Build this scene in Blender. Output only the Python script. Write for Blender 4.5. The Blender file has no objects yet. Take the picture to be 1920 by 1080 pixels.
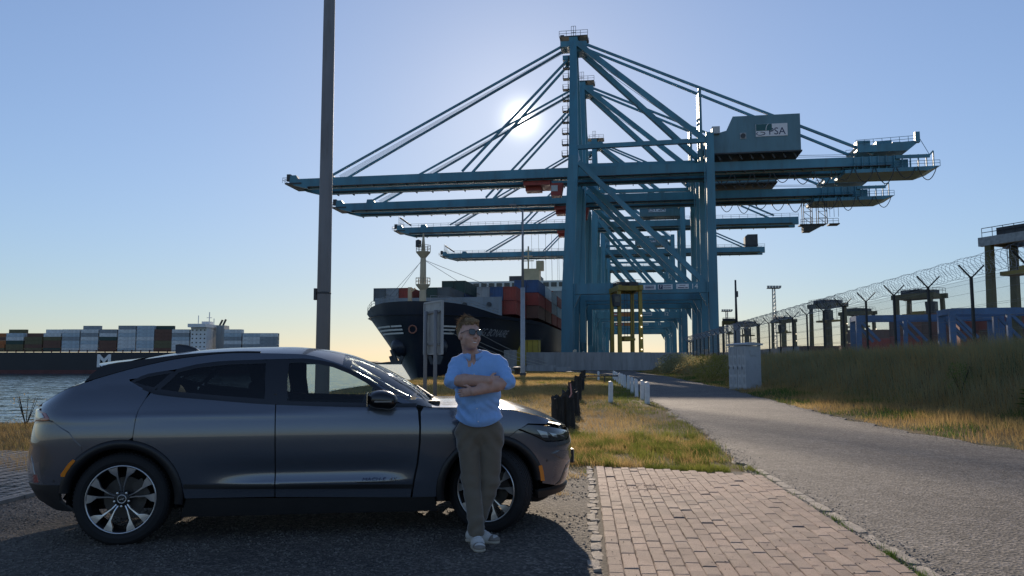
import bpy, math, random
import numpy as np
from mathutils import Vector, Matrix
from mathutils.geometry import delaunay_2d_cdt

random.seed(7)
rng = np.random.default_rng(7)
scene = bpy.context.scene
col = scene.collection
R = math.radians

# ------------------------------------------------------------------ camera
EYE = 1.45
FPX = 1450.0
PITCH = math.atan(140 / FPX)
cam = bpy.data.cameras.new('camera')
cam.sensor_width = 36
cam.lens = 36 * FPX / 1920
cam.clip_start = 0.1
cam.clip_end = 20000
camo = bpy.data.objects.new('camera', cam)
camo.location = (0, 0, EYE)
camo.rotation_euler = (math.pi / 2 + PITCH, 0, 0)
col.objects.link(camo)
scene.camera = camo

# ------------------------------------------------------------------ sky and sun
SUN_EL, SUN_AZ = R(17.9), R(0.7)          # azimuth clockwise from +Y
world = bpy.data.worlds.new('World')
scene.world = world
world.use_nodes = True
wn = world.node_tree
wn.nodes.clear()
sky = wn.nodes.new('ShaderNodeTexSky')
sky.sky_type = 'NISHITA'
sky.sun_disc = False
sky.sun_elevation = SUN_EL
sky.sun_rotation = SUN_AZ
sky.altitude = 0
sky.air_density = 1.0
sky.dust_density = 0.2
sky.ozone_density = 2.5
bg = wn.nodes.new('ShaderNodeBackground')
bg.inputs['Strength'].default_value = 0.125
wo = wn.nodes.new('ShaderNodeOutputWorld')
# soft shoulder on the whole sky, as the camera's tone curve gives it: c / (1 + luminance / SKY_MAX)
SKY_MAX = 7.5
lum = wn.nodes.new('ShaderNodeVectorMath'); lum.operation = 'DOT_PRODUCT'
lum.inputs[1].default_value = (0.25, 0.6, 0.15)
wn.links.new(sky.outputs[0], lum.inputs[0])
d1 = wn.nodes.new('ShaderNodeMath'); d1.operation = 'MULTIPLY_ADD'
d1.inputs[1].default_value = 1 / SKY_MAX
d1.inputs[2].default_value = 1.0
wn.links.new(lum.outputs['Value'], d1.inputs[0])
d3 = wn.nodes.new('ShaderNodeMath'); d3.operation = 'DIVIDE'
d3.inputs[0].default_value = 1.0
wn.links.new(d1.outputs[0], d3.inputs[1])
d2 = wn.nodes.new('ShaderNodeVectorMath'); d2.operation = 'SCALE'
wn.links.new(sky.outputs[0], d2.inputs[0])
wn.links.new(d3.outputs[0], d2.inputs['Scale'])
# white balance of the camera, and the glow of the air close round the sun
tint = wn.nodes.new('ShaderNodeVectorMath'); tint.operation = 'MULTIPLY'
tint.inputs[1].default_value = (0.91, 0.965, 1.10)
hsv = wn.nodes.new('ShaderNodeHueSaturation')
hsv.inputs['Saturation'].default_value = 0.88
wn.links.new(d2.outputs[0], hsv.inputs['Color'])
wn.links.new(hsv.outputs[0], tint.inputs[0])
wtc = wn.nodes.new('ShaderNodeTexCoord')
dot = wn.nodes.new('ShaderNodeVectorMath'); dot.operation = 'DOT_PRODUCT'
dot.inputs[1].default_value = (math.sin(SUN_AZ) * math.cos(SUN_EL), math.cos(SUN_AZ) * math.cos(SUN_EL), math.sin(SUN_EL))
wn.links.new(wtc.outputs['Generated'], dot.inputs[0])
dmax = wn.nodes.new('ShaderNodeMath'); dmax.operation = 'MAXIMUM'; dmax.inputs[1].default_value = 0.0
wn.links.new(dot.outputs['Value'], dmax.inputs[0])
prev = tint.outputs[0]
for power, amount in ((26000.0, 70.0), (5000.0, 6.0), (200.0, 0.6)):
    pw = wn.nodes.new('ShaderNodeMath'); pw.operation = 'POWER'; pw.inputs[1].default_value = power
    wn.links.new(dmax.outputs[0], pw.inputs[0])
    sc_ = wn.nodes.new('ShaderNodeVectorMath'); sc_.operation = 'SCALE'
    sc_.inputs[0].default_value = (amount, amount * 0.95, amount * 0.84)
    wn.links.new(pw.outputs[0], sc_.inputs['Scale'])
    ad = wn.nodes.new('ShaderNodeVectorMath'); ad.operation = 'ADD'
    wn.links.new(prev, ad.inputs[0]); wn.links.new(sc_.outputs[0], ad.inputs[1])
    prev = ad.outputs[0]
wn.links.new(prev, bg.inputs['Color'])
wn.links.new(bg.outputs[0], wo.inputs['Surface'])

sun = bpy.data.lights.new('sun', 'SUN')
sun.energy = 4.5
sun.angle = R(0.53)
sun.color = (1.0, 0.84, 0.66)
suno = bpy.data.objects.new('sun', sun)
sd = Vector((math.sin(SUN_AZ) * math.cos(SUN_EL), math.cos(SUN_AZ) * math.cos(SUN_EL), math.sin(SUN_EL)))
suno.rotation_euler = (-sd).to_track_quat('-Z', 'Y').to_euler()
suno.location = sd * 100
col.objects.link(suno)

scene.view_settings.view_transform = 'Standard'
scene.view_settings.look = 'None'
scene.view_settings.gamma = 1
scene.view_settings.use_curve_mapping = False
scene.view_settings.exposure = 0.42
scene.cycles.max_bounces = 8
scene.cycles.transparent_max_bounces = 16
scene.cycles.use_denoising = True
scene.cycles.sample_clamp_indirect = 6

# ------------------------------------------------------------------ materials
def _n(t, kind, **kw):
    n = t.nodes.new(kind)
    for k, v in kw.items():
        setattr(n, k, v)
    return n

def _noise(t, vec, scale, detail=3, rough=0.55):
    n = _n(t, 'ShaderNodeTexNoise')
    n.inputs['Scale'].default_value = scale
    n.inputs['Detail'].default_value = detail
    n.inputs['Roughness'].default_value = rough
    t.links.new(vec, n.inputs['Vector'])
    return n.outputs['Fac']

def _ramp(t, fac, stops):
    r = _n(t, 'ShaderNodeValToRGB')
    e = r.color_ramp.elements
    while len(e) < len(stops):
        e.new(0.5)
    for i, (p, c) in enumerate(stops):
        e[i].position = p
        e[i].color = (c[0], c[1], c[2], 1) if not isinstance(c, (int, float)) else (c, c, c, 1)
    t.links.new(fac, r.inputs['Fac'])
    return r.outputs['Color']

def _mix(t, fac, a, b, mode='MIX'):
    m = _n(t, 'ShaderNodeMix', data_type='RGBA', blend_type=mode)
    for sock, v in ((m.inputs[0], fac), (m.inputs[6], a), (m.inputs[7], b)):
        if isinstance(v, (int, float)):
            sock.default_value = v
        elif isinstance(v, tuple):
            sock.default_value = (v[0], v[1], v[2], 1)
        else:
            t.links.new(v, sock)
    return m.outputs[2]

def new_mat(name):
    m = bpy.data.materials.new(name)
    m.use_nodes = True
    t = m.node_tree
    b = t.nodes['Principled BSDF']
    tc = _n(t, 'ShaderNodeTexCoord')
    return m, t, b, tc.outputs['Object']

def _bump(t, b, height, strength, dist):
    bp = _n(t, 'ShaderNodeBump')
    bp.inputs['Strength'].default_value = strength
    bp.inputs['Distance'].default_value = dist
    t.links.new(height, bp.inputs['Height'])
    t.links.new(bp.outputs[0], b.inputs['Normal'])

MATS = {}
def mat(name, c, rough=0.6, metal=0.0, var=0.18, scale=3.0, bump=0.0, bscale=40.0, dirt=None, dirt_amt=0.4, coat=0.0, spec=0.5, streak=False):
    """painted / plain surface with patchy colour, optional grime colour and fine relief"""
    if name in MATS:
        return MATS[name]
    m, t, b, vec = new_mat(name)
    if streak:
        mp = _n(t, 'ShaderNodeMapping')
        mp.inputs['Scale'].default_value = (1, 1, 0.15)
        t.links.new(vec, mp.inputs['Vector'])
        vec2 = mp.outputs[0]
    else:
        vec2 = vec
    f = _noise(t, vec2, scale, 4)
    lo = tuple(x * (1 - var) for x in c)
    hi = tuple(min(1, x * (1 + var)) for x in c)
    colr = _ramp(t, f, [(0.3, lo), (0.7, hi)])
    if dirt:
        f2 = _noise(t, vec2, scale * 2.7, 6, 0.65)
        colr = _mix(t, _ramp(t, f2, [(0.5, 0.0), (0.75, dirt_amt)]), colr, dirt)
    t.links.new(colr, b.inputs['Base Color'])
    b.inputs['Roughness'].default_value = rough
    b.inputs['Metallic'].default_value = metal
    b.inputs['Coat Weight'].default_value = coat
    b.inputs['Coat Roughness'].default_value = 0.03
    b.inputs['Specular IOR Level'].default_value = spec
    if bump:
        _bump(t, b, _noise(t, vec, bscale, 4), bump, 0.02)
    MATS[name] = m
    return m

# ------------------------------------------------------------------ mesh helpers
def link(o, parent=None):
    col.objects.link(o)
    if parent is not None:
        o.parent = parent
    return o

def tag(o, label=None, cat=None, group=None, kind=None):
    for k, v in (('label', label), ('category', cat), ('group', group), ('kind', kind)):
        if v:
            o[k] = v
    return o

def empty(name, loc, rz=0.0, label=None, cat=None, group=None):
    o = bpy.data.objects.new(name, None)
    o.location = loc
    o.rotation_euler = (0, 0, rz)
    o.empty_display_size = 0.2
    link(o)
    return tag(o, label, cat, group)

def mesh_obj(name, v, f, m=None, parent=None, smooth=False):
    me = bpy.data.meshes.new(name)
    v = np.asarray(v, dtype=float)
    me.from_pydata(v.tolist(), [], f.tolist() if isinstance(f, np.ndarray) else f)
    if m is not None:
        me.materials.append(m)
    if smooth:
        me.polygons.foreach_set('use_smooth', [True] * len(me.polygons))
    me.update()
    return link(bpy.data.objects.new(name, me), parent)

def tri_mesh(name, v, tris, m=None, parent=None, smooth=False):
    """fast path for big triangle arrays"""
    v = np.ascontiguousarray(v, dtype=np.float32)
    tris = np.ascontiguousarray(tris, dtype=np.int32)
    me = bpy.data.meshes.new(name)
    me.vertices.add(len(v))
    me.vertices.foreach_set('co', v.ravel())
    me.loops.add(tris.size)
    me.loops.foreach_set('vertex_index', tris.ravel())
    me.polygons.add(len(tris))
    me.polygons.foreach_set('loop_start', np.arange(0, tris.size, tris.shape[1], dtype=np.int32))
    me.polygons.foreach_set('loop_total', np.full(len(tris), tris.shape[1], dtype=np.int32))
    me.update(calc_edges=True)
    me.validate()
    if m is not None:
        me.materials.append(m)
    if smooth:
        me.polygons.foreach_set('use_smooth', [True] * len(me.polygons))
    return link(bpy.data.objects.new(name, me), parent)

class MB:
    """collects boxes, beams, tubes; build() links them as one mesh object"""
    def __init__(s):
        s.v, s.f = [], []
    def add(s, vs, fs):
        o = len(s.v)
        s.v += [tuple(x) for x in vs]
        s.f += [tuple(i + o for i in q) for q in fs]
        return s
    def box(s, c, d, rot=None):
        x, y, z = d[0] / 2, d[1] / 2, d[2] / 2
        vs = [Vector((a * x, b * y, e * z)) for a in (-1, 1) for b in (-1, 1) for e in (-1, 1)]
        if rot is not None:
            vs = [rot @ q for q in vs]
        c = Vector(c)
        return s.add([q + c for q in vs], [(0, 1, 3, 2), (4, 6, 7, 5), (0, 4, 5, 1), (2, 3, 7, 6), (0, 2, 6, 4), (1, 5, 7, 3)])
    def span(s, a, b):
        return s.box([(p + q) / 2 for p, q in zip(a, b)], [abs(q - p) for p, q in zip(a, b)])
    def beam(s, p, q, w, h=None, up=(0, 0, 1), w2=None, h2=None):
        h = w if h is None else h
        w2 = w if w2 is None else w2
        h2 = h if h2 is None else h2
        p, q = Vector(p), Vector(q)
        d = (q - p).normalized()
        u = Vector(up)
        if abs(d.dot(u)) > 0.98:
            u = Vector((1, 0, 0))
        r = d.cross(u).normalized()
        u = r.cross(d).normalized()
        vs = []
        for c, a, b in ((p, w, h), (q, w2, h2)):
            for i, j in ((-1, -1), (1, -1), (1, 1), (-1, 1)):
                vs.append(c + r * (i * a / 2) + u * (j * b / 2))
        return s.add(vs, [(3, 2, 1, 0), (4, 5, 6, 7), (0, 1, 5, 4), (1, 2, 6, 5), (2, 3, 7, 6), (3, 0, 4, 7)])
    def tube(s, pts, r, n=6, caps=True):
        pts = [Vector(p) for p in pts]
        rs = r if isinstance(r, (list, tuple)) else [r] * len(pts)
        prev, vs = None, []
        for i, p in enumerate(pts):
            d = (pts[min(i + 1, len(pts) - 1)] - pts[max(i - 1, 0)]).normalized()
            if prev is None:
                a = Vector((0, 0, 1)) if abs(d.z) < 0.9 else Vector((1, 0, 0))
                u = d.cross(a).normalized()
            else:
                u = (prev - d * prev.dot(d)).normalized()
            prev = u
            w = d.cross(u)
            for k in range(n):
                t = 2 * math.pi * k / n
                vs.append(p + (u * math.cos(t) + w * math.sin(t)) * rs[i])
        fs = []
        for i in range(len(pts) - 1):
            for k in range(n):
                fs.append((i * n + k, i * n + (k + 1) % n, (i + 1) * n + (k + 1) % n, (i + 1) * n + k))
        if caps:
            fs.append(tuple(range(n - 1, -1, -1)))
            fs.append(tuple((len(pts) - 1) * n + k for k in range(n)))
        return s.add(vs, fs)
    def prism(s, poly, axis, a, b):
        """2D polygon extruded along axis ('x','y','z') from a to b"""
        def put(p, t):
            return {'x': (t, p[0], p[1]), 'y': (p[0], t, p[1]), 'z': (p[0], p[1], t)}[axis]
        n = len(poly)
        vs = [put(p, a) for p in poly] + [put(p, b) for p in poly]
        fs = [tuple(range(n)), tuple(range(2 * n - 1, n - 1, -1))]
        fs += [(i, (i + 1) % n, n + (i + 1) % n, n + i) for i in range(n)]
        return s.add(vs, fs)
    def lathe(s, prof, n=24, c=(0, 0, 0), axis='z'):
        vs = []
        for r, z in prof:
            for k in range(n):
                t = 2 * math.pi * k / n
                x, y = r * math.cos(t), r * math.sin(t)
                q = {'z': (x, y, z), 'y': (x, z, y), 'x': (z, x, y)}[axis]
                vs.append((q[0] + c[0], q[1] + c[1], q[2] + c[2]))
        fs = []
        for i in range(len(prof) - 1):
            for k in range(n):
                fs.append((i * n + k, i * n + (k + 1) % n, (i + 1) * n + (k + 1) % n, (i + 1) * n + k))
        return s.add(vs, fs)
    def rail(s, p, q, h=1.1, step=1.6, r=0.03):
        """handrail between two points"""
        p, q = Vector(p), Vector(q)
        n = max(1, int((q - p).length / step))
        for i in range(n + 1):
            a = p.lerp(q, i / n)
            s.tube([a, a + Vector((0, 0, h))], r, 4, False)
        for k in (0.5, 1.0):
            s.tube([p + Vector((0, 0, h * k)), q + Vector((0, 0, h * k))], r, 4, False)
        return s
    def build(s, name, m=None, parent=None, smooth=False, fix=True):
        o = mesh_obj(name, s.v, s.f, m, parent, smooth)
        if fix:
            import bmesh
            b = bmesh.new()
            b.from_mesh(o.data)
            bmesh.ops.recalc_face_normals(b, faces=b.faces)
            b.to_mesh(o.data)
            b.free()
        return o

def copy_tree(o, parent=None):
    c = o.copy()
    link(c)
    c.parent = parent
    for ch in o.children:
        copy_tree(ch, c)
    return c

def text_obj(name, s, size, m, parent, loc, rot, extrude=0.004, shear=0.0, align='CENTER', sx=1.0, bold=0.0):
    cu = bpy.data.curves.new(name, 'FONT')
    cu.body = s
    cu.size = size
    cu.align_x = align
    cu.align_y = 'CENTER'
    cu.extrude = extrude
    cu.shear = shear
    cu.offset = bold
    cu.resolution_u = 3
    cu.materials.append(m)
    tmp = bpy.data.objects.new(name, cu)
    me = bpy.data.meshes.new_from_object(tmp)
    bpy.data.objects.remove(tmp)
    o = bpy.data.objects.new(name, me)
    link(o, parent)
    o.location = loc
    o.rotation_euler = rot
    o.scale = (sx, 1, 1)
    return o

def at(x, y, Y):
    """world point at depth Y that was measured at photo pixel (x, y) on a 1920 wide frame"""
    u, v = (x - 960) / FPX, (540 - y) / FPX
    d = Vector((u, math.cos(PITCH) - v * math.sin(PITCH), math.sin(PITCH) + v * math.cos(PITCH)))
    return Vector((0, 0, EYE)) + d * (Y / d.y)

def sstep(a, b, x):
    t = np.clip((x - a) / (b - a), 0, 1)
    return t * t * (3 - 2 * t)

def vnoise(x, y, seed=0):
    """smooth value noise, vectorised"""
    x, y = np.asarray(x, float), np.asarray(y, float)
    xi, yi = np.floor(x).astype(int), np.floor(y).astype(int)
    fx, fy = x - xi, y - yi
    fx, fy = fx * fx * (3 - 2 * fx), fy * fy * (3 - 2 * fy)
    def h(a, b):
        n = (a * 374761393 + b * 668265263 + seed * 974634777) & 0x7fffffff
        n = ((n ^ (n >> 13)) * 1274126177) & 0x7fffffff
        return ((n ^ (n >> 16)) & 0xffff) / 65535.0
    return (h(xi, yi) * (1 - fx) + h(xi + 1, yi) * fx) * (1 - fy) + (h(xi, yi + 1) * (1 - fx) + h(xi + 1, yi + 1) * fx) * fy

def leafy(name, lo, hi, scale, trans=0.4, rough=0.7, rnd=False):
    """thin fibres and blades that let light through"""
    m = bpy.data.materials.new(name)
    m.use_nodes = True
    t = m.node_tree
    t.nodes.remove(t.nodes['Principled BSDF'])
    geo = _n(t, 'ShaderNodeNewGeometry')
    f = _noise(t, geo.outputs['Position'], scale, 2)
    c = _ramp(t, f, [(0.3, lo), (0.7, hi)])
    d = _n(t, 'ShaderNodeBsdfDiffuse')
    tr = _n(t, 'ShaderNodeBsdfTranslucent')
    t.links.new(c, d.inputs[0]); t.links.new(c, tr.inputs[0])
    mx = _n(t, 'ShaderNodeMixShader')
    mx.inputs[0].default_value = trans
    t.links.new(d.outputs[0], mx.inputs[1]); t.links.new(tr.outputs[0], mx.inputs[2])
    t.links.new(mx.outputs[0], t.nodes['Material Output'].inputs[0])
    return m

# ================================================================== ground, water, road
WATER_Z = -6.0
SH_Y = [-400, 15.5, 17.0, 18.6, 36, 52, 68, 100, 134, 139, 2500]
SH_X = [-420, -400, -70, -12.0, -9.2, -9.4, -8.6, -5.5, -1.0, 2.6, 2.6 + 0.158 * 2361]
def shore_x(Y):
    return np.interp(Y, SH_Y, SH_X)
def fence_x(Y):
    return 13.6 + 0.108 * np.asarray(Y, float)
RL = np.array([(2.4, -6), (2.62, 4.5), (2.72, 5.45), (3.1, 10.5), (4.1, 17.8), (5.1, 28.4), (6.6, 42), (8.6, 60), (10.6, 82), (10.0, 105), (3, 128), (-2, 133)])
RR = np.array([(9.6, -6), (8.9, 4.5), (8.6, 8), (8.35, 13), (8.2, 16.0), (9.2, 25.1), (12.0, 44.0), (14.0, 62), (16.4, 84), (18.0, 105), (20.5, 130), (22, 138)])
def road_l(Y):
    return np.interp(Y, RL[:, 1], RL[:, 0])
def road_r(Y):
    return np.interp(Y, RR[:, 1], RR[:, 0])

def ground_h(X, Y):
    X, Y = np.asarray(X, float), np.asarray(Y, float)
    fx = fence_x(Y)
    berm = 1.64 * sstep(fx - 4.3, fx - 0.7, X) * (1 - 0.85 * sstep(fx + 2.5, fx + 7, X)) * (1 - sstep(128, 140, Y)) * sstep(-30, -10, Y)
    verge = 0.10 * sstep(0.0, 2.0, X - road_r(Y)) * (1 - sstep(120, 135, Y))
    bank = -9.0 * sstep(0, np.where(Y > 133, 0.8, 6.0), shore_x(Y) - X)
    nz = 0.05 * (vnoise(X * 0.5, Y * 0.5, 3) - 0.5) * sstep(11, 16, Y) * (1 - sstep(-0.5, 0.6, np.minimum(X - road_l(Y), road_r(Y) - X)))
    nz = nz + 0.25 * (vnoise(X * 0.25, Y * 0.25, 5) - 0.5) * sstep(fx - 4.0, fx - 2.0, X) * (Y < 135)
    return berm + verge + bank + nz

def lines(*segs):
    out = []
    for a, b, st in segs:
        out.append(np.arange(a, b, st))
    return np.unique(np.concatenate(out))
gx = lines((-6000, -400, 800), (-400, -60, 40), (-60, -16, 3), (-16, 32, 0.5), (32, 60, 2), (60, 400, 30), (400, 7000, 800))
gy = lines((-300, -12, 40), (-12, 70, 0.5), (70, 142, 1.0), (142, 300, 6), (300, 2500, 90))
GX, GY = np.meshgrid(gx, gy)
GZ = ground_h(GX, GY)
nx, ny = len(gx), len(gy)
ii = np.arange(nx * ny).reshape(ny, nx)
quads = np.stack([ii[:-1, :-1], ii[:-1, 1:], ii[1:, 1:], ii[1:, :-1]], -1).reshape(-1, 4)

m, t, b, vec = new_mat('soil_and_dry_turf')
n1 = _noise(t, vec, 0.35, 5, 0.6)
n2 = _noise(t, vec, 3.0, 5, 0.7)
n3 = _noise(t, vec, 45.0, 3, 0.7)
c1 = _ramp(t, n1, [(0.35, (0.17, 0.115, 0.055)), (0.5, (0.14, 0.11, 0.05)), (0.65, (0.085, 0.09, 0.03))])
c2 = _mix(t, _ramp(t, n2, [(0.45, 0.0), (0.7, 0.6)]), c1, (0.20, 0.15, 0.085))
c3 = _mix(t, 0.6, c2, _ramp(t, n3, [(0.3, (0.4, 0.4, 0.4)), (0.7, (1.25, 1.25, 1.25))]), 'MULTIPLY')
t.links.new(c3, b.inputs['Base Color'])
b.inputs['Roughness'].default_value = 0.95
b.inputs['Specular IOR Level'].default_value = 0.1
_bump(t, b, n3, 0.8, 0.03)
M_SOIL = m
g = tri_mesh('ground', np.stack([GX, GY, GZ], -1).reshape(-1, 3), quads, M_SOIL, smooth=True)
tag(g, kind='structure')

# --- river
m, t, b, vec = new_mat('river_water')
tot = None
for scl, amp in ((0.35, 0.20), (1.3, 0.22), (5.0, 0.16)):
    nt = _n(t, 'ShaderNodeTexNoise')
    nt.inputs['Scale'].default_value = scl
    nt.inputs['Detail'].default_value = 3
    mp = _n(t, 'ShaderNodeMapping')
    mp.inputs['Scale'].default_value = (0.55, 1.0, 1)
    t.links.new(vec, mp.inputs['Vector'])
    t.links.new(mp.outputs[0], nt.inputs['Vector'])
    sb = _n(t, 'ShaderNodeVectorMath', operation='SUBTRACT')
    sb.inputs[1].default_value = (0.5, 0.5, 0.5)
    t.links.new(nt.outputs['Color'], sb.inputs[0])
    ml = _n(t, 'ShaderNodeVectorMath', operation='MULTIPLY')
    ml.inputs[1].default_value = (amp * 1.5, amp * 2.4, 0)
    t.links.new(sb.outputs[0], ml.inputs[0])
    if tot is None:
        tot = ml.outputs[0]
    else:
        ad_ = _n(t, 'ShaderNodeVectorMath', operation='ADD')
        t.links.new(tot, ad_.inputs[0]); t.links.new(ml.outputs[0], ad_.inputs[1])
        tot = ad_.outputs[0]
up = _n(t, 'ShaderNodeVectorMath', operation='ADD')
up.inputs[1].default_value = (0, 0, 1)
t.links.new(tot, up.inputs[0])
nn_ = _n(t, 'ShaderNodeVectorMath', operation='NORMALIZE')
t.links.new(up.outputs[0], nn_.inputs[0])
t.links.new(nn_.outputs[0], b.inputs['Normal'])
b.inputs['Base Color'].default_value = (0.03, 0.07, 0.08, 1)
b.inputs['Roughness'].default_value = 0.10
b.inputs['IOR'].default_value = 1.33
mb = MB()
mb.add([(-9000, -300, WATER_Z), (9000, -300, WATER_Z), (9000, 12000, WATER_Z), (-9000, 12000, WATER_Z)], [(0, 1, 2, 3)])
tag(mb.build('water', m, fix=False), kind='structure')

# far shore: a low wooded strip across the river
M_FAR = mat('far_shore', (0.05, 0.06, 0.05), 0.95, var=0.3, scale=0.01)
v, f = [], []
xs = np.linspace(-4200, 600, 260)
for i, x in enumerate(xs):
    hgt = WATER_Z + 3 + 8 * vnoise(x * 0.01, 0.3, 9) + 7 * vnoise(x * 0.05, 1.3, 11)
    y = 3600 + 0.05 * x
    v += [(x, y, WATER_Z - 1), (x, y, hgt), (x, y + 120, hgt + 2), (x, y + 120, WATER_Z - 1)]
    if i:
        o = 4 * (i - 1)
        f += [(o, o + 4, o + 5, o + 1), (o + 1, o + 5, o + 6, o + 2), (o + 2, o + 6, o + 7, o + 3)]
tag(mesh_obj('far_shore_hills', v, f, M_FAR), kind='structure')

# --- road: asphalt sheet with worn uneven edges
m, t, b, vec = new_mat('worn_asphalt')
n1 = _noise(t, vec, 0.5, 4, 0.6)
n3 = _noise(t, vec, 70.0, 2, 0.8)
vo = _n(t, 'ShaderNodeTexVoronoi')
vo.inputs['Scale'].default_value = 38
t.links.new(vec, vo.inputs['Vector'])
n4 = _noise(t, vec, 4.0, 5, 0.65)
base = _ramp(t, n1, [(0.3, (0.10, 0.092, 0.086)), (0.7, (0.155, 0.142, 0.128))])
base = _mix(t, 0.8, base, _ramp(t, n4, [(0.3, (0.75, 0.75, 0.75)), (0.7, (1.2, 1.2, 1.2))]), 'MULTIPLY')
hs = _n(t, 'ShaderNodeSeparateColor')
t.links.new(vo.outputs['Color'], hs.inputs[0])
base = _mix(t, 0.9, base, _ramp(t, hs.outputs[0], [(0.05, (0.45, 0.45, 0.45)), (0.6, (1.05, 1.03, 1.0)), (0.95, (1.9, 1.85, 1.8))]), 'MULTIPLY')
base = _mix(t, 0.6, base, _ramp(t, n3, [(0.35, (0.55, 0.55, 0.55)), (0.65, (1.4, 1.4, 1.4))]), 'MULTIPLY')
n5 = _noise(t, vec, 1.3, 6, 0.7)
base = _mix(t, _ramp(t, n5, [(0.56, 0.0), (0.66, 0.45)]), base, (0.075, 0.07, 0.066))
t.links.new(base, b.inputs['Base Color'])
b.inputs['Roughness'].default_value = 0.85
b.inputs['Specular IOR Level'].default_value = 0.25
_bump(t, b, vo.outputs['Distance'], 0.7, 0.012)
M_ASPH = m
ys = np.concatenate([np.arange(-6, 40, 0.12), np.arange(40, 136, 0.8)])
v, f = [], []
NX = 9
for i, y in enumerate(ys):
    a = road_l(y) + 0.09 * (vnoise(y * 2.2, 0, 21) - 0.5) * 2 * (1 if y > 11 else 0.25) + 0.25 * (vnoise(y * 0.5, 5, 22) - 0.5) * (y > 11)
    c = road_r(y) + 0.12 * (vnoise(y * 2.2, 9, 23) - 0.5) * 2 + 0.35 * (vnoise(y * 0.4, 7, 24) - 0.5)
    for k in range(NX):
        x = a + (c - a) * k / (NX - 1)
        zz = 0.030 if 0 < k < NX - 1 else -0.02
        if k == 1:
            x = a + 0.05
        if k == NX - 2:
            x = c - 0.05
        v.append((x, y, zz))
    if i:
        o = NX * (i - 1)
        f += [(o + k, o + k + 1, o + NX + k + 1, o + NX + k) for k in range(NX - 1)]
tag(mesh_obj('road', v, f, M_ASPH, smooth=False), kind='structure')

# --- gravel lot under and before the car
m, t, b, vec = new_mat('dark_gravel')
vo = _n(t, 'ShaderNodeTexVoronoi')
vo.inputs['Scale'].default_value = 42
t.links.new(vec, vo.inputs['Vector'])
n1 = _noise(t, vec, 0.8, 5, 0.6)
n3 = _noise(t, vec, 90.0, 2, 0.8)
base = _ramp(t, n1, [(0.3, (0.085, 0.078, 0.070)), (0.7, (0.15, 0.132, 0.112))])
hs = _n(t, 'ShaderNodeSeparateColor')
t.links.new(vo.outputs['Color'], hs.inputs[0])
base = _mix(t, 0.8, base, _ramp(t, hs.outputs[0], [(0.1, (0.55, 0.55, 0.56)), (0.75, (1.1, 1.08, 1.05)), (0.97, (2.0, 1.95, 1.9))]), 'MULTIPLY')
t.links.new(base, b.inputs['Base Color'])
b.inputs['Roughness'].default_value = 0.9
b.inputs['Specular IOR Level'].default_value = 0.2
_bump(t, b, vo.outputs['Distance'], 0.9, 0.02)
M_GRAV = m
out = []
for x in np.arange(-5.1, 0.5, 0.1):
    out.append((x, 3.0))
for y in np.arange(3.0, 11.6, 0.1):
    xx = 0.50 + 0.0923 * (y - 3.9) + 0.05 * (vnoise(y * 4, 3, 31) - 0.5)
    if y > 10.2:
        xx -= (y - 10.2) * 0.9 + 0.4 * (vnoise(y * 3, 3, 35) - 0.5)
    out.append((xx, y))
for x in np.arange(-0.4, -4.6, -0.12):
    out.append((x, 11.5 + 0.9 * (vnoise(x * 1.2, 3, 32) - 0.5)))
for y in np.arange(11.4, 3.0, -0.2):
    out.append((-5.62 + 0.10 * (y - 8.15) if y > 7 else -5.75 - 0.4 * (7 - y), y))
# triangulated sheet, 6 mm above the ground
pts = [Vector((p[0], p[1])) for p in out]
cv, ce, cf, *_ = delaunay_2d_cdt(pts, [], [list(range(len(pts)))], 1, 1e-4)
tag(mesh_obj('gravel_lot_ground', [(p.x, p.y, 0.006) for p in cv], [tuple(q) for q in cf], M_GRAV), kind='structure')
# area behind the camera's left that catches the shadow of the car
tag(mesh_obj('gravel_lot_ground', [(-30, -10, 0.005), (0.3, -10, 0.005), (0.3, 3.05, 0.005), (-30, 3.05, 0.005)], [(0, 1, 2, 3)], M_GRAV), kind='structure')

# --- brick path: single bricks in running bond
m, t, b, vec = new_mat('paving_brick')
oi = _n(t, 'ShaderNodeObjectInfo')
geo = _n(t, 'ShaderNodeNewGeometry')
n1 = _noise(t, geo.outputs['Position'], 1.1, 4, 0.6)
n3 = _noise(t, geo.outputs['Position'], 130.0, 2, 0.8)
base = _ramp(t, n1, [(0.3, (0.29, 0.212, 0.168)), (0.7, (0.37, 0.285, 0.228))])
base = _mix(t, 1.0, base, _ramp(t, oi.outputs['Random'], [(0.0, (0.78, 0.76, 0.76)), (0.5, (1, 1, 1)), (1.0, (1.15, 1.1, 1.08))]), 'MULTIPLY')
base = _mix(t, 0.6, base, _ramp(t, n3, [(0.35, (0.6, 0.6, 0.6)), (0.65, (1.35, 1.35, 1.35))]), 'MULTIPLY')
ns = _noise(t, geo.outputs['Position'], 3.2, 6, 0.7)
base = _mix(t, _ramp(t, ns, [(0.52, 0.0), (0.7, 0.55)]), base, (0.15, 0.115, 0.09))
t.links.new(base, b.inputs['Base Color'])
b.inputs['Roughness'].default_value = 0.85
b.inputs['Specular IOR Level'].default_value = 0.25
_bump(t, b, n3, 0.6, 0.008)
M_BRICK = m
M_JOINT = mat('joint_sand', (0.09, 0.075, 0.06), 0.95, var=0.4, scale=20, bump=0.6, bscale=120)
B0 = Vector((0.56, 4.4))
E2 = Vector((0.0923, 0.9957)).normalized()
E1 = Vector((E2.y, -E2.x))
BW, BL, NCOL = 0.1085, 0.217, 19
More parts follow.
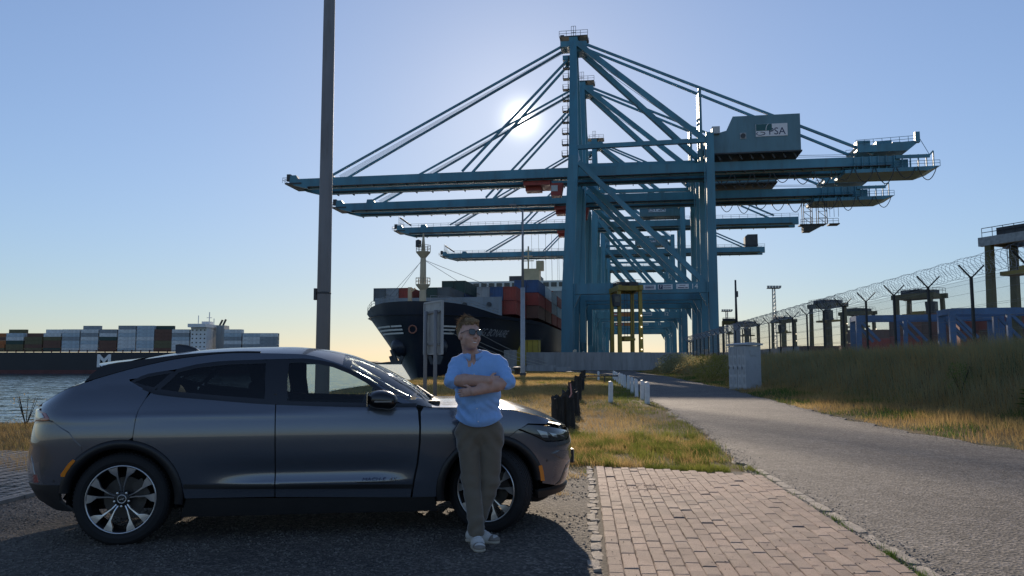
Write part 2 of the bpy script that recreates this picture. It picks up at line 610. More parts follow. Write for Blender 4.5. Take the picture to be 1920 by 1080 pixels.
path = mesh_obj('brick_path_ground', [tuple(B0 + E1 * a + E2 * c) + (z,) for a, c, z in
    ((-0.03, -4, 0.012), (BW * NCOL + 0.02, -4, 0.012), (BW * NCOL - 0.02, 6.2, 0.012), (-0.03, 6.62, 0.012))], [(0, 1, 2, 3)], M_JOINT)
tag(path, kind='structure')
def brick_verts(w, l, h, bv=0.006, chip=None):
    v = []
    for zz, ins in ((-0.03, 0.0), (h - bv, 0.0), (h, bv)):
        for i, j in ((-1, -1), (1, -1), (1, 1), (-1, 1)):
            v.append([i * (w / 2 - ins), j * (l / 2 - ins), zz])
    f = [(0, 1, 5, 4), (1, 2, 6, 5), (2, 3, 7, 6), (3, 0, 4, 7), (4, 5, 9, 8), (5, 6, 10, 9), (6, 7, 11, 10), (7, 4, 8, 11), (8, 9, 10, 11)]
    return v, f
BRICK_MESHES = []
for k in range(8):
    v, f = brick_verts(BW - 0.006, BL - 0.006, 0.032)
    rr = np.random.default_rng(50 + k)
    for q in v[4:]:
        q[0] += rr.normal(0, 0.0014); q[1] += rr.normal(0, 0.0016); q[2] += rr.normal(0, 0.0012)
    me = bpy.data.meshes.new('paving_brick')
    me.from_pydata(v, [], f)
    me.materials.append(M_BRICK)
    BRICK_MESHES.append((me, v, f))
placed = []
for c in range(NCOL):
    off = (c % 2) * BL / 2 + 0.02 * rng.normal()
    for r in range(-2, 31):
        yy = r * BL + off
        lim = 6.35 - 0.021 * c * 1.0 - (0.12 * c * BW)
        if yy > lim:
            continue
        placed.append((c, yy))
placed.sort(key=lambda q: q[1])
vis = [q for q in placed if q[1] > 0.75]
hid = [q for q in placed if q[1] <= 0.75]
def brick_xform(c, yy):
    p = B0 + E1 * (BW * (c + 0.5)) + E2 * yy
    return p, rng.normal(0, 0.006), 0.012 + rng.normal(0, 0.0016) - (0.008 if rng.random() < 0.03 else 0)
ang0 = math.atan2(E1.y, E1.x)
merged = MB()
for i, (c, yy) in enumerate(vis + hid):
    p, da, dz = brick_xform(c, yy)
    k = int(rng.integers(0, 8))
    if i < 300:
        o = bpy.data.objects.new('paving_brick', BRICK_MESHES[k][0])
        link(o, path)
        o.location = (p.x, p.y, dz)
        o.rotation_euler = (rng.normal(0, 0.004), rng.normal(0, 0.004), ang0 + da)
    else:
        Rm = Matrix.Rotation(ang0 + da, 3, 'Z')
        merged.add([Rm @ Vector(q) + Vector((p.x, p.y, dz)) for q in BRICK_MESHES[k][1]], BRICK_MESHES[k][2])
tag(merged.build('more_paving_bricks', M_BRICK, path, fix=False), kind='stuff')

# edging stones: broken concrete blocks along the gravel side, flush kerb stones along the road
M_KERB = mat('kerb_concrete', (0.33, 0.285, 0.235), 0.9, var=0.25, scale=6, bump=0.5, bscale=60, dirt=(0.14, 0.12, 0.09), dirt_amt=0.7)
def stone(parent, name, c, w, l, h, ang, seed, mtl):
    rr = np.random.default_rng(seed)
    n = 9
    top, bot = [], []
    for k in range(n):
        tt = 2 * math.pi * k / n
        ex = 2.0 / 5.0
        x = math.copysign(abs(math.cos(tt)) ** ex, math.cos(tt)) * w / 2 * rr.uniform(0.82, 1.04)
        y = math.copysign(abs(math.sin(tt)) ** ex, math.sin(tt)) * l / 2 * rr.uniform(0.9, 1.03)
        top.append((x * 0.94, y * 0.97, h + rr.normal(0, 0.003)))
        bot.append((x, y, -0.04))
    v = bot + top + [(0, 0, h + 0.003)]
    f = [(k, (k + 1) % n, n + (k + 1) % n, n + k) for k in range(n)] + [(n + k, n + (k + 1) % n, 2 * n) for k in range(n)]
    o = mesh_obj(name, v, f, mtl, parent)
    o.location = c
    o.rotation_euler = (0, 0, ang)
    return o
edge = empty('broken_edging', (B0.x, B0.y, 0), 0, 'broken pale concrete edging stones between the gravel and the brick path', 'edging')
y = 0.6
k = 0
while y < 6.5:
    l = float(rng.uniform(0.13, 0.30)) if k % 3 else float(rng.uniform(0.07, 0.14))
    w = float(rng.uniform(0.06, 0.115))
    p = E1 * (-0.075 + rng.normal(0, 0.012)) + E2 * (y + l / 2)
    if rng.random() < 0.88:
        stone(edge, 'edging_stone', (p.x, p.y, 0.0), w, l, 0.016 + rng.normal(0, 0.003), ang0 + rng.normal(0, 0.05), 900 + k, M_KERB)
    y += l + float(rng.uniform(0.0, 0.03))
    k += 1
kerb = empty('flush_kerb', (B0.x, B0.y, 0), 0, 'flush concrete kerb stones between the brick path and the asphalt road', 'kerb')
y = 0.3
while y < 6.2:
    l = float(rng.uniform(0.42, 0.62))
    p = E1 * (BW * NCOL + 0.105 - 0.003 * y) + E2 * (y + l / 2)
    stone(kerb, 'kerb_stone', (p.x, p.y, 0.0), 0.12, l - 0.012, 0.036 + rng.normal(0, 0.003), ang0 + rng.normal(0, 0.012), 1200 + int(y * 50), M_KERB)
    y += l

# grass pavers (concrete grids) at the left, behind the tail of the car
M_PAV = mat('paver_concrete', (0.26, 0.235, 0.205), 0.9, var=0.25, scale=5, bump=0.5, bscale=80)
pav = mesh_obj('grass_paver_ground', [(-16, 6.0, 0.008), (-5.85, 6.0, 0.008), (-5.2, 12.85, 0.008), (-16, 12.5, 0.008)], [(0, 1, 2, 3)], M_JOINT)
tag(pav, kind='structure')
mb = MB()
for j in range(-1, 2):
    mb.box((j * 0.185, 0, 0.0), (0.075, 0.588, 0.06))
for j in range(5):
    mb.box((0, -0.235 + j * 0.1175, -0.004), (0.40, 0.046, 0.06))
pm = mb.build('grass_paver', M_PAV, pav)
first = True
for i in range(9):
    for j in range(11):
        x = -5.62 - 0.41 * i - 0.0
        y = 6.35 + 0.60 * j
        x += 0.0945 * (y - 6.35)
        if first:
            o = pm
            first = False
        else:
            o = bpy.data.objects.new('grass_paver', pm.data)
            link(o, pav)
        o.location = (x, y, 0.012 + rng.normal(0, 0.003))
        o.rotation_euler = (0, 0, -0.094 + rng.normal(0, 0.006))
lk = empty('lot_edging', (-5.3, 8.3, 0), 0, 'pale concrete edging strip between the grass pavers and the gravel', 'edging')
for j in range(8):
    y = -1.9 + j * 0.9
    o = MB().box((0.0945 * y - 0.02, y, 0.0), (0.07, 0.88, 0.09), Matrix.Rotation(-0.094, 3, 'Z')).build('edging_strip', M_KERB, lk)

# concrete wall across the end of the road, in panels
M_WALL = mat('wall_concrete', (0.30, 0.30, 0.30), 0.85, var=0.16, scale=0.7, bump=0.2, bscale=8, dirt=(0.16, 0.16, 0.15), dirt_amt=0.6, streak=True)
wall = empty('concrete_wall', (20, 147, 0), 0, 'long grey concrete panel wall across the end of the road below the cranes', 'wall')
for k in range(20):
    x = -16 + 2.62 * k
    MB().box((x, 0, 1.65 + rng.normal(0, 0.015)), (2.57, 0.3, 3.5)).build('panel', M_WALL, wall)
    MB().box((x + 1.31, 0.05, 1.62), (0.3, 0.36, 3.42)).build('wall_post', M_WALL, wall)
low = empty('quay_parapet', (0, 137, 0), 0, 'low stepped concrete block wall at the quay corner left of the long wall', 'wall')
for x, y, z0, w, h in ((-1.2, -2, -2, 7.5, 2.9), (5.0, -3, -1, 5.0, 2.0), (8.8, -4, -1, 2.6, 1.7)):
    MB().box((x, y, z0 + h / 2), (w, 1.2, h)).build('block', M_WALL, low)
MB().box((-0.3, 3.0, 1.3), (2.3, 2.0, 4.8)).build('block', M_WALL, low)

# ================================================================== quay cranes
M_CRANE = mat('crane_teal_paint', (0.06, 0.215, 0.30), 0.45, var=0.22, scale=0.25, dirt=(0.07, 0.075, 0.075), dirt_amt=0.45, streak=True)
M_CRANE2 = mat('crane_house_paint', (0.10, 0.21, 0.26), 0.5, var=0.12, scale=0.3, dirt=(0.05, 0.07, 0.08), dirt_amt=0.4, streak=True)
M_STEELD = mat('dark_greasy_steel', (0.045, 0.05, 0.055), 0.6, var=0.3, scale=1.0)
M_RED = mat('trolley_red_paint', (0.30, 0.035, 0.025), 0.5, var=0.2, scale=1.0)
M_CAB = mat('cab_pale_paint', (0.45, 0.47, 0.47), 0.4, var=0.1)
M_BOARD = mat('sign_board_white', (0.70, 0.71, 0.74), 0.5, var=0.05)
M_NAVY = mat('lettering_navy', (0.012, 0.025, 0.09), 0.5, var=0.05)
M_LOGOGREEN = mat('logo_dark_green', (0.01, 0.09, 0.10), 0.5, var=0.05)
M_GALV = mat('galvanised_rail', (0.28, 0.30, 0.31), 0.5, 0.4, var=0.2)
M_WHITE = mat('white_lettering', (0.78, 0.78, 0.76), 0.5, var=0.06)
M_ROPE = mat('wire_rope', (0.10, 0.10, 0.10), 0.5, 0.3, var=0.2)
M_ORANGEB = mat('board_orange', (0.40, 0.16, 0.05), 0.5, var=0.1)
M_REDB = mat('board_red', (0.40, 0.05, 0.05), 0.5, var=0.1)
CR_RZ = R(-8.97)
CR_O = Vector((11.0, 161.6, 0))
CR_W = Vector((-math.sin(CR_RZ), math.cos(CR_RZ), 0))
FR = (math.pi / 2, 0, 0)          # text standing up, facing -Y of its parent

def psa_sign(parent, x, z, y, w, h):
    b_ = MB().box((x, y, z), (w, 0.12, h)).build('logo_board', M_BOARD, parent)
    MB().box((x - w * 0.24, y - 0.075, z + h * 0.22), (w * 0.50, 0.03, h * 0.54)).build('logo_field', M_LOGOGREEN, b_)
    arc = [(x - w * 0.18 + 0.10 * w * (1 - math.cos(k / 8 * 1.5)), y - 0.11, z - h * 0.03 + h * 0.52 * math.sin(k / 8 * 1.5)) for k in range(9)]
    MB().tube(arc, h * 0.025, 5).build('logo_arc', M_BOARD, b_)
    loop = [(x - w * 0.36 + w * 0.12 * math.cos(k / 14 * 5.6 + 2.2) * (1 if k < 9 else 1.25), y - 0.08, z - h * 0.27 + h * 0.13 * math.sin(k / 14 * 5.6 + 2.2)) for k in range(15)]
    MB().tube(loop, h * 0.03, 5).build('logo_mark', M_NAVY, b_)
    text_obj('lettering', 'PSA', h * 0.80, M_NAVY, b_, (x + w * 0.17, y - 0.075, z - h * 0.14), FR, 0.01)

def crane(name, label, s, H=0.0, model='A', number='14', boards=True, hang=False, stub=False):
    """H lifts the girders and the apex; local x runs landward, local y along the quay"""
    o = CR_O + CR_W * s
    root = empty(name, o, CR_RZ, label, 'crane', 'quay cranes in a row along the quay')
    P = lambda nm, m_=M_CRANE: (lambda mb: mb.build(nm, m_, root))
    GT, GB = 44.0 + H, 41.6 + H          # girder top and bottom
    AP = 74.0 + H * 0.7
    D = 18.0
    TIP, END = (-65.5, 69.0) if model == 'A' else (-68.5, 67.5)
    if stub:
        TIP, END = -9.0, 33.0
    # legs, one mesh each, with the upper pylon limbs on the water side
    for yy, sg in ((0.0, 1), (D, -1)):
        mb = MB()
        mb.beam((0.5, yy, 0.0), (0.7, yy, 16.5), 2.4, 2.0, up=(0, 1, 0), w2=2.4, h2=2.0)
        mb.beam((0.7, yy, 16.5), (2.1, yy + sg * 0.8, GT + 1.5), 2.3, 1.8, up=(0, 1, 0), w2=2.1, h2=1.5)
        mb.build('portal_leg', M_CRANE, root)
        mb = MB().beam((2.1, yy + sg * 0.8, GT + 1.0), (1.75, yy + sg * 7.4, AP), 2.0, 1.4, up=(0, 1, 0), w2=1.5, h2=1.1)
        mb.build('pylon_limb', M_CRANE, root)
        mb = MB().beam((30.3, yy, 0), (30.4, yy, GT + 5), 1.95, 1.7, up=(0, 1, 0), w2=1.55, h2=1.4)
        mb.build('portal_leg', M_CRANE, root)
        # portal beam with haunches
        mb = MB().box((15.4, yy, 16.75), (28.4, 1.5, 2.2))
        mb.prism([(1.9, 15.6), (1.9, 12.6), (3.4, 15.6)], 'y', yy - 0.6, yy + 0.6)
        mb.prism([(29.2, 15.6), (29.2, 12.6), (27.6, 15.6)], 'y', yy - 0.6, yy + 0.6)
        mb.build('portal_beam', M_CRANE, root)
        # long diagonal, upper tie and A-frame back leg
        MB().beam((3.2, yy + sg * 0.5, 44.0 + H), (29.4, yy, 17.0), 1.05, 1.05).build('diagonal_brace', M_CRANE, root)
        MB().beam((3.0, yy + sg * 1.0, 47.4 + H), (29.7, yy, 47.4 + H), 0.9, 0.9).build('upper_tie', M_CRANE, root)
        MB().beam((2.5, yy + sg * 7.0, AP - 0.8), (29.6, yy + sg * 1.0, 47.8 + H), 1.15, 1.15).build('back_leg', M_CRANE, root)
        # bogies at the foot
        for cx in (0.5, 30.3):
            mb = MB()
            mb.box((cx, yy, 1.9), (1.6, 7.5, 1.1))
            for q in (-2.6, -0.9, 0.9, 2.6):
                mb.lathe([(0, -0.3), (0.55, -0.3), (0.55, 0.3), (0, 0.3)], 12, (cx, yy + q, 0.75), 'x')
            mb.box((cx, yy - 2.7, 1.0), (1.2, 1.2, 0.8))
            mb.build('bogie', M_STEELD, root)
    for cx in (0.6, 30.3):          # sill beams along the quay
        MB().box((cx, D / 2, 3.6), (1.5, D - 1.5, 1.6)).build('sill_beam', M_CRANE, root)
        MB().box((cx + (0.3 if cx < 5 else 0), D / 2, 16.9), (1.3, D - 1.7, 1.6)).build('cross_beam', M_CRANE, root)
    MB().box((2.1, D / 2, GT + 2.6), (1.5, D - 3.2, 1.6)).build('cross_beam', M_CRANE, root)
    MB().box((30.4, D / 2, GT + 4.2), (1.3, D - 1.5, 1.4)).build('cross_beam', M_CRANE, root)
    # pylon head with platform
    mb = MB().box((1.75, D / 2, AP - 0.4), (1.9, 4.4, 2.0))
    mb.box((0.1, D / 2, AP - 0.9), (2.6, 4.0, 1.3)).box((0.6, D / 2, AP - 4.0), (2.6, 3.6, 1.0)).box((3.6, D / 2, AP - 1.6), (2.2, 3.8, 2.4))
    mb.build('pylon_head', M_CRANE, root)
    mb = MB().box((1.8, D / 2, AP + 0.75), (6.4, 4.6, 0.15))
    for q in (D / 2 - 2.3, D / 2 + 2.3):
        mb.rail((-1.4, q, AP + 0.8), (5.0, q, AP + 0.8), 1.2, 1.3, 0.05)
    mb.rail((1.2, D / 2 - 0.5, AP + 0.8), (2.2, D / 2 - 0.5, AP + 0.8), 3.0, 0.5, 0.05)
    mb.box((-0.9, D / 2, AP + 1.3), (0.9, 0.9, 1.2))
    mb.build('head_platform', M_STEELD, root)
    # ladders and rest platforms up the pylon
    mb = MB()
    for k in range(9):
        z = GT + 2 + k * (AP - GT - 6) / 9
        mb.box((0.15, 2.8 + k * 0.55, z), (1.5, 1.5, 0.12))
        mb.rail((-0.55, 2.1 + k * 0.55, z), (-0.55, 3.5 + k * 0.55, z), 1.1, 0.7, 0.035)
        mb.rail((-0.55, 2.1 + k * 0.55, z), (0.8, 2.1 + k * 0.55, z), 1.1, 0.7, 0.035)
        mb.beam((0.6, 2.8 + k * 0.55, z), (0.6, 2.8 + k * 0.55, z + 3.0), 0.5, 0.12)
    mb.build('ladder', M_STEELD, root)
    # lift shaft and cable tray down one leg
    MB().box((2.7, D - 0.2, 24), (1.3, 1.3, 36)).build('lift_shaft', M_CRANE, root)
    MB().tube([(1.9, -1.2, 4), (2.6, -1.0, 40)], 0.14, 6).build('cable_pipe', M_CRANE, root)
    MB().tube([(29.0, -1.1, 4), (29.2, -1.1, 46)], 0.12, 6).build('cable_pipe', M_CRANE, root)
    # girders: boom and back girder in one long pair
    for yy in (6.0, 12.0):
        prof = [(TIP + 2.2, GB + 0.9), (TIP + 5.6, GB), (END, GB), (END, GT), (2.5, GT + 0.15), (TIP + 12, GT + 0.05), (TIP + 11.3, GT + 0.9), (TIP + 9.8, GT + 0.9), (TIP + 9.6, GT), (TIP + 3.2, GT), (TIP + 2.6, GT + 0.9), (TIP + 1.2, GT + 0.9), (TIP + 1.0, GB + 1.5)]
        MB().prism(prof, 'y', yy - 0.65, yy + 0.65).build('girder', M_CRANE, root)
        # walkway bracket strip and trolley rail under the girder
        sgy = -1 if yy < 9 else 1
        mb = MB().box(((TIP + END) / 2 + 2, yy + sgy * 1.15, GB + 0.25), (END - TIP - 8, 1.0, 0.12))
        mb.box(((TIP + END) / 2 + 2, yy - sgy * 0.85, GB + 0.35), (END - TIP - 8, 0.4, 0.3))
        for k in range(int((END - TIP - 8) / 3.9)):
            mb.box((TIP + 6 + k * 3.9, yy + sgy * 1.2, GB + 0.05), (0.18, 1.1, 0.35))
        if model == 'B':
            mb.rail((TIP + 1, yy + sgy * 0.6, GT), (END, yy + sgy * 0.6, GT), 1.2, 2.6, 0.05)
        mb.build('walkway', M_STEELD, root)
    for k in range(9):
        if TIP + 7.5 + k * 15.8 < END:
            MB().box((TIP + 7.5 + k * 15.8, 9, GT - 0.6), (0.8, 5, 0.9)).build('cross_tie', M_CRANE, root)
    mb = MB().box((TIP + 2.0, 9, GB + 1.35), (4.0, 7.6, 0.35)).box((TIP + 0.2, 7, GT + 0.7), (0.9, 0.9, 1.6))
    mb.rail((TIP - 0.7, 5.4, GB + 1.6), (TIP + 1.0, 5.4, GB + 1.6), 1.2, 0.8, 0.04).rail((TIP - 0.7, 5.4, GB + 1.6), (TIP - 0.7, 12.6, GB + 1.6), 1.2, 1.2, 0.04)
    if model == 'B':
        mb.beam((TIP + 2, 6, GT + 3.6), (TIP + 6, 6, GT + 0.8), 0.5, 0.5).rail((TIP + 1.5, 6, GT), (TIP + 1.5, 12, GT), 4.2, 1.2, 0.05)
    mb.build('tip_platform', M_STEELD, root)
    if stub:
        return root
    # stays
    mid = TIP + (11 if model == 'A' else 20)
    stays = [((0.3, AP - 0.6), (mid, GT + 0.6), 0.45), ((1.0, AP - 3.8), (-23.5, GT + 0.4), 0.48)]
    for (ax, az), (bx, bz), w_ in stays:
        for yy, ay in ((6.0, 7.6), (12.0, 10.4)):
            MB().beam((ax, ay, az), (bx, yy, bz), w_, w_).build('forestay', M_CRANE, root)
    for yy, ay in ((6.0, 7.6), (12.0, 10.4)):
        MB().beam((3.2, ay, AP - 0.4), (64.0 if model == 'A' else 60, yy, GT + 0.7), 0.5, 0.5).build('backstay', M_CRANE, root)
        if model == 'A':
            zt = AP - 0.4 - (AP - GT - 1.1) * (26.0 / 60.8)
            MB().beam((29.2, yy, GT), (29.2, yy + (ay - yy) * 0.57, zt), 0.85, 0.6).build('stay_post', M_CRANE2, root)
    for k in range(6):
        MB().tube([(0.2, 7.8 + 0.4 * k, AP - 1.5), (mid + 1.2, 7.6 + 0.5 * k, GT + 0.9)], 0.035, 4, False).build('boom_hoist_rope', M_ROPE, root)
    for yy in (8.2, 9.6):
        MB().tube([(3.0, yy, AP - 2.2), (31, yy, GT + 5.5)], 0.05, 4, False).build('boom_hoist_rope', M_ROPE, root)
        if model == 'A':
            MB().tube([(49, yy, GT + 1.6), (64, yy, GT + 1.2)], 0.05, 4, False).build('winch_rope', M_ROPE, root)
    # machinery house on the landside girder
    if model == 'A':
        hs = MB().prism([(31.6, GT + 1.5), (49.2, GT + 1.5), (49.2, GT + 9.3), (35.6, GT + 9.3), (34.2, GT + 6.3), (31.6, GT + 5.6)], 'y', 3.4, 14.6).build('machinery_house', M_CRANE2, root)
        MB().box((40.6, 9, GT + 1.35), (17.6, 11.6, 0.3)).build('house_floor', M_STEELD, hs)
        mb = MB()
        for k in range(8):
            mb.beam((33 + k * 2.2, 4.2, GT + 0.2), (32.4 + k * 2.2, 4.2, GT + 1.3), 0.3, 0.3)
        mb.build('floor_bracket', M_STEELD, hs)
        psa_sign(hs, 43.4, GT + 6.0, 3.32, 6.4, 2.65)
        fan = MB().box((37.6, 3.36, GT + 5.0), (1.3, 0.16, 1.3)).build('vent_frame', M_GALV, hs)
        MB().lathe([(0.0, 0.02), (0.5, 0.02), (0.5, -0.08), (0.0, -0.08)], 14, (37.6, 3.2, GT + 5.0), 'y').build('vent_fan', M_STEELD, fan)
        MB().box((32.0, 3.2, GT + 6.3), (1.6, 1.6, 1.5)).build('switch_cabin', M_CAB, root)
    else:
        hx = 23.5 if s < 120 else 22.0
        hs = MB().box((hx, 9, GT + 3.6), (13.5, 7.0, 4.2)).build('machinery_house', M_CRANE2, root)
        psa_sign(hs, hx - 1.0, GT + 4.2, 5.4, 5.6, 2.6)
        if s > 120:
            MB().prism([(60.0, GT + 0.5), (65.0, GT + 0.5), (65.0, GT + 5.4), (61.0, GT + 5.4), (60.0, GT + 4.6)], 'y', 6.5, 11.5).build('rear_cabin', M_STEELD, root)
    # landside end: upper winch platform and long lower service platform
    if model == 'A':
        mb = MB().prism([(61.0, GT + 0.9), (70.5, GT + 0.9), (72.6, GT + 2.6), (71.8, GT + 2.9), (60.5, GT + 2.2)], 'y', 5.0, 13.0)
        mb.box((62.0, 6.5, GT + 2.3), (2.6, 2.6, 2.2)).box((66.5, 8, GT + 3.0), (3.0, 2.4, 1.2)).box((69.6, 9.5, GT + 3.0), (1.6, 1.6, 1.6))
        mb.rail((60.5, 5.1, GT + 2.3), (72.4, 5.1, GT + 2.8), 1.2, 1.5, 0.05).rail((60.5, 12.9, GT + 2.3), (72.4, 12.9, GT + 2.8), 1.2, 1.5, 0.05)
        mb.box((72.4, 5.2, GT + 3.6), (0.9, 0.9, 2.2))
        mb.build('winch_platform', M_CRANE, root)
        mb = MB().prism([(58.0, GB - 1.1), (74.0, GB - 1.1), (76.5, GB - 0.2), (58.0, GB - 0.4)], 'y', 4.6, 13.4)
        for k in range(10):
            mb.beam((60 + k * 1.55, 5.0, GB - 0.4), (60 + k * 1.55, 5.0, GB + 2.4), 0.22)
        mb.beam((68, 5.0, GB + 2.0), (74.6, 5.0, GB + 2.0), 0.35, 0.7).beam((74.4, 5.0, GB + 2.0), (75.3, 5.0, GB + 3.0), 0.3).beam((75.3, 5, GB - 0.3), (75.3, 5, GB + 3.0), 0.22)
        mb.tube([(72.4, 5.2, GT + 4.4), (74.6, 5.0, GB + 2.2)], 0.06, 4)
        mb.rail((59, 4.7, GB - 0.3), (76.4, 4.7, GB - 0.2), 1.2, 1.4, 0.05).rail((59, 13.3, GB - 0.3), (76.4, 13.3, GB - 0.2), 1.2, 1.4, 0.05)
        mb.box((66, 9, GB + 1.0), (10.0, 4.6, 1.8))
        mb.build('service_platform', M_CRANE, root)
        # festoon: one drooping cable loop after another
        for k in range(11):
            x0 = 31.5 + k * 4.05
            pts = [(x0 + 3.6 * q / 10, 4.4, GB - 0.4 - 2.5 * math.sin(math.pi * q / 10) ** 0.8 * (0.9 + 0.2 * ((k * 7) % 3))) for q in range(11)]
            MB().tube(pts, 0.09, 5).build('festoon_cable', M_STEELD, root)
        if hang:
            mb = MB()
            for x0 in (55.6, 59.0):
                for dx in (0, 2.0):
                    for dy in (5.2, 7.2):
                        mb.beam((x0 + dx, dy, GB), (x0 + dx, dy, GB - 6.6), 0.16)
                for k in range(4):
                    mb.beam((x0, 5.2, GB - 0.3 - k * 1.6), (x0 + 2.0, 5.2, GB - 1.9 - k * 1.6), 0.1)
                    mb.beam((x0, 5.2, GB - 1.9 - k * 1.6), (x0 + 2.0, 5.2, GB - 1.9 - k * 1.6), 0.1)
            mb.box((57.6, 6.2, GB - 6.7), (6.0, 2.8, 0.25)).prism([(55.4, GB - 8.4), (57.2, GB - 8.4), (60.2, GB - 6.8), (55.4, GB - 6.8)], 'y', 5.0, 7.4)
            mb.rail((54.8, 4.8, GB - 6.6), (63.5, 4.8, GB - 6.6), 1.2, 1.1, 0.05).box((62.6, 6.2, GB - 6.7), (2.4, 2.8, 0.25))
            mb.rail((61.6, 5.0, GB - 5.0), (63.6, 5.0, GB - 5.0), 4.6, 0.7, 0.05)
            mb.build('hanging_platform', M_STEELD, root)
    # trolley with operator cab and headblock ropes
    tx = {0: -6.5, 1: -2.5}.get(int(s > 20), -5) if model == 'A' else -8.0
    tr = MB().box((tx, 9, GB - 0.3), (6.0, 6.6, 1.3)).box((tx - 1, 9, GB - 1.2), (3.5, 3.0, 1.2)).build('trolley', M_RED, root)
    cb = MB().prism([(tx + 3.2, GB - 3.6), (tx + 5.4, GB - 3.6), (tx + 5.9, GB - 0.8), (tx + 3.2, GB - 0.8)], 'y', 5.2, 7.8).build('operator_cab', M_RED, tr)
    MB().box((tx + 4.0, 5.12, GB - 2.0), (1.4, 0.1, 1.3)).build('cab_window', M_CAB, cb)
    if model == 'B':
        for k in range(10):
            MB().tube([(tx - 12 + k * 2.3, 7 + (k % 3), GB - 0.3), (tx - 12 + k * 2.3 + 0.3, 7 + (k % 3), GB - 26 - (k % 4) * 1.5)], 0.05, 4, False).build('hoist_rope', M_ROPE, root)
    # boards and number on the near portal beam
    if boards and number == '14':
        b1 = MB().box((17.6, -0.82, 16.85), (2.5, 0.08, 1.0)).build('name_board', M_BOARD, root)
        mb = MB()
        for k in range(7):
            mb.box((16.85 + k * 0.25, -0.875, 16.85), (0.17, 0.03, 0.34))
        mb.box((17.6, -0.875, 17.16), (1.7, 0.03, 0.07)).box((17.6, -0.875, 16.54), (1.7, 0.03, 0.07))
        mb.build('print', M_NAVY, b1)
        b2 = MB().box((20.75, -0.82, 16.9), (2.95, 0.08, 1.0)).build('name_board', M_BOARD, root)
        MB().box((19.85, -0.87, 16.9), (0.82, 0.03, 0.86)).build('print_field', M_NAVY, b2)
        text_obj('lettering', 'F', 0.85, M_BOARD, b2, (19.87, -0.89, 16.9), FR, 0.01)
        mb = MB()
        for k in range(8):
            mb.box((20.45 + k * 0.2, -0.875, 17.12), (0.13, 0.03, 0.22)).box((20.45 + k * 0.2, -0.875, 16.7), (0.13, 0.03, 0.22))
        mb.build('print', M_NAVY, b2)
        b3 = MB().box((24.2, -0.82, 16.95), (2.5, 0.08, 1.0)).build('name_board', M_BOARD, root)
        MB().box((24.2, -0.875, 17.16), (1.2, 0.03, 0.1)).box((23.95, -0.875, 16.7), (1.3, 0.03, 0.16)).box((25.0, -0.875, 16.7), (0.5, 0.03, 0.16)).build('print', M_NAVY, b3)
        text_obj('crane_number', '14', 1.45, M_WHITE, root, (26.6, -0.80, 16.9), FR, 0.02)
    elif boards:
        b1 = MB().box((8.3, -0.82, 17.0), (3.0, 0.08, 1.1)).build('name_board', M_REDB, root)
        MB().box((8.2, -0.88, 17.0), (2.4, 0.03, 0.42)).build('print', M_WHITE, b1)
        MB().box((12.4, -0.82, 17.0), (4.2, 0.08, 1.3)).build('name_board', M_ORANGEB, root)
        b3 = MB().box((18.4, -0.82, 17.0), (3.4, 0.08, 0.9)).build('name_board', M_BOARD, root)
        MB().box((18.4, -0.88, 17.0), (3.0, 0.03, 0.5)).build('print', M_CRANE, b3)
        text_obj('crane_number', number, 1.5, M_WHITE, root, (24.6, -0.80, 17.0), FR, 0.02)
    return root

crane('quay_crane', 'tallest teal quay crane, number 14 on its portal, machinery house with logo board', 0.0)
crane('quay_crane', 'second teal quay crane with a lattice platform hanging below its landside girder', 28.3, hang=True, boards=False)
crane('quay_crane', 'third teal quay crane with railed girders, number 12 on its portal beam', 92.0, 4.6, 'B', '12')
crane('quay_crane', 'fourth teal quay crane with a dark cabin on its rear girder, number 11', 158.0, 4.6, 'B', '11')
crane('quay_crane', 'farthest teal quay crane, its portal seen through the other four', 215.0, 4.6, 'B', '10', boards=False, stub=True)

# ================================================================== ships
def container_mesh(L=12.10, W=2.44, H=2.53):
    """corrugated box container: long axis along local y, door end at -y"""
    v, f = [], []
    mb = MB()
    t_ = 0.06
    # corner posts and rails
    for x in (-W / 2 + t_, W / 2 - t_):
        for y in (-L / 2 + t_, L / 2 - t_):
            mb.box((x, y, H / 2), (2 * t_, 2 * t_, H))
    for z in (t_, H - t_):
        for x in (-W / 2 + t_, W / 2 - t_):
            mb.box((x, 0, z), (2 * t_, L - 4 * t_, 2 * t_))
        for y in (-L / 2 + t_, L / 2 - t_):
            mb.box((0, y, z), (W - 4 * t_, 2 * t_, 2 * t_))
    # corrugated long sides
    n = 24
    for sx in (-1, 1):
        pts = []
        for i in range(n + 1):
            y = -L / 2 + 2 * t_ + (L - 4 * t_) * i / n
            pts.append((sx * (W / 2 - (0.02 if i % 2 else 0.075)), y))
        o = len(mb.v)
        for x, y in pts:
            mb.v += [(x, y, 2 * t_), (x, y, H - 2 * t_)]
        mb.f += [(o + 2 * i, o + 2 * i + 2, o + 2 * i + 3, o + 2 * i + 1) for i in range(n)]
    mb.box((0, 0, H - 0.03), (W - 0.24, L - 0.24, 0.03))
    # doors with locking bars
    for sy in (-1, 1):
        mb.box((0, sy * (L / 2 - 0.08), H / 2), (W - 0.24, 0.04, H - 0.24))
    for x in (-0.85, -0.35, 0.35, 0.85):
        mb.tube([(x, -L / 2 + 0.03, 0.2), (x, -L / 2 + 0.03, H - 0.2)], 0.025, 4)
    me = bpy.data.meshes.new('shipping_container')
    me.from_pydata([tuple(q) for q in mb.v], [], mb.f)
    me.update()
    return me
CONT = container_mesh()
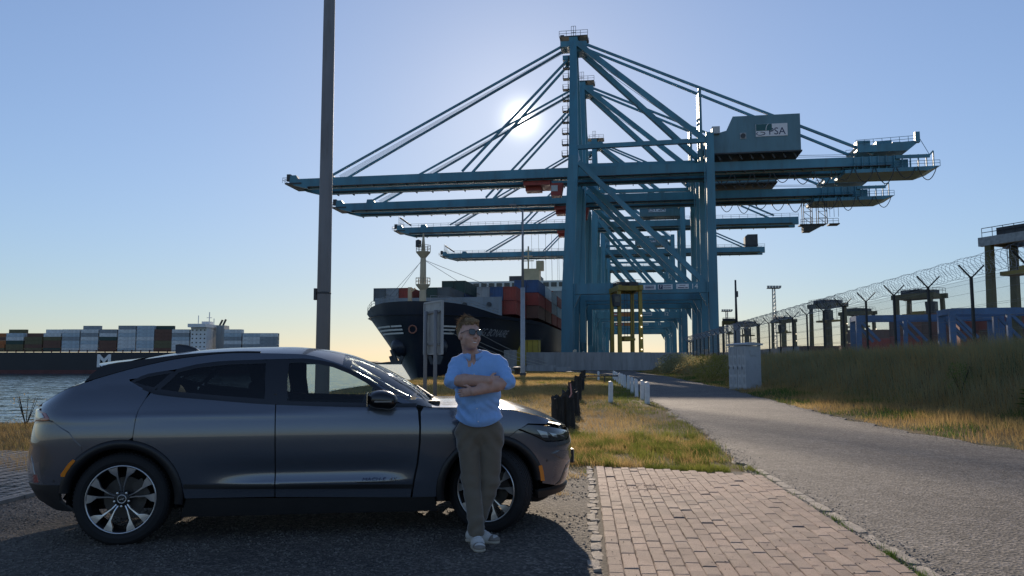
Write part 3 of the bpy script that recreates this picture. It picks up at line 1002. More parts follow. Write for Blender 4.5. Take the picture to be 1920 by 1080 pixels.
CONT_COL = {'white': (0.62, 0.64, 0.64), 'pale blue': (0.42, 0.50, 0.55), 'grey': (0.26, 0.29, 0.31), 'dark grey': (0.10, 0.12, 0.13),
            'red': (0.28, 0.045, 0.03), 'brown': (0.13, 0.06, 0.04), 'olive': (0.12, 0.105, 0.05), 'blue': (0.035, 0.085, 0.20),
            'dark green': (0.025, 0.06, 0.05), 'orange': (0.38, 0.12, 0.03), 'dark blue': (0.02, 0.045, 0.10)}
CONT_M = {}
CONT_ME = {}
def container(colour, loc, rz, label, group):
    if colour not in CONT_ME:
        me = CONT.copy()
        me.materials.append(mat('container_' + colour.replace(' ', '_'), CONT_COL[colour], 0.6, var=0.15, scale=0.5, dirt=(0.10, 0.07, 0.05), dirt_amt=0.45))
        CONT_ME[colour] = me
    o = bpy.data.objects.new('shipping_container', CONT_ME[colour])
    link(o)
    o.location = loc
    o.rotation_euler = (0, 0, rz)
    return tag(o, label, 'container', group)

M_HULL = mat('hull_navy_paint', (0.018, 0.024, 0.040), 0.42, var=0.25, scale=0.12, dirt=(0.06, 0.05, 0.045), dirt_amt=0.35, streak=True)
M_HULLB = mat('hull_dark_paint', (0.012, 0.015, 0.022), 0.5, var=0.2, scale=0.05)
M_BOOT = mat('boot_top_red', (0.10, 0.03, 0.03), 0.6, var=0.3, scale=0.1)
M_SHIPGREY = mat('ship_grey_paint', (0.20, 0.24, 0.27), 0.55, var=0.15, scale=0.3, dirt=(0.12, 0.09, 0.07), dirt_amt=0.4, streak=True)
M_CREAM = mat('mast_cream_paint', (0.50, 0.42, 0.28), 0.55, var=0.12, scale=0.5)
M_SUPER = mat('superstructure_white', (0.68, 0.69, 0.69), 0.5, var=0.08, scale=0.4)
M_GLASSD = mat('dark_window', (0.02, 0.025, 0.03), 0.15, var=0.1)
M_LINE = mat('mooring_line', (0.45, 0.42, 0.36), 0.8, var=0.1)

SHIP = empty('container_ship', (-15.7, 120, WATER_Z), CR_RZ, 'dark blue container ship moored bow first at the quay beside the cranes', 'ship')
DK = 15.7
BD = [(0, 0.5), (0.6, 2.6), (2, 5.2), (5, 8.2), (10, 10.8), (20, 13.2), (30, 15.0), (40, 16.0), (200, 16.0)]
BW_ = [(0, 0.12), (3, 0.7), (10, 2.6), (25, 6.5), (45, 12.0), (60, 15.2), (75, 16.0), (200, 16.0)]
def stem_a(z):
    return 8.0 * max(0.0, 1 - z / DK) ** 1.15
def hull_b(d, z):
    t_ = max(0.0, min(1.0, z / DK)) ** 1.25
    return float(np.interp(d, *zip(*BW_))) * (1 - t_) + float(np.interp(d, *zip(*BD))) * t_
def deck_z(a):
    return DK + 0.9 - 1.5 * float(sstep(0, 14, a))
ds = [0, 0.15, 0.4, 0.8, 1.4, 2, 3, 4, 5.5, 7, 9, 11, 13.5, 16, 19, 22, 26, 30, 35, 40, 46, 53, 60, 70, 85, 120, 178]
zs = [-1.0, 0.5, 2, 3.5, 5, 6.5, 8, 9.5, 11, 12.2, 13.4, 14.6, 15.7]
def hull_part(z0, z1, name, mtl):
    v, f = [], []
    lev = [z for z in zs if z0 <= z <= z1]
    for sx in (-1, 1):
        base = len(v)
        for z in lev:
            for d in ds:
                zz = z if z < DK - 0.01 else deck_z(d) + 0.4
                v.append((sx * hull_b(d, min(z, DK)), stem_a(z) + d * (1 - stem_a(z) / 178), zz))
        nd = len(ds)
        for i in range(len(lev) - 1):
            for k in range(nd - 1):
                q = (base + i * nd + k, base + i * nd + k + 1, base + (i + 1) * nd + k + 1, base + (i + 1) * nd + k)
                f.append(q if sx > 0 else q[::-1])
    nd, nl = len(ds), len(lev)
    half = nl * nd
    for i in range(nl - 1):          # close the stem
        f.append((i * nd, half + i * nd, half + (i + 1) * nd, (i + 1) * nd))
    return mesh_obj(name, v, f, mtl, SHIP, smooth=True)
hull_part(-1.0, 15.7, 'hull', M_HULL)
v, f = [], []
for d in ds:
    v += [(-hull_b(d, DK) + 0.15, d, DK - 0.8), (hull_b(d, DK) - 0.15, d, DK - 0.8)]
f = [(2 * i, 2 * i + 1, 2 * i + 3, 2 * i + 2) for i in range(len(ds) - 1)]
mesh_obj('deck', v, f, M_SHIPGREY, SHIP)
def hull_pt(sx, d, z, out=0.06):
    a = stem_a(z) + d * (1 - stem_a(z) / 178)
    return (sx * (hull_b(d, z) + out), a - (out * 1.5 if d < 1 else 0), z)
for sx in (-1, 1):          # three pale lines running aft from the emblem
    for k, z in enumerate((12.1, 12.65, 13.2)):
        dd = np.linspace(0.5, 7.5 + 0.8 * k if sx < 0 else 4.0, 16)
        v, f = [], []
        for d in dd:
            v += [hull_pt(sx, d, z - 0.13), hull_pt(sx, d, z + 0.13)]
        f = [(2 * i, 2 * i + 2, 2 * i + 3, 2 * i + 1) for i in range(15)]
        mesh_obj('bow_stripe', v, f, M_WHITE, SHIP)
ring = [(0.6 * math.cos(k * math.pi / 10), stem_a(12.6) - 0.35 + 0.12 * abs(math.cos(k * math.pi / 10)) * 1.2, 12.65 + 0.6 * math.sin(k * math.pi / 10)) for k in range(21)]
em = MB().tube(ring, 0.12, 6, False).build('bow_emblem', mat('emblem_rust', (0.30, 0.12, 0.08), 0.6), SHIP)
# ship name wrapped on the quay side of the bow
cu = bpy.data.curves.new('ship_name', 'FONT')
cu.body = 'SG BONAIRE'
cu.size = 1.75
cu.shear = 0.3
cu.resolution_u = 3
tmp = bpy.data.objects.new('ship_name', cu)
me = bpy.data.meshes.new_from_object(tmp)
bpy.data.objects.remove(tmp)
co = np.zeros(len(me.vertices) * 3)
me.vertices.foreach_get('co', co)
co = co.reshape(-1, 3)
tw = co[:, 0].max()
for q in co:
    q[:] = hull_pt(1, 9.6 + q[0] / tw * 11.6, 12.0 + q[1], 0.08)
me.vertices.foreach_set('co', co.ravel())
me.materials.append(mat('faded_ship_name', (0.42, 0.44, 0.48), 0.6, var=0.15))
link(bpy.data.objects.new('ship_name', me), SHIP)
# anchors and their bolsters
for sx in (-1, 1):
    bx, by, bz = hull_pt(sx, 2.6, 10.0, 0.0)
    bo = MB().lathe([(0.0, -1.7), (0.9, -1.5), (1.5, -0.8), (1.7, 0.0), (1.5, 0.8), (0.9, 1.5), (0, 1.7)], 14, (bx * 0.85, by - 0.2, bz), 'y').build('anchor_bolster', M_HULL, SHIP, True)
    an = MB().beam((bx * 1.15, by - 1.7, bz - 0.5), (bx * 0.9, by - 1.9, bz - 2.4), 0.5, 0.5)
    an.beam((bx * 0.9 - 1.0, by - 1.9, bz - 1.5), (bx * 0.9 - 0.6, by - 1.9, bz - 2.6), 0.35, 0.5).beam((bx * 0.9 + 1.0, by - 1.9, bz - 1.5), (bx * 0.9 + 0.6, by - 1.9, bz - 2.6), 0.35, 0.5)
    an.beam((bx * 0.9 - 0.8, by - 1.9, bz - 2.5), (bx * 0.9 + 0.8, by - 1.9, bz - 2.5), 0.6, 0.6)
    an.build('anchor', M_STEELD, SHIP)
# breakwater and hatch coaming, foremast, crane posts, rails
MB().box((-1.8, 23.5, 17.3), (24.2, 0.5, 4.4)).box((-13.4, 26, 17.0), (0.4, 5.0, 3.8)).build('breakwater', M_SHIPGREY, SHIP)
for x in (-9.5, -3.0, 3.4, 8.0):
    MB().lathe([(0.0, -0.3), (0.45, -0.3), (0.45, 0.3), (0.0, 0.3)], 12, (x, 23.2, 18.1), 'y').build('breakwater_port', M_STEELD, SHIP)
fm = MB().tube([(-1.2, 11, 15), (-1.2, 11, 24.5), (-1.2, 11, 27.5), (-1.2, 11, 29.5)], [0.62, 0.50, 0.3, 0.12], 10)
fm = fm.build('foremast', M_CREAM, SHIP)
for z, r_ in ((20.6, 1.25), (26.2, 1.25)):
    mb = MB().lathe([(0.5, z - 0.9), (r_, z), (r_, z + 0.12), (0.5, z + 0.12)], 12, (-1.2, 11, 0))
    for k in range(10):
        a0, a1 = k * math.pi / 5, (k + 1) * math.pi / 5
        p0 = (-1.2 + r_ * math.cos(a0), 11 + r_ * math.sin(a0), z + 0.1)
        p1 = (-1.2 + r_ * math.cos(a1), 11 + r_ * math.sin(a1), z + 0.1)
        mb.rail(p0, p1, 1.1, 2, 0.04)
    mb.build('crows_nest', M_CREAM, fm)
MB().lathe([(0, 27.0), (0.5, 27.1), (0.5, 28.2), (0, 28.4)], 10, (-1.9, 10.4, 0)).build('mast_lamp', M_STEELD, fm)
for x, y in ((-4.2, 13.5),):
    MB().beam((x, y, 15), (x, y, 20.5), 0.6).beam((x, y, 19.6), (x + 1.0, y, 20.3), 0.3).build('derrick_post', M_CREAM, SHIP)
for pts in (((-1.2, 11, 25), (-8.5, 15, 19)), ((-1.2, 11, 25.2), (-7.4, 15, 19)), ((-1.2, 11, 25), (6, 24, 20)), ((-1.2, 11, 25), (9.5, 28, 21))):
    MB().tube(pts, 0.04, 4).build('stay_wire', M_ROPE, SHIP)
for sx in (-1, 1):
    mb = MB()
    for i in range(3, 12):
        d0, d1 = ds[i], ds[i + 1]
        mb.rail((sx * (hull_b(d0, DK) - 0.1), d0, deck_z(d0) + 0.4), (sx * (hull_b(d1, DK) - 0.1), d1, deck_z(d1) + 0.4), 0.9, 1.8, 0.035)
    mb.build('bow_railing', M_GALV, SHIP)
# superstructure far aft
sp = MB().box((0, 118, 22), (31, 10, 14)).box((0, 117.5, 30.5), (34, 8, 3.0)).build('superstructure', M_SUPER, SHIP)
for k in range(14):
    MB().box((-15.4 + k * 2.37, 113.45, 30.8), (1.7, 0.1, 1.3)).build('bridge_window', M_GLASSD, sp)
for k in range(10):
    MB().box((-13.5 + k * 3, 112.95, 26.2), (0.7, 0.1, 0.8)).build('porthole', M_GLASSD, sp)
mb = MB().box((3.5, 118, 34), (5, 4, 4)).box((6.0, 118, 37), (2.2, 2.2, 3)).tube([(2.5, 117, 34), (2.5, 117, 43)], 0.25, 6)
for z in (38.5, 40, 41.5):
    mb.box((2.5, 117, z), (3.4 - (z - 38.5) * 0.5, 0.2, 0.25))
mb.build('radar_mast', M_CREAM, SHIP)
MB().box((0, 131, 26), (10, 9, 18)).build('funnel', M_HULL, SHIP)
# mooring lines down to the quay
for p, q in ((hull_pt(1, 0.8, 14.0), (17.5, 22, 6.8)), (hull_pt(1, 1.3, 14.2), (18.8, 25, 6.9)), (hull_pt(1, 5, 13.6), (19.5, 34, 7.0))):
    p, q = Vector(p), Vector(q)
    pts = [p.lerp(q, k / 10) - Vector((0, 0, 0.9 * math.sin(math.pi * k / 10))) for k in range(11)]
    MB().tube(pts, 0.035, 5).build('mooring_line', M_LINE, SHIP)

SHIP_M = Matrix.Translation(SHIP.location) @ Matrix.Rotation(CR_RZ, 4, 'Z')
ORD = ['first', 'second', 'third', 'fourth', 'fifth', 'sixth', 'seventh', 'eighth', 'ninth', 'tenth', 'eleventh', 'twelfth', 'thirteenth', 'fourteenth', 'fifteenth']
def ship_container(bay, colx, tier, colour, base=17.0):
    a = 31.5 + bay * 13.2
    x = -15.0 + colx * 2.52 + 1.25
    z = base + tier * 2.62
    p = SHIP_M @ Vector((x, a, z))
    container(colour, p, CR_RZ, '%s container, %s tier, %s bay, %s row from the river on the moored ship' % (colour, ORD[tier], ORD[bay], ORD[colx]), 'containers on the moored ship')
lay = {0: [('dark grey',), ('grey',), ('red',), None, ('dark green',), ('dark grey',), None, None, ('red', 'grey'), ('red', 'blue'), ('red', 'red')],
       1: [None, None, ('grey',), ('grey',), ('dark green', 'dark green'), ('dark blue', 'dark green'), None, ('dark grey',), ('red', 'red'), ('red', 'blue'), ('red', 'red', 'blue'), ('brown', 'red', 'blue')],
       2: [None, None, None, ('grey', 'grey'), None, ('dark grey', 'dark green'), ('dark green', 'dark grey'), None, None, ('red', 'grey', 'blue'), ('brown', 'red', 'blue'), ('brown', 'red', 'white')],
       3: [None, None, None, None, ('dark grey', 'dark green'), ('dark green', 'dark grey'), ('dark grey', 'grey'), ('dark blue', 'dark grey'), ('grey', 'dark grey'), ('brown', 'red', 'grey'), ('brown', 'grey', 'white'), ('red', 'grey', 'grey')],
       4: [None, None, None, None, None, None, None, None, None, None, ('red', 'grey', 'white'), ('red', 'pale blue', 'red')],
       5: [None, None, None, None, None, None, None, None, None, None, ('red', 'grey', 'grey', 'red'), ('red', 'red', 'grey', 'grey')]}
for bay, cols in lay.items():
    for c, st in enumerate(cols):
        if st:
            for k, cname in enumerate(st):
                ship_container(bay, c, k, cname, 19.1 if c < 8 else 16.4)

# ------------------------------------------------------------------ the long ship across the river
FS = empty('cargo_ship', (-290, 560, WATER_Z), 0, 'long dark cargo ship with tall container stacks passing on the river', 'ship')
L0, L1 = -140, 122
prof = [(L0, 0.0), (L1 - 6, 0.0), (L1, 5), (L1 + 3, 14.6), (L0, 14.6)]
MB().prism(prof, 'y', -20, 20).build('hull', M_HULLB, FS)
MB().box(((L0 + L1) / 2 - 4, -20.1, 1.2), (L1 - L0 - 12, 0.3, 2.4)).build('boot_top', M_BOOT, FS)
mb = MB()
for k in range(42):
    mb.box((L0 + 4 + k * 6.2, -19.7, 15.4), (0.5, 0.5, 1.6))
mb.box(((L0 + L1) / 2, -19.7, 16.2), (L1 - L0 - 6, 0.3, 0.25))
mb.build('lashing_rail', M_BOOT, FS)
text_obj('hull_letter', 'M', 12.0, M_WHITE, FS, (6.5, -20.35, 8.3), FR, 0.05, sx=1.15, bold=0.35)
br = MB().box((71, -4, 22.5), (11, 30, 19)).box((71, -4, 33.2), (12.5, 38, 2.4)).build('superstructure', M_SUPER, FS)
for k in range(5):
    for j in range(4):
        MB().box((66.8 + j * 2.8, -19.08, 18.5 + k * 2.9), (0.9, 0.12, 0.9)).build('porthole', M_GLASSD, br)
mb = MB().tube([(66, -8, 34), (66, -8, 41)], 0.3, 5).tube([(73, -6, 34), (73, -6, 43.5)], 0.35, 5).box((73, -6, 39.5), (3.6, 0.4, 0.4)).box((71, -4, 35.6), (6, 6, 2.4)).tube([(76, -5, 34), (76, -5, 39)], 0.3, 5)
mb.build('mast', M_SUPER, br)
fu = MB().prism([(79, 16), (86, 16), (84.5, 34), (79, 34)], 'y', -8, 2).build('funnel', M_SHIPGREY, FS)
MB().beam((80.6, -6, 34), (82.6, -6, 38), 1.1).beam((83, -6, 34), (85.0, -6, 38.4), 1.1).build('exhaust_pipe', M_STEELD, fu)
stacks = [(-70, 2, 'brown', 'orange', 5), (-57, 5, 'olive', 'white', 6), (-44, 4, 'olive', 'olive', 5), (-31, 5, 'brown', 'white', 6), (-18, 6, 'pale blue', 'pale blue', 6), (-5, 6, 'white', 'white', 7),
          (8, 6, 'brown', 'white', 6), (21, 7, 'white', 'white', 7), (34, 7, 'pale blue', 'pale blue', 7), (46.5, 6, 'olive', 'brown', 7), (58.5, 6, 'white', 'grey', 6), (95, 6, 'grey', 'white', 6), (108, 5, 'white', 'pale blue', 5), (120, 5, 'grey', 'grey', 5)]
M_LOGO = mat('container_logo_navy', (0.03, 0.05, 0.14), 0.6, var=0.1)
for i, (x, n, c0, c1, h) in enumerate(stacks):
    for row in range(2):
        for k in range(h if row else n):
            cn = c0 if (k < n - 2 or (k + i) % 3 == 0) else c1
            if row == 0 and k == 0 and i in (4, 8):
                cn = 'white'
            elif cn in ('white', 'pale blue', 'grey'):
                cn = ['white', 'pale blue', 'white', 'grey', 'pale blue'][(i * 3 + k * 2 + row) % 5] if (i + k) % 2 else cn
            elif cn in ('olive', 'brown'):
                cn = ['olive', 'brown', 'brown', 'dark green'][(i + k * 3) % 4] if (i + k) % 3 == 0 else cn
            oc = container(cn, (-290 + x, 560 - 18.2 + row * 2.6, WATER_Z + 15.0 + k * 2.62), math.pi / 2,
                      '%s container, %s tier of %s %sstack %s of the river ship bridge' % (cn, ORD[k], ORD[10 - i] if i < 11 else ORD[i - 11], '' if row == 0 else 'rear ', 'left' if i < 11 else 'right'), 'containers on the river ship')
            if row == 0 and cn in ('white', 'pale blue') and i in (1, 3, 5, 7, 8, 10):
                lg = MB().box((1.28, -1.4, 1.35), (0.05, 1.4, 1.1)).build('logo_mark', M_LOGO, oc)
                MB().box((1.28, 2.2, 1.35), (0.05, 4.4, 0.6)).build('logo_print', M_LOGO, oc)

# ================================================================== terminal yard behind the wall and fence
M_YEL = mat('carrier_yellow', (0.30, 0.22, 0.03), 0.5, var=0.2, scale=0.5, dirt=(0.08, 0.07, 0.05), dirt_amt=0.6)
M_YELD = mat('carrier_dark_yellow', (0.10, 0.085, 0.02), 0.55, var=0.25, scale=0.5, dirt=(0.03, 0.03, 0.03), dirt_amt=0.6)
M_TYRE = mat('tyre_rubber', (0.011, 0.011, 0.012), 0.8, var=0.2, scale=8)
M_BLUEF = mat('frame_blue_paint', (0.04, 0.13, 0.30), 0.5, var=0.2, scale=0.6, dirt=(0.05, 0.05, 0.06), dirt_amt=0.5)
M_LAMPW = bpy.data.materials.new('lit_work_lamp')
M_LAMPW.use_nodes = True
_b = M_LAMPW.node_tree.nodes['Principled BSDF']
_b.inputs['Emission Color'].default_value = (1, 0.85, 0.6, 1)
_b.inputs['Emission Strength'].default_value = 2.0
_b.inputs['Base Color'].default_value = (0.8, 0.8, 0.7, 1)

def straddle(loc, rz, label, body, H=15.2, load=False, top=None):
    """straddle carrier: two side frames on four wheels each, four legs, top frame, cab, engine boxes, spreader"""
    r_ = empty('straddle_carrier', loc, rz, label, 'straddle carrier', 'straddle carriers in the container yard')
    Wd, Ld = 4.9, 8.6
    for sx in (-1, 1):
        x = sx * (Wd / 2 - 0.35)
        MB().box((x, 0, 1.35), (0.75, Ld + 1.6, 0.9)).build('side_beam', body, r_)
        for y in (-Ld / 2 + 0.5, Ld / 2 - 0.5):
            MB().beam((x, y, 1.7), (x, y * 0.93, H - 0.8), 0.75, 0.85, up=(0, 1, 0), w2=0.65, h2=0.7).build('leg', body, r_)
        MB().box((x, 0, H - 0.5), (0.7, Ld + 0.6, 1.0)).build('top_beam', top or body, r_)
        for k in range(4):
            y = -Ld / 2 - 0.1 + k * (Ld + 0.2) / 3
            w = MB().lathe([(0.0, -0.22), (0.45, -0.22), (0.72, -0.16), (0.75, 0), (0.72, 0.16), (0.45, 0.22), (0, 0.22)], 16, (x, y, 0.75), 'x').build('wheel', M_TYRE, r_, True)
        # ladder lamps down the leg
    for y in (-Ld / 2 + 0.8, Ld / 2 - 0.8):
        MB().box((0, y, H - 0.55), (Wd - 1.1, 0.7, 0.9)).build('cross_beam', body, r_)
    MB().box((-0.2, 0.6, H + 0.45), (3.6, 4.2, 0.9)).box((1.0, -2.4, H + 0.35), (1.8, 1.6, 0.7)).build('engine_housing', M_STEELD, r_)
    cab = MB().prism([(-Wd / 2 - 0.9, H - 4.2), (-Wd / 2 + 0.3, H - 4.2), (-Wd / 2 + 0.3, H - 1.9), (-Wd / 2 - 1.2, H - 1.9)], 'y', -Ld / 2 - 0.9, -Ld / 2 + 0.9).build('cab', M_STEELD, r_)
    MB().box((-Wd / 2 - 0.35, -Ld / 2 - 0.93, H - 2.9), (0.9, 0.05, 1.2)).build('cab_window', M_GLASSD, cab)
    mb = MB().rail((-Wd / 2 + 0.3, -Ld / 2, H + 0.05), (Wd / 2 - 0.3, -Ld / 2, H + 0.05), 1.0, 0.9, 0.04)
    mb.rail((-Wd / 2 + 0.3, -Ld / 2, H + 0.05), (-Wd / 2 + 0.3, Ld / 2, H + 0.05), 1.0, 1.1, 0.04)
    mb.build('railing', M_STEELD, r_)
    sz = 6.0 if load else H - 4.2
    sp = MB().box((0, 0, sz), (2.2, 6.4, 0.45)).box((0, 0, sz + 0.45), (1.4, 2.6, 0.5)).build('spreader', M_YEL, r_)
    for x in (-0.8, 0.8):
        for y in (-2.4, 2.4):
            MB().tube([(x, y, sz), (x, y, H - 0.9)], 0.05, 4).build('hoist_chain', M_STEELD, r_)
    for k in range(4):
        MB().box((Wd / 2 - 0.35, -Ld / 2 + 0.02, 4.0 + k * 2.2), (0.22, 0.1, 0.22)).build('marker_lamp', M_LAMPW, r_)
    return r_
def place(px, Y):
    p = at(px, 690, Y)
    return (p.x, Y, 0)
straddle(place(1175, 155), R(4), 'yellow straddle carrier standing in front of the nearest crane portal', M_YEL, 16.6, True)
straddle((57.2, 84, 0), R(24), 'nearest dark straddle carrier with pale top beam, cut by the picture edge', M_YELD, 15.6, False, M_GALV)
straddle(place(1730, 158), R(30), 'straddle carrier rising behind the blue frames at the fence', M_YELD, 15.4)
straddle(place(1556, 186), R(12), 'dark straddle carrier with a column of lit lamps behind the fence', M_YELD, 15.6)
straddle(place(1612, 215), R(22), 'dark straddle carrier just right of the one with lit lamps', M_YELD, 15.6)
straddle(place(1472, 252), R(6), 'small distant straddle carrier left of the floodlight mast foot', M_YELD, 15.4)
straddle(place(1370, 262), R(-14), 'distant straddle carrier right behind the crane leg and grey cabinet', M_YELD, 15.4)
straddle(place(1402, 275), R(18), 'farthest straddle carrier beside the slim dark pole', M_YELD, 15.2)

def yard_containers(lst):
    for cn, x, y, z, rz, lab in lst:
        container(cn, (x, y, z), rz, lab, 'containers standing in the yard')
yc = []
for i, (px, Y, n, cs) in enumerate([(1530, 175, 2, ('red', 'brown')), (1512, 182, 2, ('red', 'red')), (1496, 190, 1, ('red',)), (1655, 150, 3, ('brown', 'red', 'brown')), (1632, 168, 2, ('brown', 'brown')),
                                    (1690, 120, 2, ('brown', 'red')), (1760, 110, 3, ('brown', 'red', 'brown')), (1830, 100, 3, ('red', 'brown', 'brown')), (1900, 92, 3, ('brown', 'red', 'red')), (1950, 90, 3, ('brown', 'brown', 'red')),
                                    (1107, 152, 1, ('brown',)), (1185, 185, 1, ('dark blue',)), (1235, 200, 1, ('red',)), (1285, 190, 1, ('brown',)), (1330, 205, 1, ('red',)), (1015, 175, 1, ('orange',))]):
    p = place(px, Y)
    for k in range(n):
        where = 'in the yard beyond the fence' if px > 1400 else 'on the quay under the cranes'
        yc.append((cs[k], p[0], Y, 0.05 + 2.6 * k, R(86 if px < 1400 else 80 + 3 * (i % 4)), '%s container, %s tier of the %s stack %s' % (cs[k], ORD[k], ORD[i % 15] if i < 15 else 'last', where)))
yard_containers(yc)
# yellow service hut at the quay corner
hut = empty('service_hut', (1.4, 150, 0), CR_RZ, 'yellow service hut behind the wall, partly behind the street lamp post', 'hut')
MB().box((1.6, 1.5, 2.9), (4.4, 3.0, 5.8)).build('wall', mat('hut_yellow', (0.50, 0.38, 0.06), 0.6, var=0.15, scale=0.5), hut)
for k in range(5):
    MB().box((-0.55 + k * 1.07, -0.05, 2.9), (0.12, 0.12, 5.8)).build('rib', M_YEL, hut)
MB().box((1.6, 1.5, 5.9), (4.7, 3.3, 0.2)).build('roof', M_STEELD, hut)

# blue steel frames stacked behind the fence
def blue_frame(x, y, z, rz, L, Hh, lab):
    r_ = empty('steel_frame', (x, y, z), rz, lab, 'steel frame', 'blue steel frames behind the fence')
    for sy in (-1.2, 1.2):
        for k in range(4):
            MB().box((-L / 2 + k * L / 3, sy, Hh / 2), (0.42 if k in (0, 3) else 0.3, 0.3, Hh)).build('post', M_BLUEF, r_)
        MB().box((0, sy, Hh - 0.2), (L, 0.32, 0.5)).build('top_rail', M_BLUEF, r_)
        MB().box((0, sy, 0.25), (L, 0.32, 0.4)).build('bottom_rail', M_BLUEF, r_)
        for k in range(3):
            MB().beam((-L / 2 + k * L / 3 + 0.2, sy, Hh - 0.5), (-L / 2 + (k + 0.45) * L / 3, sy, Hh * 0.55), 0.22).build('knee_brace', M_BLUEF, r_)
    for k in (0, 3):
        MB().box((-L / 2 + k * L / 3, 0, Hh - 0.2), (0.4, 2.1, 0.45)).build('end_beam', M_BLUEF, r_)
    return r_
blue_frame(36.8, 69, 0.6, R(-12), 11.5, 5.0, 'blue steel frame behind the fence, farther of the two')
blue_frame(40.2, 60, 0.6, R(-10), 12.0, 5.0, 'large blue steel frame behind the fence, nearer of the two')

# ------------------------------------------------------------------ fence with razor wire
M_FPOST = mat('fence_post_dark', (0.02, 0.022, 0.022), 0.6, var=0.2)
M_WIRE = mat('fence_wire', (0.16, 0.17, 0.17), 0.45, 0.5, var=0.1)
M_RAZOR = mat('razor_wire', (0.20, 0.20, 0.20), 0.4, 0.6, var=0.1)
FENCE = empty('security_fence', (float(fence_x(24)), 24, 2.15), 0, 'wire mesh security fence with forked posts and razor wire on the bank', 'fence')
FO = Vector((float(fence_x(24)), 24, 2.15))
fy = [16.85 + 3.65 * k for k in range(28)]
fz = 2.12
for k, y in enumerate(fy):
    x = float(fence_x(y))
    b0 = Vector((x, y, fz - 0.2)) - FO
    top = b0 + Vector((0, 0, 2.62))
    MB().beam(b0, top, 0.085, 0.085).build('post', M_FPOST, FENCE)
    for sx in (-1, 1):
        MB().beam(top - Vector((0, 0, 0.05)), top + Vector((sx * 0.46, -0.05, 0.42)), 0.045, 0.045).build('fork_arm', M_FPOST, FENCE)
for k in range(len(fy) - 1):
    y0, y1 = fy[k] + 0.05, fy[k + 1] - 0.05
    near = y0 < 40
    mb = MB()
    r0 = 0.0035 if near else 0.006
    nv = 60 if near else 24
    for j in range(nv + 1):
        y = y0 + (y1 - y0) * j / nv
        p = Vector((float(fence_x(y)) + 0.06, y, fz + 0.03)) - FO
        mb.tube([p, p + Vector((0, 0, 2.34))], r0, 3, False)
    for z in (0.05, 0.42, 0.48, 0.9, 1.32, 1.38, 1.85, 2.2, 2.34):
        p = Vector((float(fence_x(y0)) + 0.06, y0, fz + z)) - FO
        q = Vector((float(fence_x(y1)) + 0.06, y1, fz + z)) - FO
        mb.tube([p, q], r0 * 1.3, 3, False)
    mb.build('mesh_panel', M_WIRE, FENCE, fix=False)
    # razor coil
    pts = []
    turns = 11
    for j in range(turns * 14 + 1):
        a_ = 2 * math.pi * j / 14
        y = fy[k] + (fy[k + 1] - fy[k]) * j / (turns * 14)
        rad = 0.36 + 0.02 * math.sin(j * 0.37)
        pts.append(Vector((float(fence_x(y)) + rad * math.cos(a_) + 0.03 * math.sin(j), y + 0.28 * math.sin(a_), fz + 2.78 + rad * math.sin(a_))) - FO)
    MB().tube(pts, 0.007 if near else 0.011, 3, False).build('razor_coil', M_RAZOR, FENCE, fix=False)
    for sx in (-0.3, 0.0, 0.3):
        p = Vector((float(fence_x(fy[k])) + sx, fy[k], fz + 2.75)) - FO
        q = Vector((float(fence_x(fy[k + 1])) + sx, fy[k + 1], fz + 2.75)) - FO
        MB().tube([p, q], 0.004 if near else 0.006, 3, False).build('strand_wire', M_RAZOR, FENCE, fix=False)
# plinth of the fence along the crest of the bank
pl_ = empty('fence_plinth', (float(fence_x(60)), 60, 0), 0, 'low concrete plinth under the far stretch of the security fence', 'wall')
for k in range(10, 27):
    y0, y1 = fy[k], fy[k + 1]
    p = Vector((float(fence_x(y0)) + 0.3 - float(fence_x(60)), y0 - 60, 2.2))
    q = Vector((float(fence_x(y1)) + 0.3 - float(fence_x(60)), y1 - 60, 2.2))
    MB().beam(p, q - (q - p).normalized() * 0.03, 0.2, 0.7).build('plinth_block', M_WALL, pl_)

# ------------------------------------------------------------------ poles, masts, cabinet, posts
M_POLE = mat('weathered_pole', (0.22, 0.225, 0.235), 0.7, var=0.2, scale=1.5, dirt=(0.09, 0.075, 0.06), dirt_amt=0.6, streak=True)
M_POLEL = mat('galvanised_pole', (0.36, 0.37, 0.38), 0.55, 0.3, var=0.12, scale=1.5)
pb = at(604, 745, 14.6)
pole = empty('lamp_pole', (pb.x, 14.6, 0), 0, 'tall grey steel pole standing behind the parked car', 'pole')
pole.rotation_euler = (0, R(-0.25), 0)
MB().tube([(0, 0, -0.3), (0, 0, 4), (0, 0, 9), (0, 0, 14)], [0.137, 0.125, 0.108, 0.09], 20).build('shaft', M_POLE, pole, True)
cl = MB().lathe([(0.128, 2.74), (0.134, 2.745), (0.134, 2.775), (0.128, 2.78)], 20).build('clamp_band', M_STEELD, pole)
MB().box((-0.155, -0.02, 2.74), (0.05, 0.08, 0.22)).build('bracket', M_STEELD, cl)
MB().beam((0, 0, 13.6), (1.6, 0, 14.3), 0.09).box((1.9, 0, 14.35), (0.7, 0.3, 0.16)).build('lamp_arm', M_POLE, pole)

lp = empty('street_lamp', (1.17, 84, 0), 0, 'slim street lamp post with pale lower half in front of the moored ship', 'street lamp')
MB().tube([(0, 0, -0.2), (0, 0, 0.5), (0, 0, 9.6)], [0.30, 0.26, 0.23], 12).build('lower_shaft', M_POLEL, lp, True)
MB().tube([(0, 0, 9.6), (0, 0, 18.2)], [0.16, 0.10], 10).build('upper_shaft', M_POLE, lp, True)
MB().beam((0, 0, 18.0), (-0.9, -0.4, 18.6), 0.12).box((-1.1, -0.5, 18.65), (0.8, 0.35, 0.18)).build('lamp_head', M_POLE, lp)
MB().tube([(0, 0, -0.2), (0, 0, 0.35)], 0.36, 12).build('foot', M_STEELD, lp)

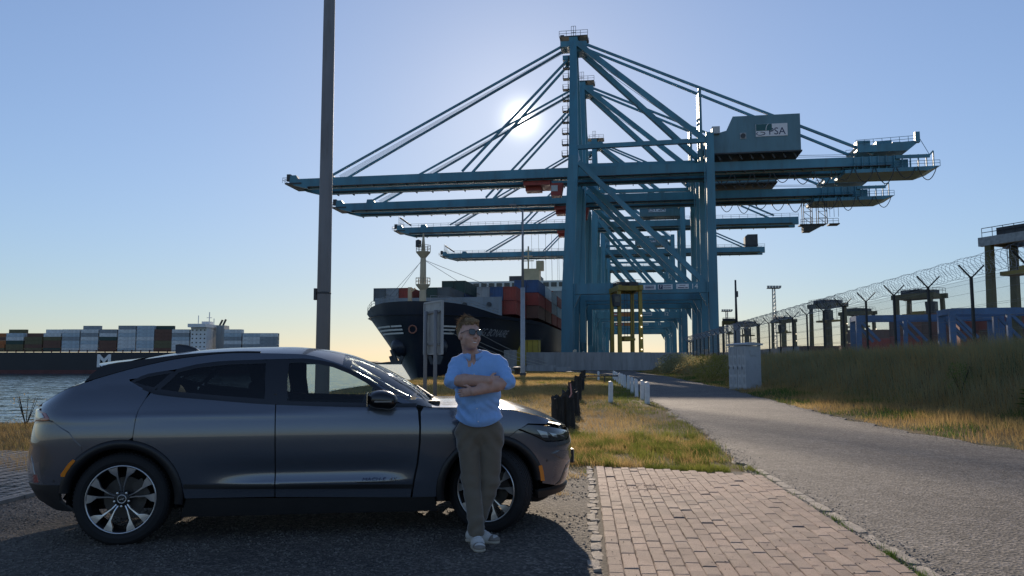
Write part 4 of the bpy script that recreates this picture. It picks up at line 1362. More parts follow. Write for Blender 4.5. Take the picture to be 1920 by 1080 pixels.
q = at(1382, 640, 92)
sp = empty('slim_pole', (q.x, 92, 0), 0, 'slim dark pole rising behind the grey cabinet', 'pole')
MB().tube([(0, 0, 0), (0, 0, 6.0)], [0.42, 0.40], 10).build('lower_shaft', M_POLE, sp, True)
MB().tube([(0, 0, 6.0), (0, 0, 11.3)], [0.16, 0.11], 8).build('upper_shaft', M_STEELD, sp, True)
MB().box((0.1, 0, 9.6), (0.3, 0.3, 0.7)).build('fitting', M_STEELD, sp)
def mast(px, Y, h, lab):
    p = at(px, 680, Y)
    r_ = empty('floodlight_mast', (p.x, Y, 0), 0, lab, 'light mast', 'floodlight masts')
    mb = MB()
    for sx in (-1, 1):
        for sy in (-1, 1):
            mb.beam((sx * 0.75, sy * 0.75, 0), (sx * 0.45, sy * 0.45, h), 0.22)
    for k in range(int(h / 1.6)):
        z = k * 1.6
        w = 0.75 - 0.3 * z / h
        mb.box((0, -w, z), (2 * w, 0.14, 0.14)).box((0, w, z), (2 * w, 0.14, 0.14))
        mb.beam((-w, -w, z), (w, -w, z + 1.6), 0.1)
    mb.build('lattice_shaft', M_GALV, r_)
    hd = MB().box((0, 0, h + 0.2), (5.2, 2.4, 0.35)).build('lamp_platform', M_STEELD, r_)
    for k in range(5):
        MB().prism([(-2.6 + k * 1.25, h + 0.4), (-1.9 + k * 1.25, h + 0.4), (-1.8 + k * 1.25, h + 1.3), (-2.7 + k * 1.25, h + 1.3)], 'y', -0.6, 0.4).build('floodlight', M_GALV, hd)
mast(1455, 330, 33, 'lattice floodlight mast rising above the razor wire')
mast(1365, 420, 29, 'distant floodlight mast beside the crane landside leg')
mast(1297, 480, 14, 'tiny floodlight mast seen between the crane legs')

# grey double cabinet on the verge
M_CABI = mat('cabinet_grey', (0.42, 0.43, 0.44), 0.55, var=0.06, scale=1.5, dirt=(0.2, 0.2, 0.19), dirt_amt=0.3)
cabn = empty('utility_cabinet', (12.05, 41.5, 0.02), R(-76), 'grey utility cabinet with louvred doors and flat lid beside the road', 'cabinet')
for sx, nm in ((-0.52, 'left'), (0.52, 'right')):
    bd = MB().box((sx, 0.52, 1.18), (1.0, 1.04, 2.26)).build('cabinet_body', M_CABI, cabn)
    for dx in (-0.25, 0.25):
        d_ = MB().box((sx + dx, -0.02, 1.18), (0.46, 0.05, 2.12)).build('door', M_CABI, bd)
        for k in range(4):
            mb = MB()
            for j in range(7):
                mb.box((sx + dx, -0.055, 0.32 + k * 0.52 + j * 0.055), (0.20, 0.035, 0.022), Matrix.Rotation(0.5, 3, 'X'))
            mb.build('louvre', M_CABI, d_)
        MB().box((sx + dx - 0.17, -0.06, 1.15), (0.03, 0.03, 0.16)).build('door_handle', M_STEELD, d_)
MB().prism([(-0.1, 2.34), (1.14, 2.34), (1.16, 2.42), (0.52, 2.50), (-0.12, 2.42)], 'x', -1.14, 1.14).build('lid', M_CABI, cabn)
cabn.scale = (0.86, 0.82, 1.0)
MB().box((0, 0.52, 0.02), (2.1, 1.1, 0.12)).build('plinth', M_WALL, cabn)
MB().box((1.045, 0.52, 1.95), (0.03, 0.5, 0.3)).build('vent_plate', M_CABI, cabn)
MB().box((1.045, 0.52, 0.4), (0.03, 0.5, 0.22)).build('vent_plate', M_CABI, cabn)

# white posts along the road
M_WPOST = mat('white_post_paint', (0.74, 0.74, 0.72), 0.6, var=0.08, scale=3, dirt=(0.3, 0.27, 0.22), dirt_amt=0.4)
def white_post(x, y, lab, tilt=0.0, grp=None):
    r_ = empty('marker_post', (x, y, float(ground_h(x, y)) - 0.02), rng.normal(0, 0.15), lab, 'post', 'white marker posts by the road')
    r_.rotation_euler = (rng.normal(0, 0.02), tilt, rng.normal(0, 0.2))
    w = 0.066
    MB().prism([(-w, 0), (w, 0), (w, 0.74), (0.0, 0.79), (-w, 0.77)], 'y', -0.07, 0.07).build('shaft', M_WPOST, r_)
    MB().box((0, -0.072, 0.66), (0.1, 0.01, 0.12)).build('reflector', M_BOARD, r_)
white_post(3.56, 28.2, 'single white marker post apart from the row, beside the wooden stumps')
white_post(7.0, 63.0, 'distant single white marker post in the dry grass before the wall')
for k in range(11):
    t_ = k / 10
    y = 27.6 + 39 * t_ ** 1.15
    x = 4.78 + (y - 27.6) * 0.1
    white_post(x, y, '%s white marker post in the row along the road, counting from the near end' % ORD[k], 0.03 * math.sin(k * 2.1))
# black wooden stumps
M_STUMP = mat('tarred_wood', (0.022, 0.019, 0.016), 0.85, var=0.5, scale=6, bump=1.0, bscale=25, dirt=(0.10, 0.085, 0.06), dirt_amt=0.5, streak=True)
def stump(x, y, h, r0, lab, seed):
    rr = np.random.default_rng(seed)
    v, f = [], []
    n, L_ = 14, 7
    ph = rr.uniform(0.85, 1.1, n)
    for i in range(L_):
        z = h * i / (L_ - 1)
        for k in range(n):
            t_ = 2 * math.pi * k / n
            rad = r0 * ph[k] * (1.08 - 0.12 * i / L_) * rr.uniform(0.95, 1.05)
            zz = z + (rr.uniform(-0.10, 0.04) if i == L_ - 1 else 0)
            v.append((rad * math.cos(t_), rad * math.sin(t_), zz - 0.1))
    v.append((0, 0, h - 0.2))
    for i in range(L_ - 1):
        for k in range(n):
            f.append((i * n + k, i * n + (k + 1) % n, (i + 1) * n + (k + 1) % n, (i + 1) * n + k))
    f += [((L_ - 1) * n + k, (L_ - 1) * n + (k + 1) % n, len(v) - 1) for k in range(n)]
    o = mesh_obj('wooden_stump', v, f, M_STUMP)
    o.location = (x, y, float(ground_h(x, y)))
    o.rotation_euler = (rr.normal(0, 0.03), rr.normal(0, 0.04), rr.uniform(0, 6))
    return tag(o, lab, 'stump', 'black wooden stumps in a row')
stump(1.02, 17.2, 0.86, 0.135, 'nearest black wooden stump behind the car bonnet, left of the pair', 1)
stump(1.27, 17.35, 0.85, 0.135, 'black wooden stump of the near pair, right one', 2)
ys_ = [19.5, 21.5, 24.0, 26.5, 30, 34, 39, 45, 52, 60, 69, 79]
for k, y in enumerate(ys_):
    stump(1.45 + (y - 19.5) * 0.099 + rng.normal(0, 0.08), y, 0.82 + rng.normal(0, 0.09), 0.15, '%s black wooden stump behind the near pair in the row' % ORD[k], 20 + k)
rp = MB().tube([(1.42, 18.95, 0.95), (1.44, 18.9, 0.7), (1.36, 18.86, 0.55), (1.38, 18.8, 0.30)], 0.02, 6).build('rope_end', mat('rope_red_white', (0.50, 0.22, 0.18), 0.8))
tag(rp, 'frayed red and white rope end hanging on a black stump', 'rope')
# dark rail between the stump row and the posts, far off
rl = empty('low_rail', (6.6, 56, 0), 0, 'low dark pipe rail between the stumps and the white posts', 'rail')
MB().tube([(-1.6, 0, 0.5), (1.8, 0.6, 0.5)], 0.06, 6).build('bar', M_STEELD, rl)
for x in (-1.5, 0.1, 1.7):
    MB().tube([(x, 0.3 + 0.17 * x, 0), (x, 0.3 + 0.17 * x, 0.5)], 0.05, 6).build('upright', M_STEELD, rl)
# mooring bollard on the quay
bl = at(970, 702, 92)
mb = MB().lathe([(0.0, 0), (0.34, 0), (0.30, 0.5), (0.36, 0.62), (0.62, 0.72), (0.64, 0.84), (0.4, 0.95), (0, 0.98)], 18)
bo = mb.build('mooring_bollard', M_STEELD, None, True)
bo.location = (bl.x, 92, 0)
tag(bo, 'black mushroom shaped mooring bollard beside the street lamp', 'bollard')
# back of a road sign on two posts
sg = empty('road_sign', (-2.28, 22.4, 0), R(-58), 'grey back of a tall road sign on two steel posts', 'sign')
pn = MB().box((0, 0.0, 2.45), (1.12, 0.03, 1.5)).build('sign_panel', mat('sign_back_metal', (0.30, 0.31, 0.32), 0.5, 0.4, var=0.2, scale=3), sg)
fr = MB().box((0, 0, 3.2), (1.16, 0.07, 0.05)).box((0, 0, 1.7), (1.16, 0.07, 0.05)).box((-0.57, 0, 2.45), (0.05, 0.07, 1.5)).box((0.57, 0, 2.45), (0.05, 0.07, 1.5)).build('sign_edge', M_POLEL, pn)
for z in (1.98, 2.9):
    MB().box((0, -0.045, z), (1.0, 0.04, 0.06)).build('brace', M_POLE, pn)
for x in (-0.3, 0.35):
    MB().tube([(x, -0.10, -0.1), (x, -0.10, 2.95)], 0.055, 10).build('post', M_POLE, sg, True)

# ================================================================== the car
CAR_RZ = R(9.0)
CAR = empty('parked_car', (-3.266, 7.21, 0), CAR_RZ, 'dark grey electric crossover car parked side-on with the man leaning on it', 'car')

def paint(name, base, metallic, rough, coat):
    m, t, b, vec = new_mat(name)
    n_ = _noise(t, vec, 900.0, 1)
    t.links.new(_ramp(t, n_, [(0.3, tuple(x * 0.85 for x in base)), (0.7, tuple(x * 1.15 for x in base))]), b.inputs['Base Color'])
    b.inputs['Metallic'].default_value = metallic
    b.inputs['Roughness'].default_value = rough
    b.inputs['Coat Weight'].default_value = coat
    b.inputs['Coat Roughness'].default_value = 0.02
    return m
M_PAINT = paint('car_paint_grey', (0.10, 0.113, 0.138), 0.5, 0.21, 1.0)
M_GLOSSB = paint('gloss_black', (0.004, 0.004, 0.005), 0.0, 0.3, 0.45)
M_TRIM = mat('black_trim', (0.012, 0.012, 0.013), 0.45, var=0.15, scale=6, bump=0.05, bscale=300)
M_CAVITY = mat('dark_cavity', (0.006, 0.006, 0.006), 0.9, var=0.1)
M_SILVER = mat('machined_alloy', (0.55, 0.56, 0.58), 0.28, 0.9, var=0.06, scale=5)
M_DISC = mat('brake_disc', (0.07, 0.065, 0.06), 0.5, 0.6, var=0.2, scale=8)
M_AMBER = mat('amber_reflector', (0.75, 0.22, 0.01), 0.25, var=0.05, coat=1.0)
M_REDL = mat('red_lens', (0.25, 0.01, 0.01), 0.15, var=0.05, coat=1.0)
M_CHROME = mat('bright_chrome', (0.7, 0.72, 0.75), 0.12, 1.0, var=0.03)
M_SEAT = mat('seat_leatherette', (0.020, 0.021, 0.023), 0.6, var=0.15, scale=8)
M_LAMPG = mat('headlamp_lens', (0.05, 0.055, 0.06), 0.08, 0.3, var=0.2, scale=14, coat=1.0)
M_CLEAR = mat('clear_lens', (0.35, 0.38, 0.40), 0.08, 0.5, var=0.1, coat=1.0)
def glass(name, tint):
    m = bpy.data.materials.new(name)
    m.use_nodes = True
    t = m.node_tree
    t.nodes.remove(t.nodes['Principled BSDF'])
    tr = _n(t, 'ShaderNodeBsdfTransparent')
    tr.inputs[0].default_value = (*tint, 1)
    gl = _n(t, 'ShaderNodeBsdfGlossy')
    gl.inputs['Roughness'].default_value = 0.015
    fr = _n(t, 'ShaderNodeFresnel')
    fr.inputs[0].default_value = 1.5
    mx = _n(t, 'ShaderNodeMixShader')
    t.links.new(fr.outputs[0], mx.inputs[0])
    t.links.new(tr.outputs[0], mx.inputs[1])
    t.links.new(gl.outputs[0], mx.inputs[2])
    t.links.new(mx.outputs[0], t.nodes['Material Output'].inputs[0])
    return m
M_GLASS = glass('window_glass', (0.72, 0.80, 0.80))
M_PRIV = glass('privacy_glass', (0.20, 0.225, 0.23))

# --- body surface: half width as a function of place along the car and height
_zb = ([-0.9, -0.75, -0.5, -0.27, -0.05, 0.07, 0.21, 0.67, 1.14, 1.97, 2.5, 3.0, 3.9], [1.06, 1.09, 1.17, 1.235, 1.275, 1.255, 1.205, 1.156, 1.117, 1.088, 1.085, 1.08, 1.05])
_zt = ([-0.95, -0.80, -0.69, -0.53, -0.33, -0.27, 0.02, 0.4, 0.83, 1.32, 1.64, 1.965, 2.2, 2.36, 2.5, 2.7, 2.9, 3.11, 3.35, 3.58, 3.70, 3.9],
       [1.06, 1.085, 1.133, 1.225, 1.298, 1.318, 1.408, 1.492, 1.533, 1.525, 1.452, 1.290, 1.155, 1.085, 1.068, 1.066, 1.062, 1.048, 1.003, 0.925, 0.875, 0.835])
def smooth_interp(x, xs, ys):
    """monotone cubic through the points"""
    xs, ys = np.asarray(xs, float), np.asarray(ys, float)
    h = np.diff(xs)
    d = np.diff(ys) / h
    m_ = np.zeros(len(xs))
    m_[1:-1] = np.where(d[:-1] * d[1:] > 0, 2 * d[:-1] * d[1:] / (d[:-1] + d[1:] + 1e-12), 0)
    m_[0], m_[-1] = d[0], d[-1]
    x = np.clip(x, xs[0], xs[-1])
    i = np.clip(np.searchsorted(xs, x) - 1, 0, len(xs) - 2)
    t_ = (x - xs[i]) / h[i]
    return ((1 + 2 * t_) * (1 - t_) ** 2 * ys[i] + t_ * (1 - t_) ** 2 * h[i] * m_[i] + t_ * t_ * (3 - 2 * t_) * ys[i + 1] + t_ * t_ * (t_ - 1) * h[i] * m_[i + 1])
def zbelt(x): return smooth_interp(x, *_zb)
def ztop(x): return smooth_interp(x, *_zt)
def w_green(z):
    q = z - 1.09
    return 0.885 - 0.40 * q - 0.22 * q * np.abs(q)
XF, XR, NE = 3.2, -0.30, 2.35
LF, LR = 1.25, 1.20
def nose_x(z): return np.interp(z, [0.15, 0.25, 0.4, 0.55, 0.72, 0.82, 0.9, 1.0], [3.66, 3.74, 3.81, 3.84, 3.85, 3.82, 3.76, 3.64])
def tail_x(z): return np.interp(z, [0.2, 0.3, 0.45, 0.6, 0.8, 0.95, 1.06, 1.12, 1.3], [-0.72, -0.81, -0.92, -0.94, -0.93, -0.90, -0.90, -0.86, -0.66])
def w_core(x, z):
    x = np.clip(x, XR, XF)
    zb = zbelt(x)
    wm = 0.940 + 0.012 * np.exp(-((x - 0.0) / 0.5) ** 2) + 0.010 * np.exp(-((x - 2.98) / 0.5) ** 2) - 0.006 * np.exp(-((x - 1.5) / 0.6) ** 2)
    wt = w_green(zb)
    zm = 0.80
    up = np.clip((z - zm) / (zb - zm), 0, 1)
    body = wm - (wm - wt) * up ** 2.3
    lo = np.clip((zm - z) / 0.5, 0, 1.3)
    door = sstep(0.42, 1.15, x) * (1 - sstep(1.95, 2.5, x))
    body = body - 0.035 * lo ** 2 - door * 0.020 * np.exp(-((z - 0.565) / 0.075) ** 2) + door * 0.012 * np.exp(-((z - 0.45) / 0.04) ** 2)
    # shoulder crease along the flank
    body = body + 0.006 * np.exp(-((z - (1.01 + 0.02 * x)) / 0.03) ** 2)
    return np.where(z <= zb, body, w_green(z))
def surf(s, z):
    """(s, z) -> x, half width; s equals x on the flank and runs round the corners to the centre line"""
    s, z = np.asarray(s, float), np.asarray(z, float)
    x = s.copy()
    y = w_core(s, z)
    tf = np.clip((s - XF) / LF, 0, 1) * math.pi / 2
    tr = np.clip((XR - s) / LR, 0, 1) * math.pi / 2
    e = 2 / NE
    xf = XF + (nose_x(z) - XF) * np.sin(tf) ** e
    yf = w_core(np.full_like(s, XF), z) * np.cos(np.clip(tf, 0, math.pi / 2 - 1e-6)) ** e
    xr = XR + (tail_x(z) - XR) * np.sin(tr) ** e
    yr = w_core(np.full_like(s, XR), z) * np.cos(np.clip(tr, 0, math.pi / 2 - 1e-6)) ** e
    x = np.where(s > XF, xf, np.where(s < XR, xr, x))
    y = np.where(s > XF, yf, np.where(s < XR, yr, y))
    return x, y
def s_of(x, z=0.7):
    x = float(x)
    if x > XF:
        q = min(1.0, (x - XF) / (float(nose_x(z)) - XF))
        return XF + LF * math.asin(q ** (NE / 2)) / (math.pi / 2)
    if x < XR:
        q = min(1.0, (XR - x) / (XR - float(tail_x(z))))
        return XR - LR * math.asin(q ** (NE / 2)) / (math.pi / 2)
    return x
def half(x, z):
    """half width at a given x"""
    return float(surf(np.array([s_of(x, z)]), np.array([z]))[1][0])
def surf_n(s, z, side, off=0.0):
    x, y = surf(s, z)
    h = 2e-3
    xa, ya = surf(s + h, z); xb, yb = surf(s - h, z)
    xc, yc = surf(s, z + h); xd, yd = surf(s, z - h)
    ts = np.stack([xa - xb, ya - yb, 0 * s], -1)
    tz = np.stack([xc - xd, yc - yd, np.full_like(s, 2 * h)], -1)
    n_ = np.cross(tz, ts)
    n_ /= np.linalg.norm(n_, axis=1)[:, None] + 1e-12
    n_ = np.where((n_[:, 1:2] < -0.02), -n_, n_)
    p = np.stack([x, y, z], -1) + n_ * (off if np.isscalar(off) else np.asarray(off)[:, None])
    p[:, 1] *= side
    n_[:, 1] *= side
    return p, n_
def densify(poly, res):
    out = []
    for i in range(len(poly)):
        a, b = np.array(poly[i]), np.array(poly[(i + 1) % len(poly)])
        k = max(1, int(np.linalg.norm(b - a) / res))
        out += [tuple(a + (b - a) * j / k) for j in range(k)]
    return out
def set_normals(o, normals):
    me = o.data
    me.polygons.foreach_set('use_smooth', [True] * len(me.polygons))
    me.normals_split_custom_set_from_vertices([tuple(q) for q in normals])
def panel(name, poly, m, parent, side, off=0.0, res=0.035, skirt=0.016, isx=True):
    """poly in (x, z) of the flank, lifted on to the body surface, edge turned inward"""
    pz = [(s_of(x, z) if isx else x, z) for x, z in poly]
    bd = densify(pz, res)
    lo, hi = np.min(bd, 0), np.max(bd, 0)
    gx_, gz_ = np.meshgrid(np.arange(lo[0] + res * 0.6, hi[0], res), np.arange(lo[1] + res * 0.6, hi[1], res))
    inner = np.stack([gx_.ravel(), gz_.ravel()], -1)
    # keep grid points away from the border
    B = np.array(bd)
    if len(inner):
        d2 = ((inner[:, None, :] - B[None]) ** 2).sum(-1).min(1)
        inner = inner[d2 > (res * 0.45) ** 2]
    pts = [Vector(q) for q in bd] + [Vector(q) for q in inner]
    cv, ce, cf, ov, oe, of = delaunay_2d_cdt(pts, [], [list(range(len(bd)))], 1, 1e-5)
    used = sorted({i for q in cf for i in q})
    idx = {u: i for i, u in enumerate(used)}
    sz = np.array([(cv[u].x, cv[u].y) for u in used])
    P_, N_ = surf_n(sz[:, 0], sz[:, 1], side, off)
    F_ = [tuple(idx[i] for i in q) for q in cf]
    # skirt
    P2, N2 = P_.tolist(), N_.tolist()
    if skirt:
        b_s = np.array(bd)
        cen = b_s.mean(0)
        bp, bn = surf_n(b_s[:, 0], b_s[:, 1], side, off)
        ip, _ = surf_n(b_s[:, 0], b_s[:, 1], side, off - skirt)
        k0, nb = len(P2), len(bd)
        P2 += bp.tolist() + ip.tolist()
        N2 += bn.tolist() + bn.tolist()
        F_ += [(k0 + i, k0 + (i + 1) % nb, k0 + nb + (i + 1) % nb, k0 + nb + i) for i in range(nb)]
    o = mesh_obj(name, P2, F_, m, parent)
    # make the faces look outward
    import bmesh
    me = o.data
    fl = []
    N3 = np.array(N2)
    for p in me.polygons:
        nn = N3[list(p.vertices)].mean(0)
        if p.index < len(cf) and np.dot(nn, p.normal) < 0:
            fl.append(p.index)
    if fl:
        b = bmesh.new()
        b.from_mesh(me)
        b.faces.ensure_lookup_table()
        bmesh.ops.reverse_faces(b, faces=[b.faces[i] for i in fl])
        b.to_mesh(me)
        b.free()
    set_normals(o, N2)
    return o
def ring(name, poly, w, m, parent, side, off=0.004, isx=True, skirt=0.012, closed=True):
    """band of width w outside a closed outline"""
    pz = densify([(s_of(x, z) if isx else x, z) for x, z in poly], 0.04)
    A = np.array(pz)
    n = len(A)
    area = 0.5 * np.sum(A[:, 0] * np.roll(A[:, 1], -1) - np.roll(A[:, 0], -1) * A[:, 1])
    tg = np.roll(A, -1, 0) - np.roll(A, 1, 0)
    nm = np.stack([tg[:, 1], -tg[:, 0]], -1) * (1 if area > 0 else -1)
    nm /= np.linalg.norm(nm, axis=1)[:, None]
    O = A + nm * w
    pa, na = surf_n(A[:, 0], A[:, 1], side, off)
    po, no = surf_n(O[:, 0], O[:, 1], side, off)
    pi_, _ = surf_n(A[:, 0], A[:, 1], side, off - skirt)
    v = np.concatenate([pi_, pa, po])
    nn = np.concatenate([na, na, no])
    f = []
    for i in range(n):
        j = (i + 1) % n
        f += [(i, j, n + j, n + i), (n + i, n + j, 2 * n + j, 2 * n + i)]
    o = mesh_obj(name, v, f, m, parent)
    set_normals(o, nn)
    return o

RA = 0.476
def arc(cx, a0, a1, r_=RA, n=14):
    return [(cx + r_ * math.cos(R(a0 + (a1 - a0) * k / n)), 0.362 + r_ * math.sin(R(a0 + (a1 - a0) * k / n))) for k in range(n + 1)]
def curve_pts(fn, x0, x1, n=12, dz=0.0):
    return [(x0 + (x1 - x0) * k / n, float(fn(x0 + (x1 - x0) * k / n)) + dz) for k in range(n + 1)]
WB = 2.984
G_FRONT = [(1.262, 1.128), (1.245, 1.300), (1.25, 1.452), (1.36, 1.456), (1.50, 1.442), (1.62, 1.415), (1.76, 1.36), (1.90, 1.285), (2.03, 1.198), (2.12, 1.118), (2.115, 1.103), (1.7, 1.115)]
G_REAR = [(0.235, 1.232), (0.30, 1.300), (0.36, 1.372), (0.50, 1.408), (0.75, 1.437), (1.055, 1.448), (1.063, 1.300), (1.085, 1.146), (0.67, 1.182), (0.40, 1.208)]
G_QUART = [(0.02, 1.291), (0.12, 1.334), (0.30, 1.368), (0.235, 1.297), (0.185, 1.247), (0.10, 1.266)]
for side in (-1, 1):
    sd_ = 'near' if side < 0 else 'far'
    gap = 0.004
    # inner dark shell behind the gaps
    panel('inner_shell', [(0.40, 0.36), (0.47, 0.40)] + [(0.478, 0.45)] + arc(0, 12, 168, 0.479)[1:-1][::1] + [(-0.47, 0.45), (-0.62, 0.5), (-0.70, 1.0), (-0.45, 1.14), (0.03, 1.24), (0.18, 1.17), (2.36, 1.05), (3.0, 1.0), (3.2, 0.86)] + arc(WB, 80, 168, 0.479) + [(2.5, 0.36)], M_CAVITY, CAR, side, -0.017, 0.08, 0)
    # doors
    rd = curve_pts(zbelt, 0.17, 1.168 - gap, 10, -0.012) + [(1.181 - gap, 0.706), (1.186 - gap, 0.352)] + [(0.486, 0.358)] + arc(0, 2, 80)[1:] + [(0.078 + gap, 0.853), (0.084 + gap, 0.96), (0.098 + gap, 1.065), (0.135 + gap, 1.15)]
    d1 = panel('rear_door', rd, M_PAINT, CAR, side)
    fd = curve_pts(zbelt, 1.170 + gap, 2.33, 8, -0.012) + [(2.352 - gap, 1.04), (2.364 - gap, 0.90), (2.362 - gap, 0.774), (2.345 - gap, 0.60), (2.318 - gap, 0.464), (2.298 - gap, 0.318)] + [(1.189 + gap, 0.350), (1.184 + gap, 0.706)]
    d2 = panel('front_door', fd, M_PAINT, CAR, side)
    for dd, a, b in ((d1, 0.475, 1.186 - gap), (d2, 1.19 + gap, 2.31)):
        ra = 0.472 - 0.0235 * (a - 0.47)
        rb = 0.472 - 0.0235 * (b - 0.47)
        panel('sill_strip', [(a, ra - 0.034), (b, rb - 0.034), (b, rb), (a, ra)], M_TRIM, dd, side, 0.007, 0.04, 0.009)
    panel('rear_glass_pane', G_REAR, M_PRIV, d1, side, -0.006, 0.05, 0)
    ring('rear_glass_frame', G_REAR, 0.03, M_GLOSSB, d1, side, 0.001)
    panel('front_glass_pane', G_FRONT, M_GLASS, d2, side, -0.006, 0.05, 0)
    ring('front_glass_frame', G_FRONT, 0.03, M_GLOSSB, d2, side, 0.002)
    panel('quarter_glass', G_QUART, M_PRIV, CAR, side, -0.006, 0.05, 0)
    ring('quarter_glass_frame', G_QUART, 0.024, M_GLOSSB, CAR, side, 0.0)
    panel('pillar_trim', [(1.075, 1.135), (1.25, 1.125), (1.235, 1.30), (1.24, 1.478), (1.065, 1.474), (1.073, 1.30)], M_GLOSSB, d1, side, 0.0035, 0.05, 0.01)
    bm_ = curve_pts(zbelt, 0.10, 2.335, 24, -0.014) + curve_pts(zbelt, 2.335, 0.10, 24, 0.016)
    panel('belt_moulding', bm_, M_GLOSSB, CAR, side, 0.004, 0.05, 0.014)
    # roof rail and windscreen pillar
    xx = np.linspace(-0.30, 2.34, 40)
    gt = smooth_interp(xx, [-0.3, -0.05, 0.02, 0.12, 0.36, 0.5, 0.75, 1.06, 1.25, 1.36, 1.5, 1.62, 1.76, 1.9, 2.03, 2.14, 2.34], [1.285, 1.312, 1.316, 1.358, 1.400, 1.438, 1.467, 1.478, 1.483, 1.486, 1.472, 1.444, 1.388, 1.311, 1.222, 1.128, 1.078])
    rail = [(x, float(z)) for x, z in zip(xx, gt)] + [(x, max(float(ztop(x)), float(gt[39 - i]) + 0.004)) for i, x in enumerate(xx[::-1])]
    panel('roof_rail', rail, M_PAINT, CAR, side, 0.0, 0.04, 0.012)
    xb = np.linspace(-0.36, 1.0, 24)
    xt = np.linspace(-0.245, 1.0, 22)
    tp = smooth_interp(xt, [-0.42, -0.2, 0.1, 0.5, 0.9, 1.0], [1.395, 1.432, 1.482, 1.530, 1.548, 1.546])
    panel('roof_side_trim', [(x, float(ztop(x)) + 0.003) for x in xb] + [(x, max(float(z), float(ztop(x)) + 0.008)) for x, z in zip(xt[::-1], tp[::-1])], M_TRIM, CAR, side, 0.004, 0.04, 0.01)
    # rear quarter, bumpers, front wing
    rq = arc(0, 84, 128)[::1] + [(-0.30, 0.79), (-0.40, 0.90), (-0.55, 0.985), (-0.66, 1.015)] + [(-0.70, 1.075)] + curve_pts(ztop, -0.72, -0.04, 12, -0.004) + [(-0.015, 1.30), (0.08, 1.255), (0.160 - gap, 1.225), (0.135 - gap, 1.15), (0.098 - gap, 1.065), (0.084 - gap, 0.96), (0.078 - gap, 0.853)]
    panel('rear_quarter', rq, M_PAINT, CAR, side)
    rb = arc(0, 128.8, 171, RA, 8) + [(-0.46, 0.485)] + [(-0.62, 0.482)]
    rb = [(s_of(x, z), z) for x, z in rb] + [(-0.95, 0.482), (-1.49, 0.482), (-1.49, 0.93), (-1.10, 0.93), (-0.95, 0.975), (s_of(-0.62), 0.985), (s_of(-0.55), 0.972), (s_of(-0.408), 0.893), (s_of(-0.307), 0.79)]
    bmp = panel('rear_bumper', rb, M_PAINT, CAR, side, isx=False)
    lb = [(s_of(-0.472), 0.476), (s_of(-0.485), 0.36), (s_of(-0.36), 0.275), (-0.55, 0.285), (-0.75, 0.335), (-1.0, 0.36), (-1.49, 0.36), (-1.49, 0.476)]
    panel('lower_valance', lb, M_TRIM, bmp, side, -0.002, 0.05, 0.03, isx=False)
    panel('rear_reflector', [(-0.79, 0.55), (-0.73, 0.56), (-0.70, 0.50), (-0.79, 0.49)], M_REDL, bmp, side, 0.004, 0.03, 0.006, isx=False)
    panel('tail_garnish', [(-0.86, 0.70), (-0.80, 0.64), (-0.76, 0.56), (-0.86, 0.56)], M_CLEAR, bmp, side, 0.004, 0.03, 0.006, isx=False)
    MB().lathe([(0, 0), (0.012, 0), (0.012, 0.006), (0, 0.008)], 10, (-0.50, side * (half(-0.50, 0.52) + 0.0), 0.52), 'y').build('parking_sensor', M_TRIM, bmp)
    tl = [(-1.49, 0.94), (-1.49, 1.052), (-0.95, 1.064), (-0.84, 1.062), (-0.70, 1.045), (-0.62, 1.00), (-0.68, 0.985), (-0.88, 0.98), (-1.1, 0.94)]
    tlo = panel('tail_lamp', tl, M_REDL, CAR, side, 0.003, 0.04, 0.02, isx=False)
    panel('tail_lamp_lens', [(-0.90, 1.05), (-0.76, 1.04), (-0.70, 1.01), (-0.80, 0.995), (-0.90, 1.0)], M_CLEAR, tlo, side, 0.009, 0.03, 0.006, isx=False)
    fw = [(2.370 + gap, 1.03), (2.372 + gap, 0.90), (2.370 + gap, 0.774), (2.353 + gap, 0.60), (2.326 + gap, 0.464), (2.306 + gap, 0.318), (2.50, 0.318)] + arc(WB, 185, 72) + [(3.205, 0.872)] + [(3.30, 0.925), (3.48, 0.912)] + curve_pts(ztop, 3.52, 2.40, 16, -0.006)
    panel('front_wing', fw, M_PAINT, CAR, side)
    S_ = s_of
    fb = [(S_(q[0]), q[1]) for q in arc(WB, 71.3, 12, RA, 10)] + [(S_(3.45), 0.405), (S_(3.62), 0.365), (4.0, 0.355), (4.44, 0.355), (4.44, 0.80), (4.10, 0.795), (S_(3.72), 0.752), (S_(3.60), 0.752), (S_(3.47), 0.760), (S_(3.35), 0.82), (S_(3.211), 0.869)]
    fbo = panel('front_bumper', fb, M_PAINT, CAR, side, isx=False)
    panel('chin_spoiler', [(S_(3.40), 0.345), (S_(3.62), 0.348), (4.0, 0.345), (4.44, 0.345), (4.44, 0.305), (4.0, 0.305), (S_(3.62), 0.30), (S_(3.42), 0.285)], M_TRIM, fbo, side, 0.022, 0.04, 0.05, isx=False)
    panel('under_tray', [(S_(3.38), 0.29), (S_(3.62), 0.30), (4.0, 0.30), (4.44, 0.30), (4.44, 0.20), (4.0, 0.20), (S_(3.55), 0.20), (S_(3.41), 0.22)], M_CAVITY, fbo, side, -0.07, 0.05, 0.02, isx=False)
    panel('air_curtain', [(S_(3.60), 0.375), (S_(3.65), 0.40), (S_(3.71), 0.53), (S_(3.77), 0.56), (S_(3.775), 0.52), (S_(3.73), 0.50), (S_(3.66), 0.375)], M_GLOSSB, fbo, side, 0.004, 0.03, 0.006, isx=False)
    panel('fog_scoop', [(S_(3.53), 0.655), (S_(3.60), 0.675), (S_(3.72), 0.655), (S_(3.765), 0.60), (S_(3.73), 0.565), (S_(3.64), 0.595)], M_PAINT, fbo, side, 0.016, 0.03, 0.02, isx=False)
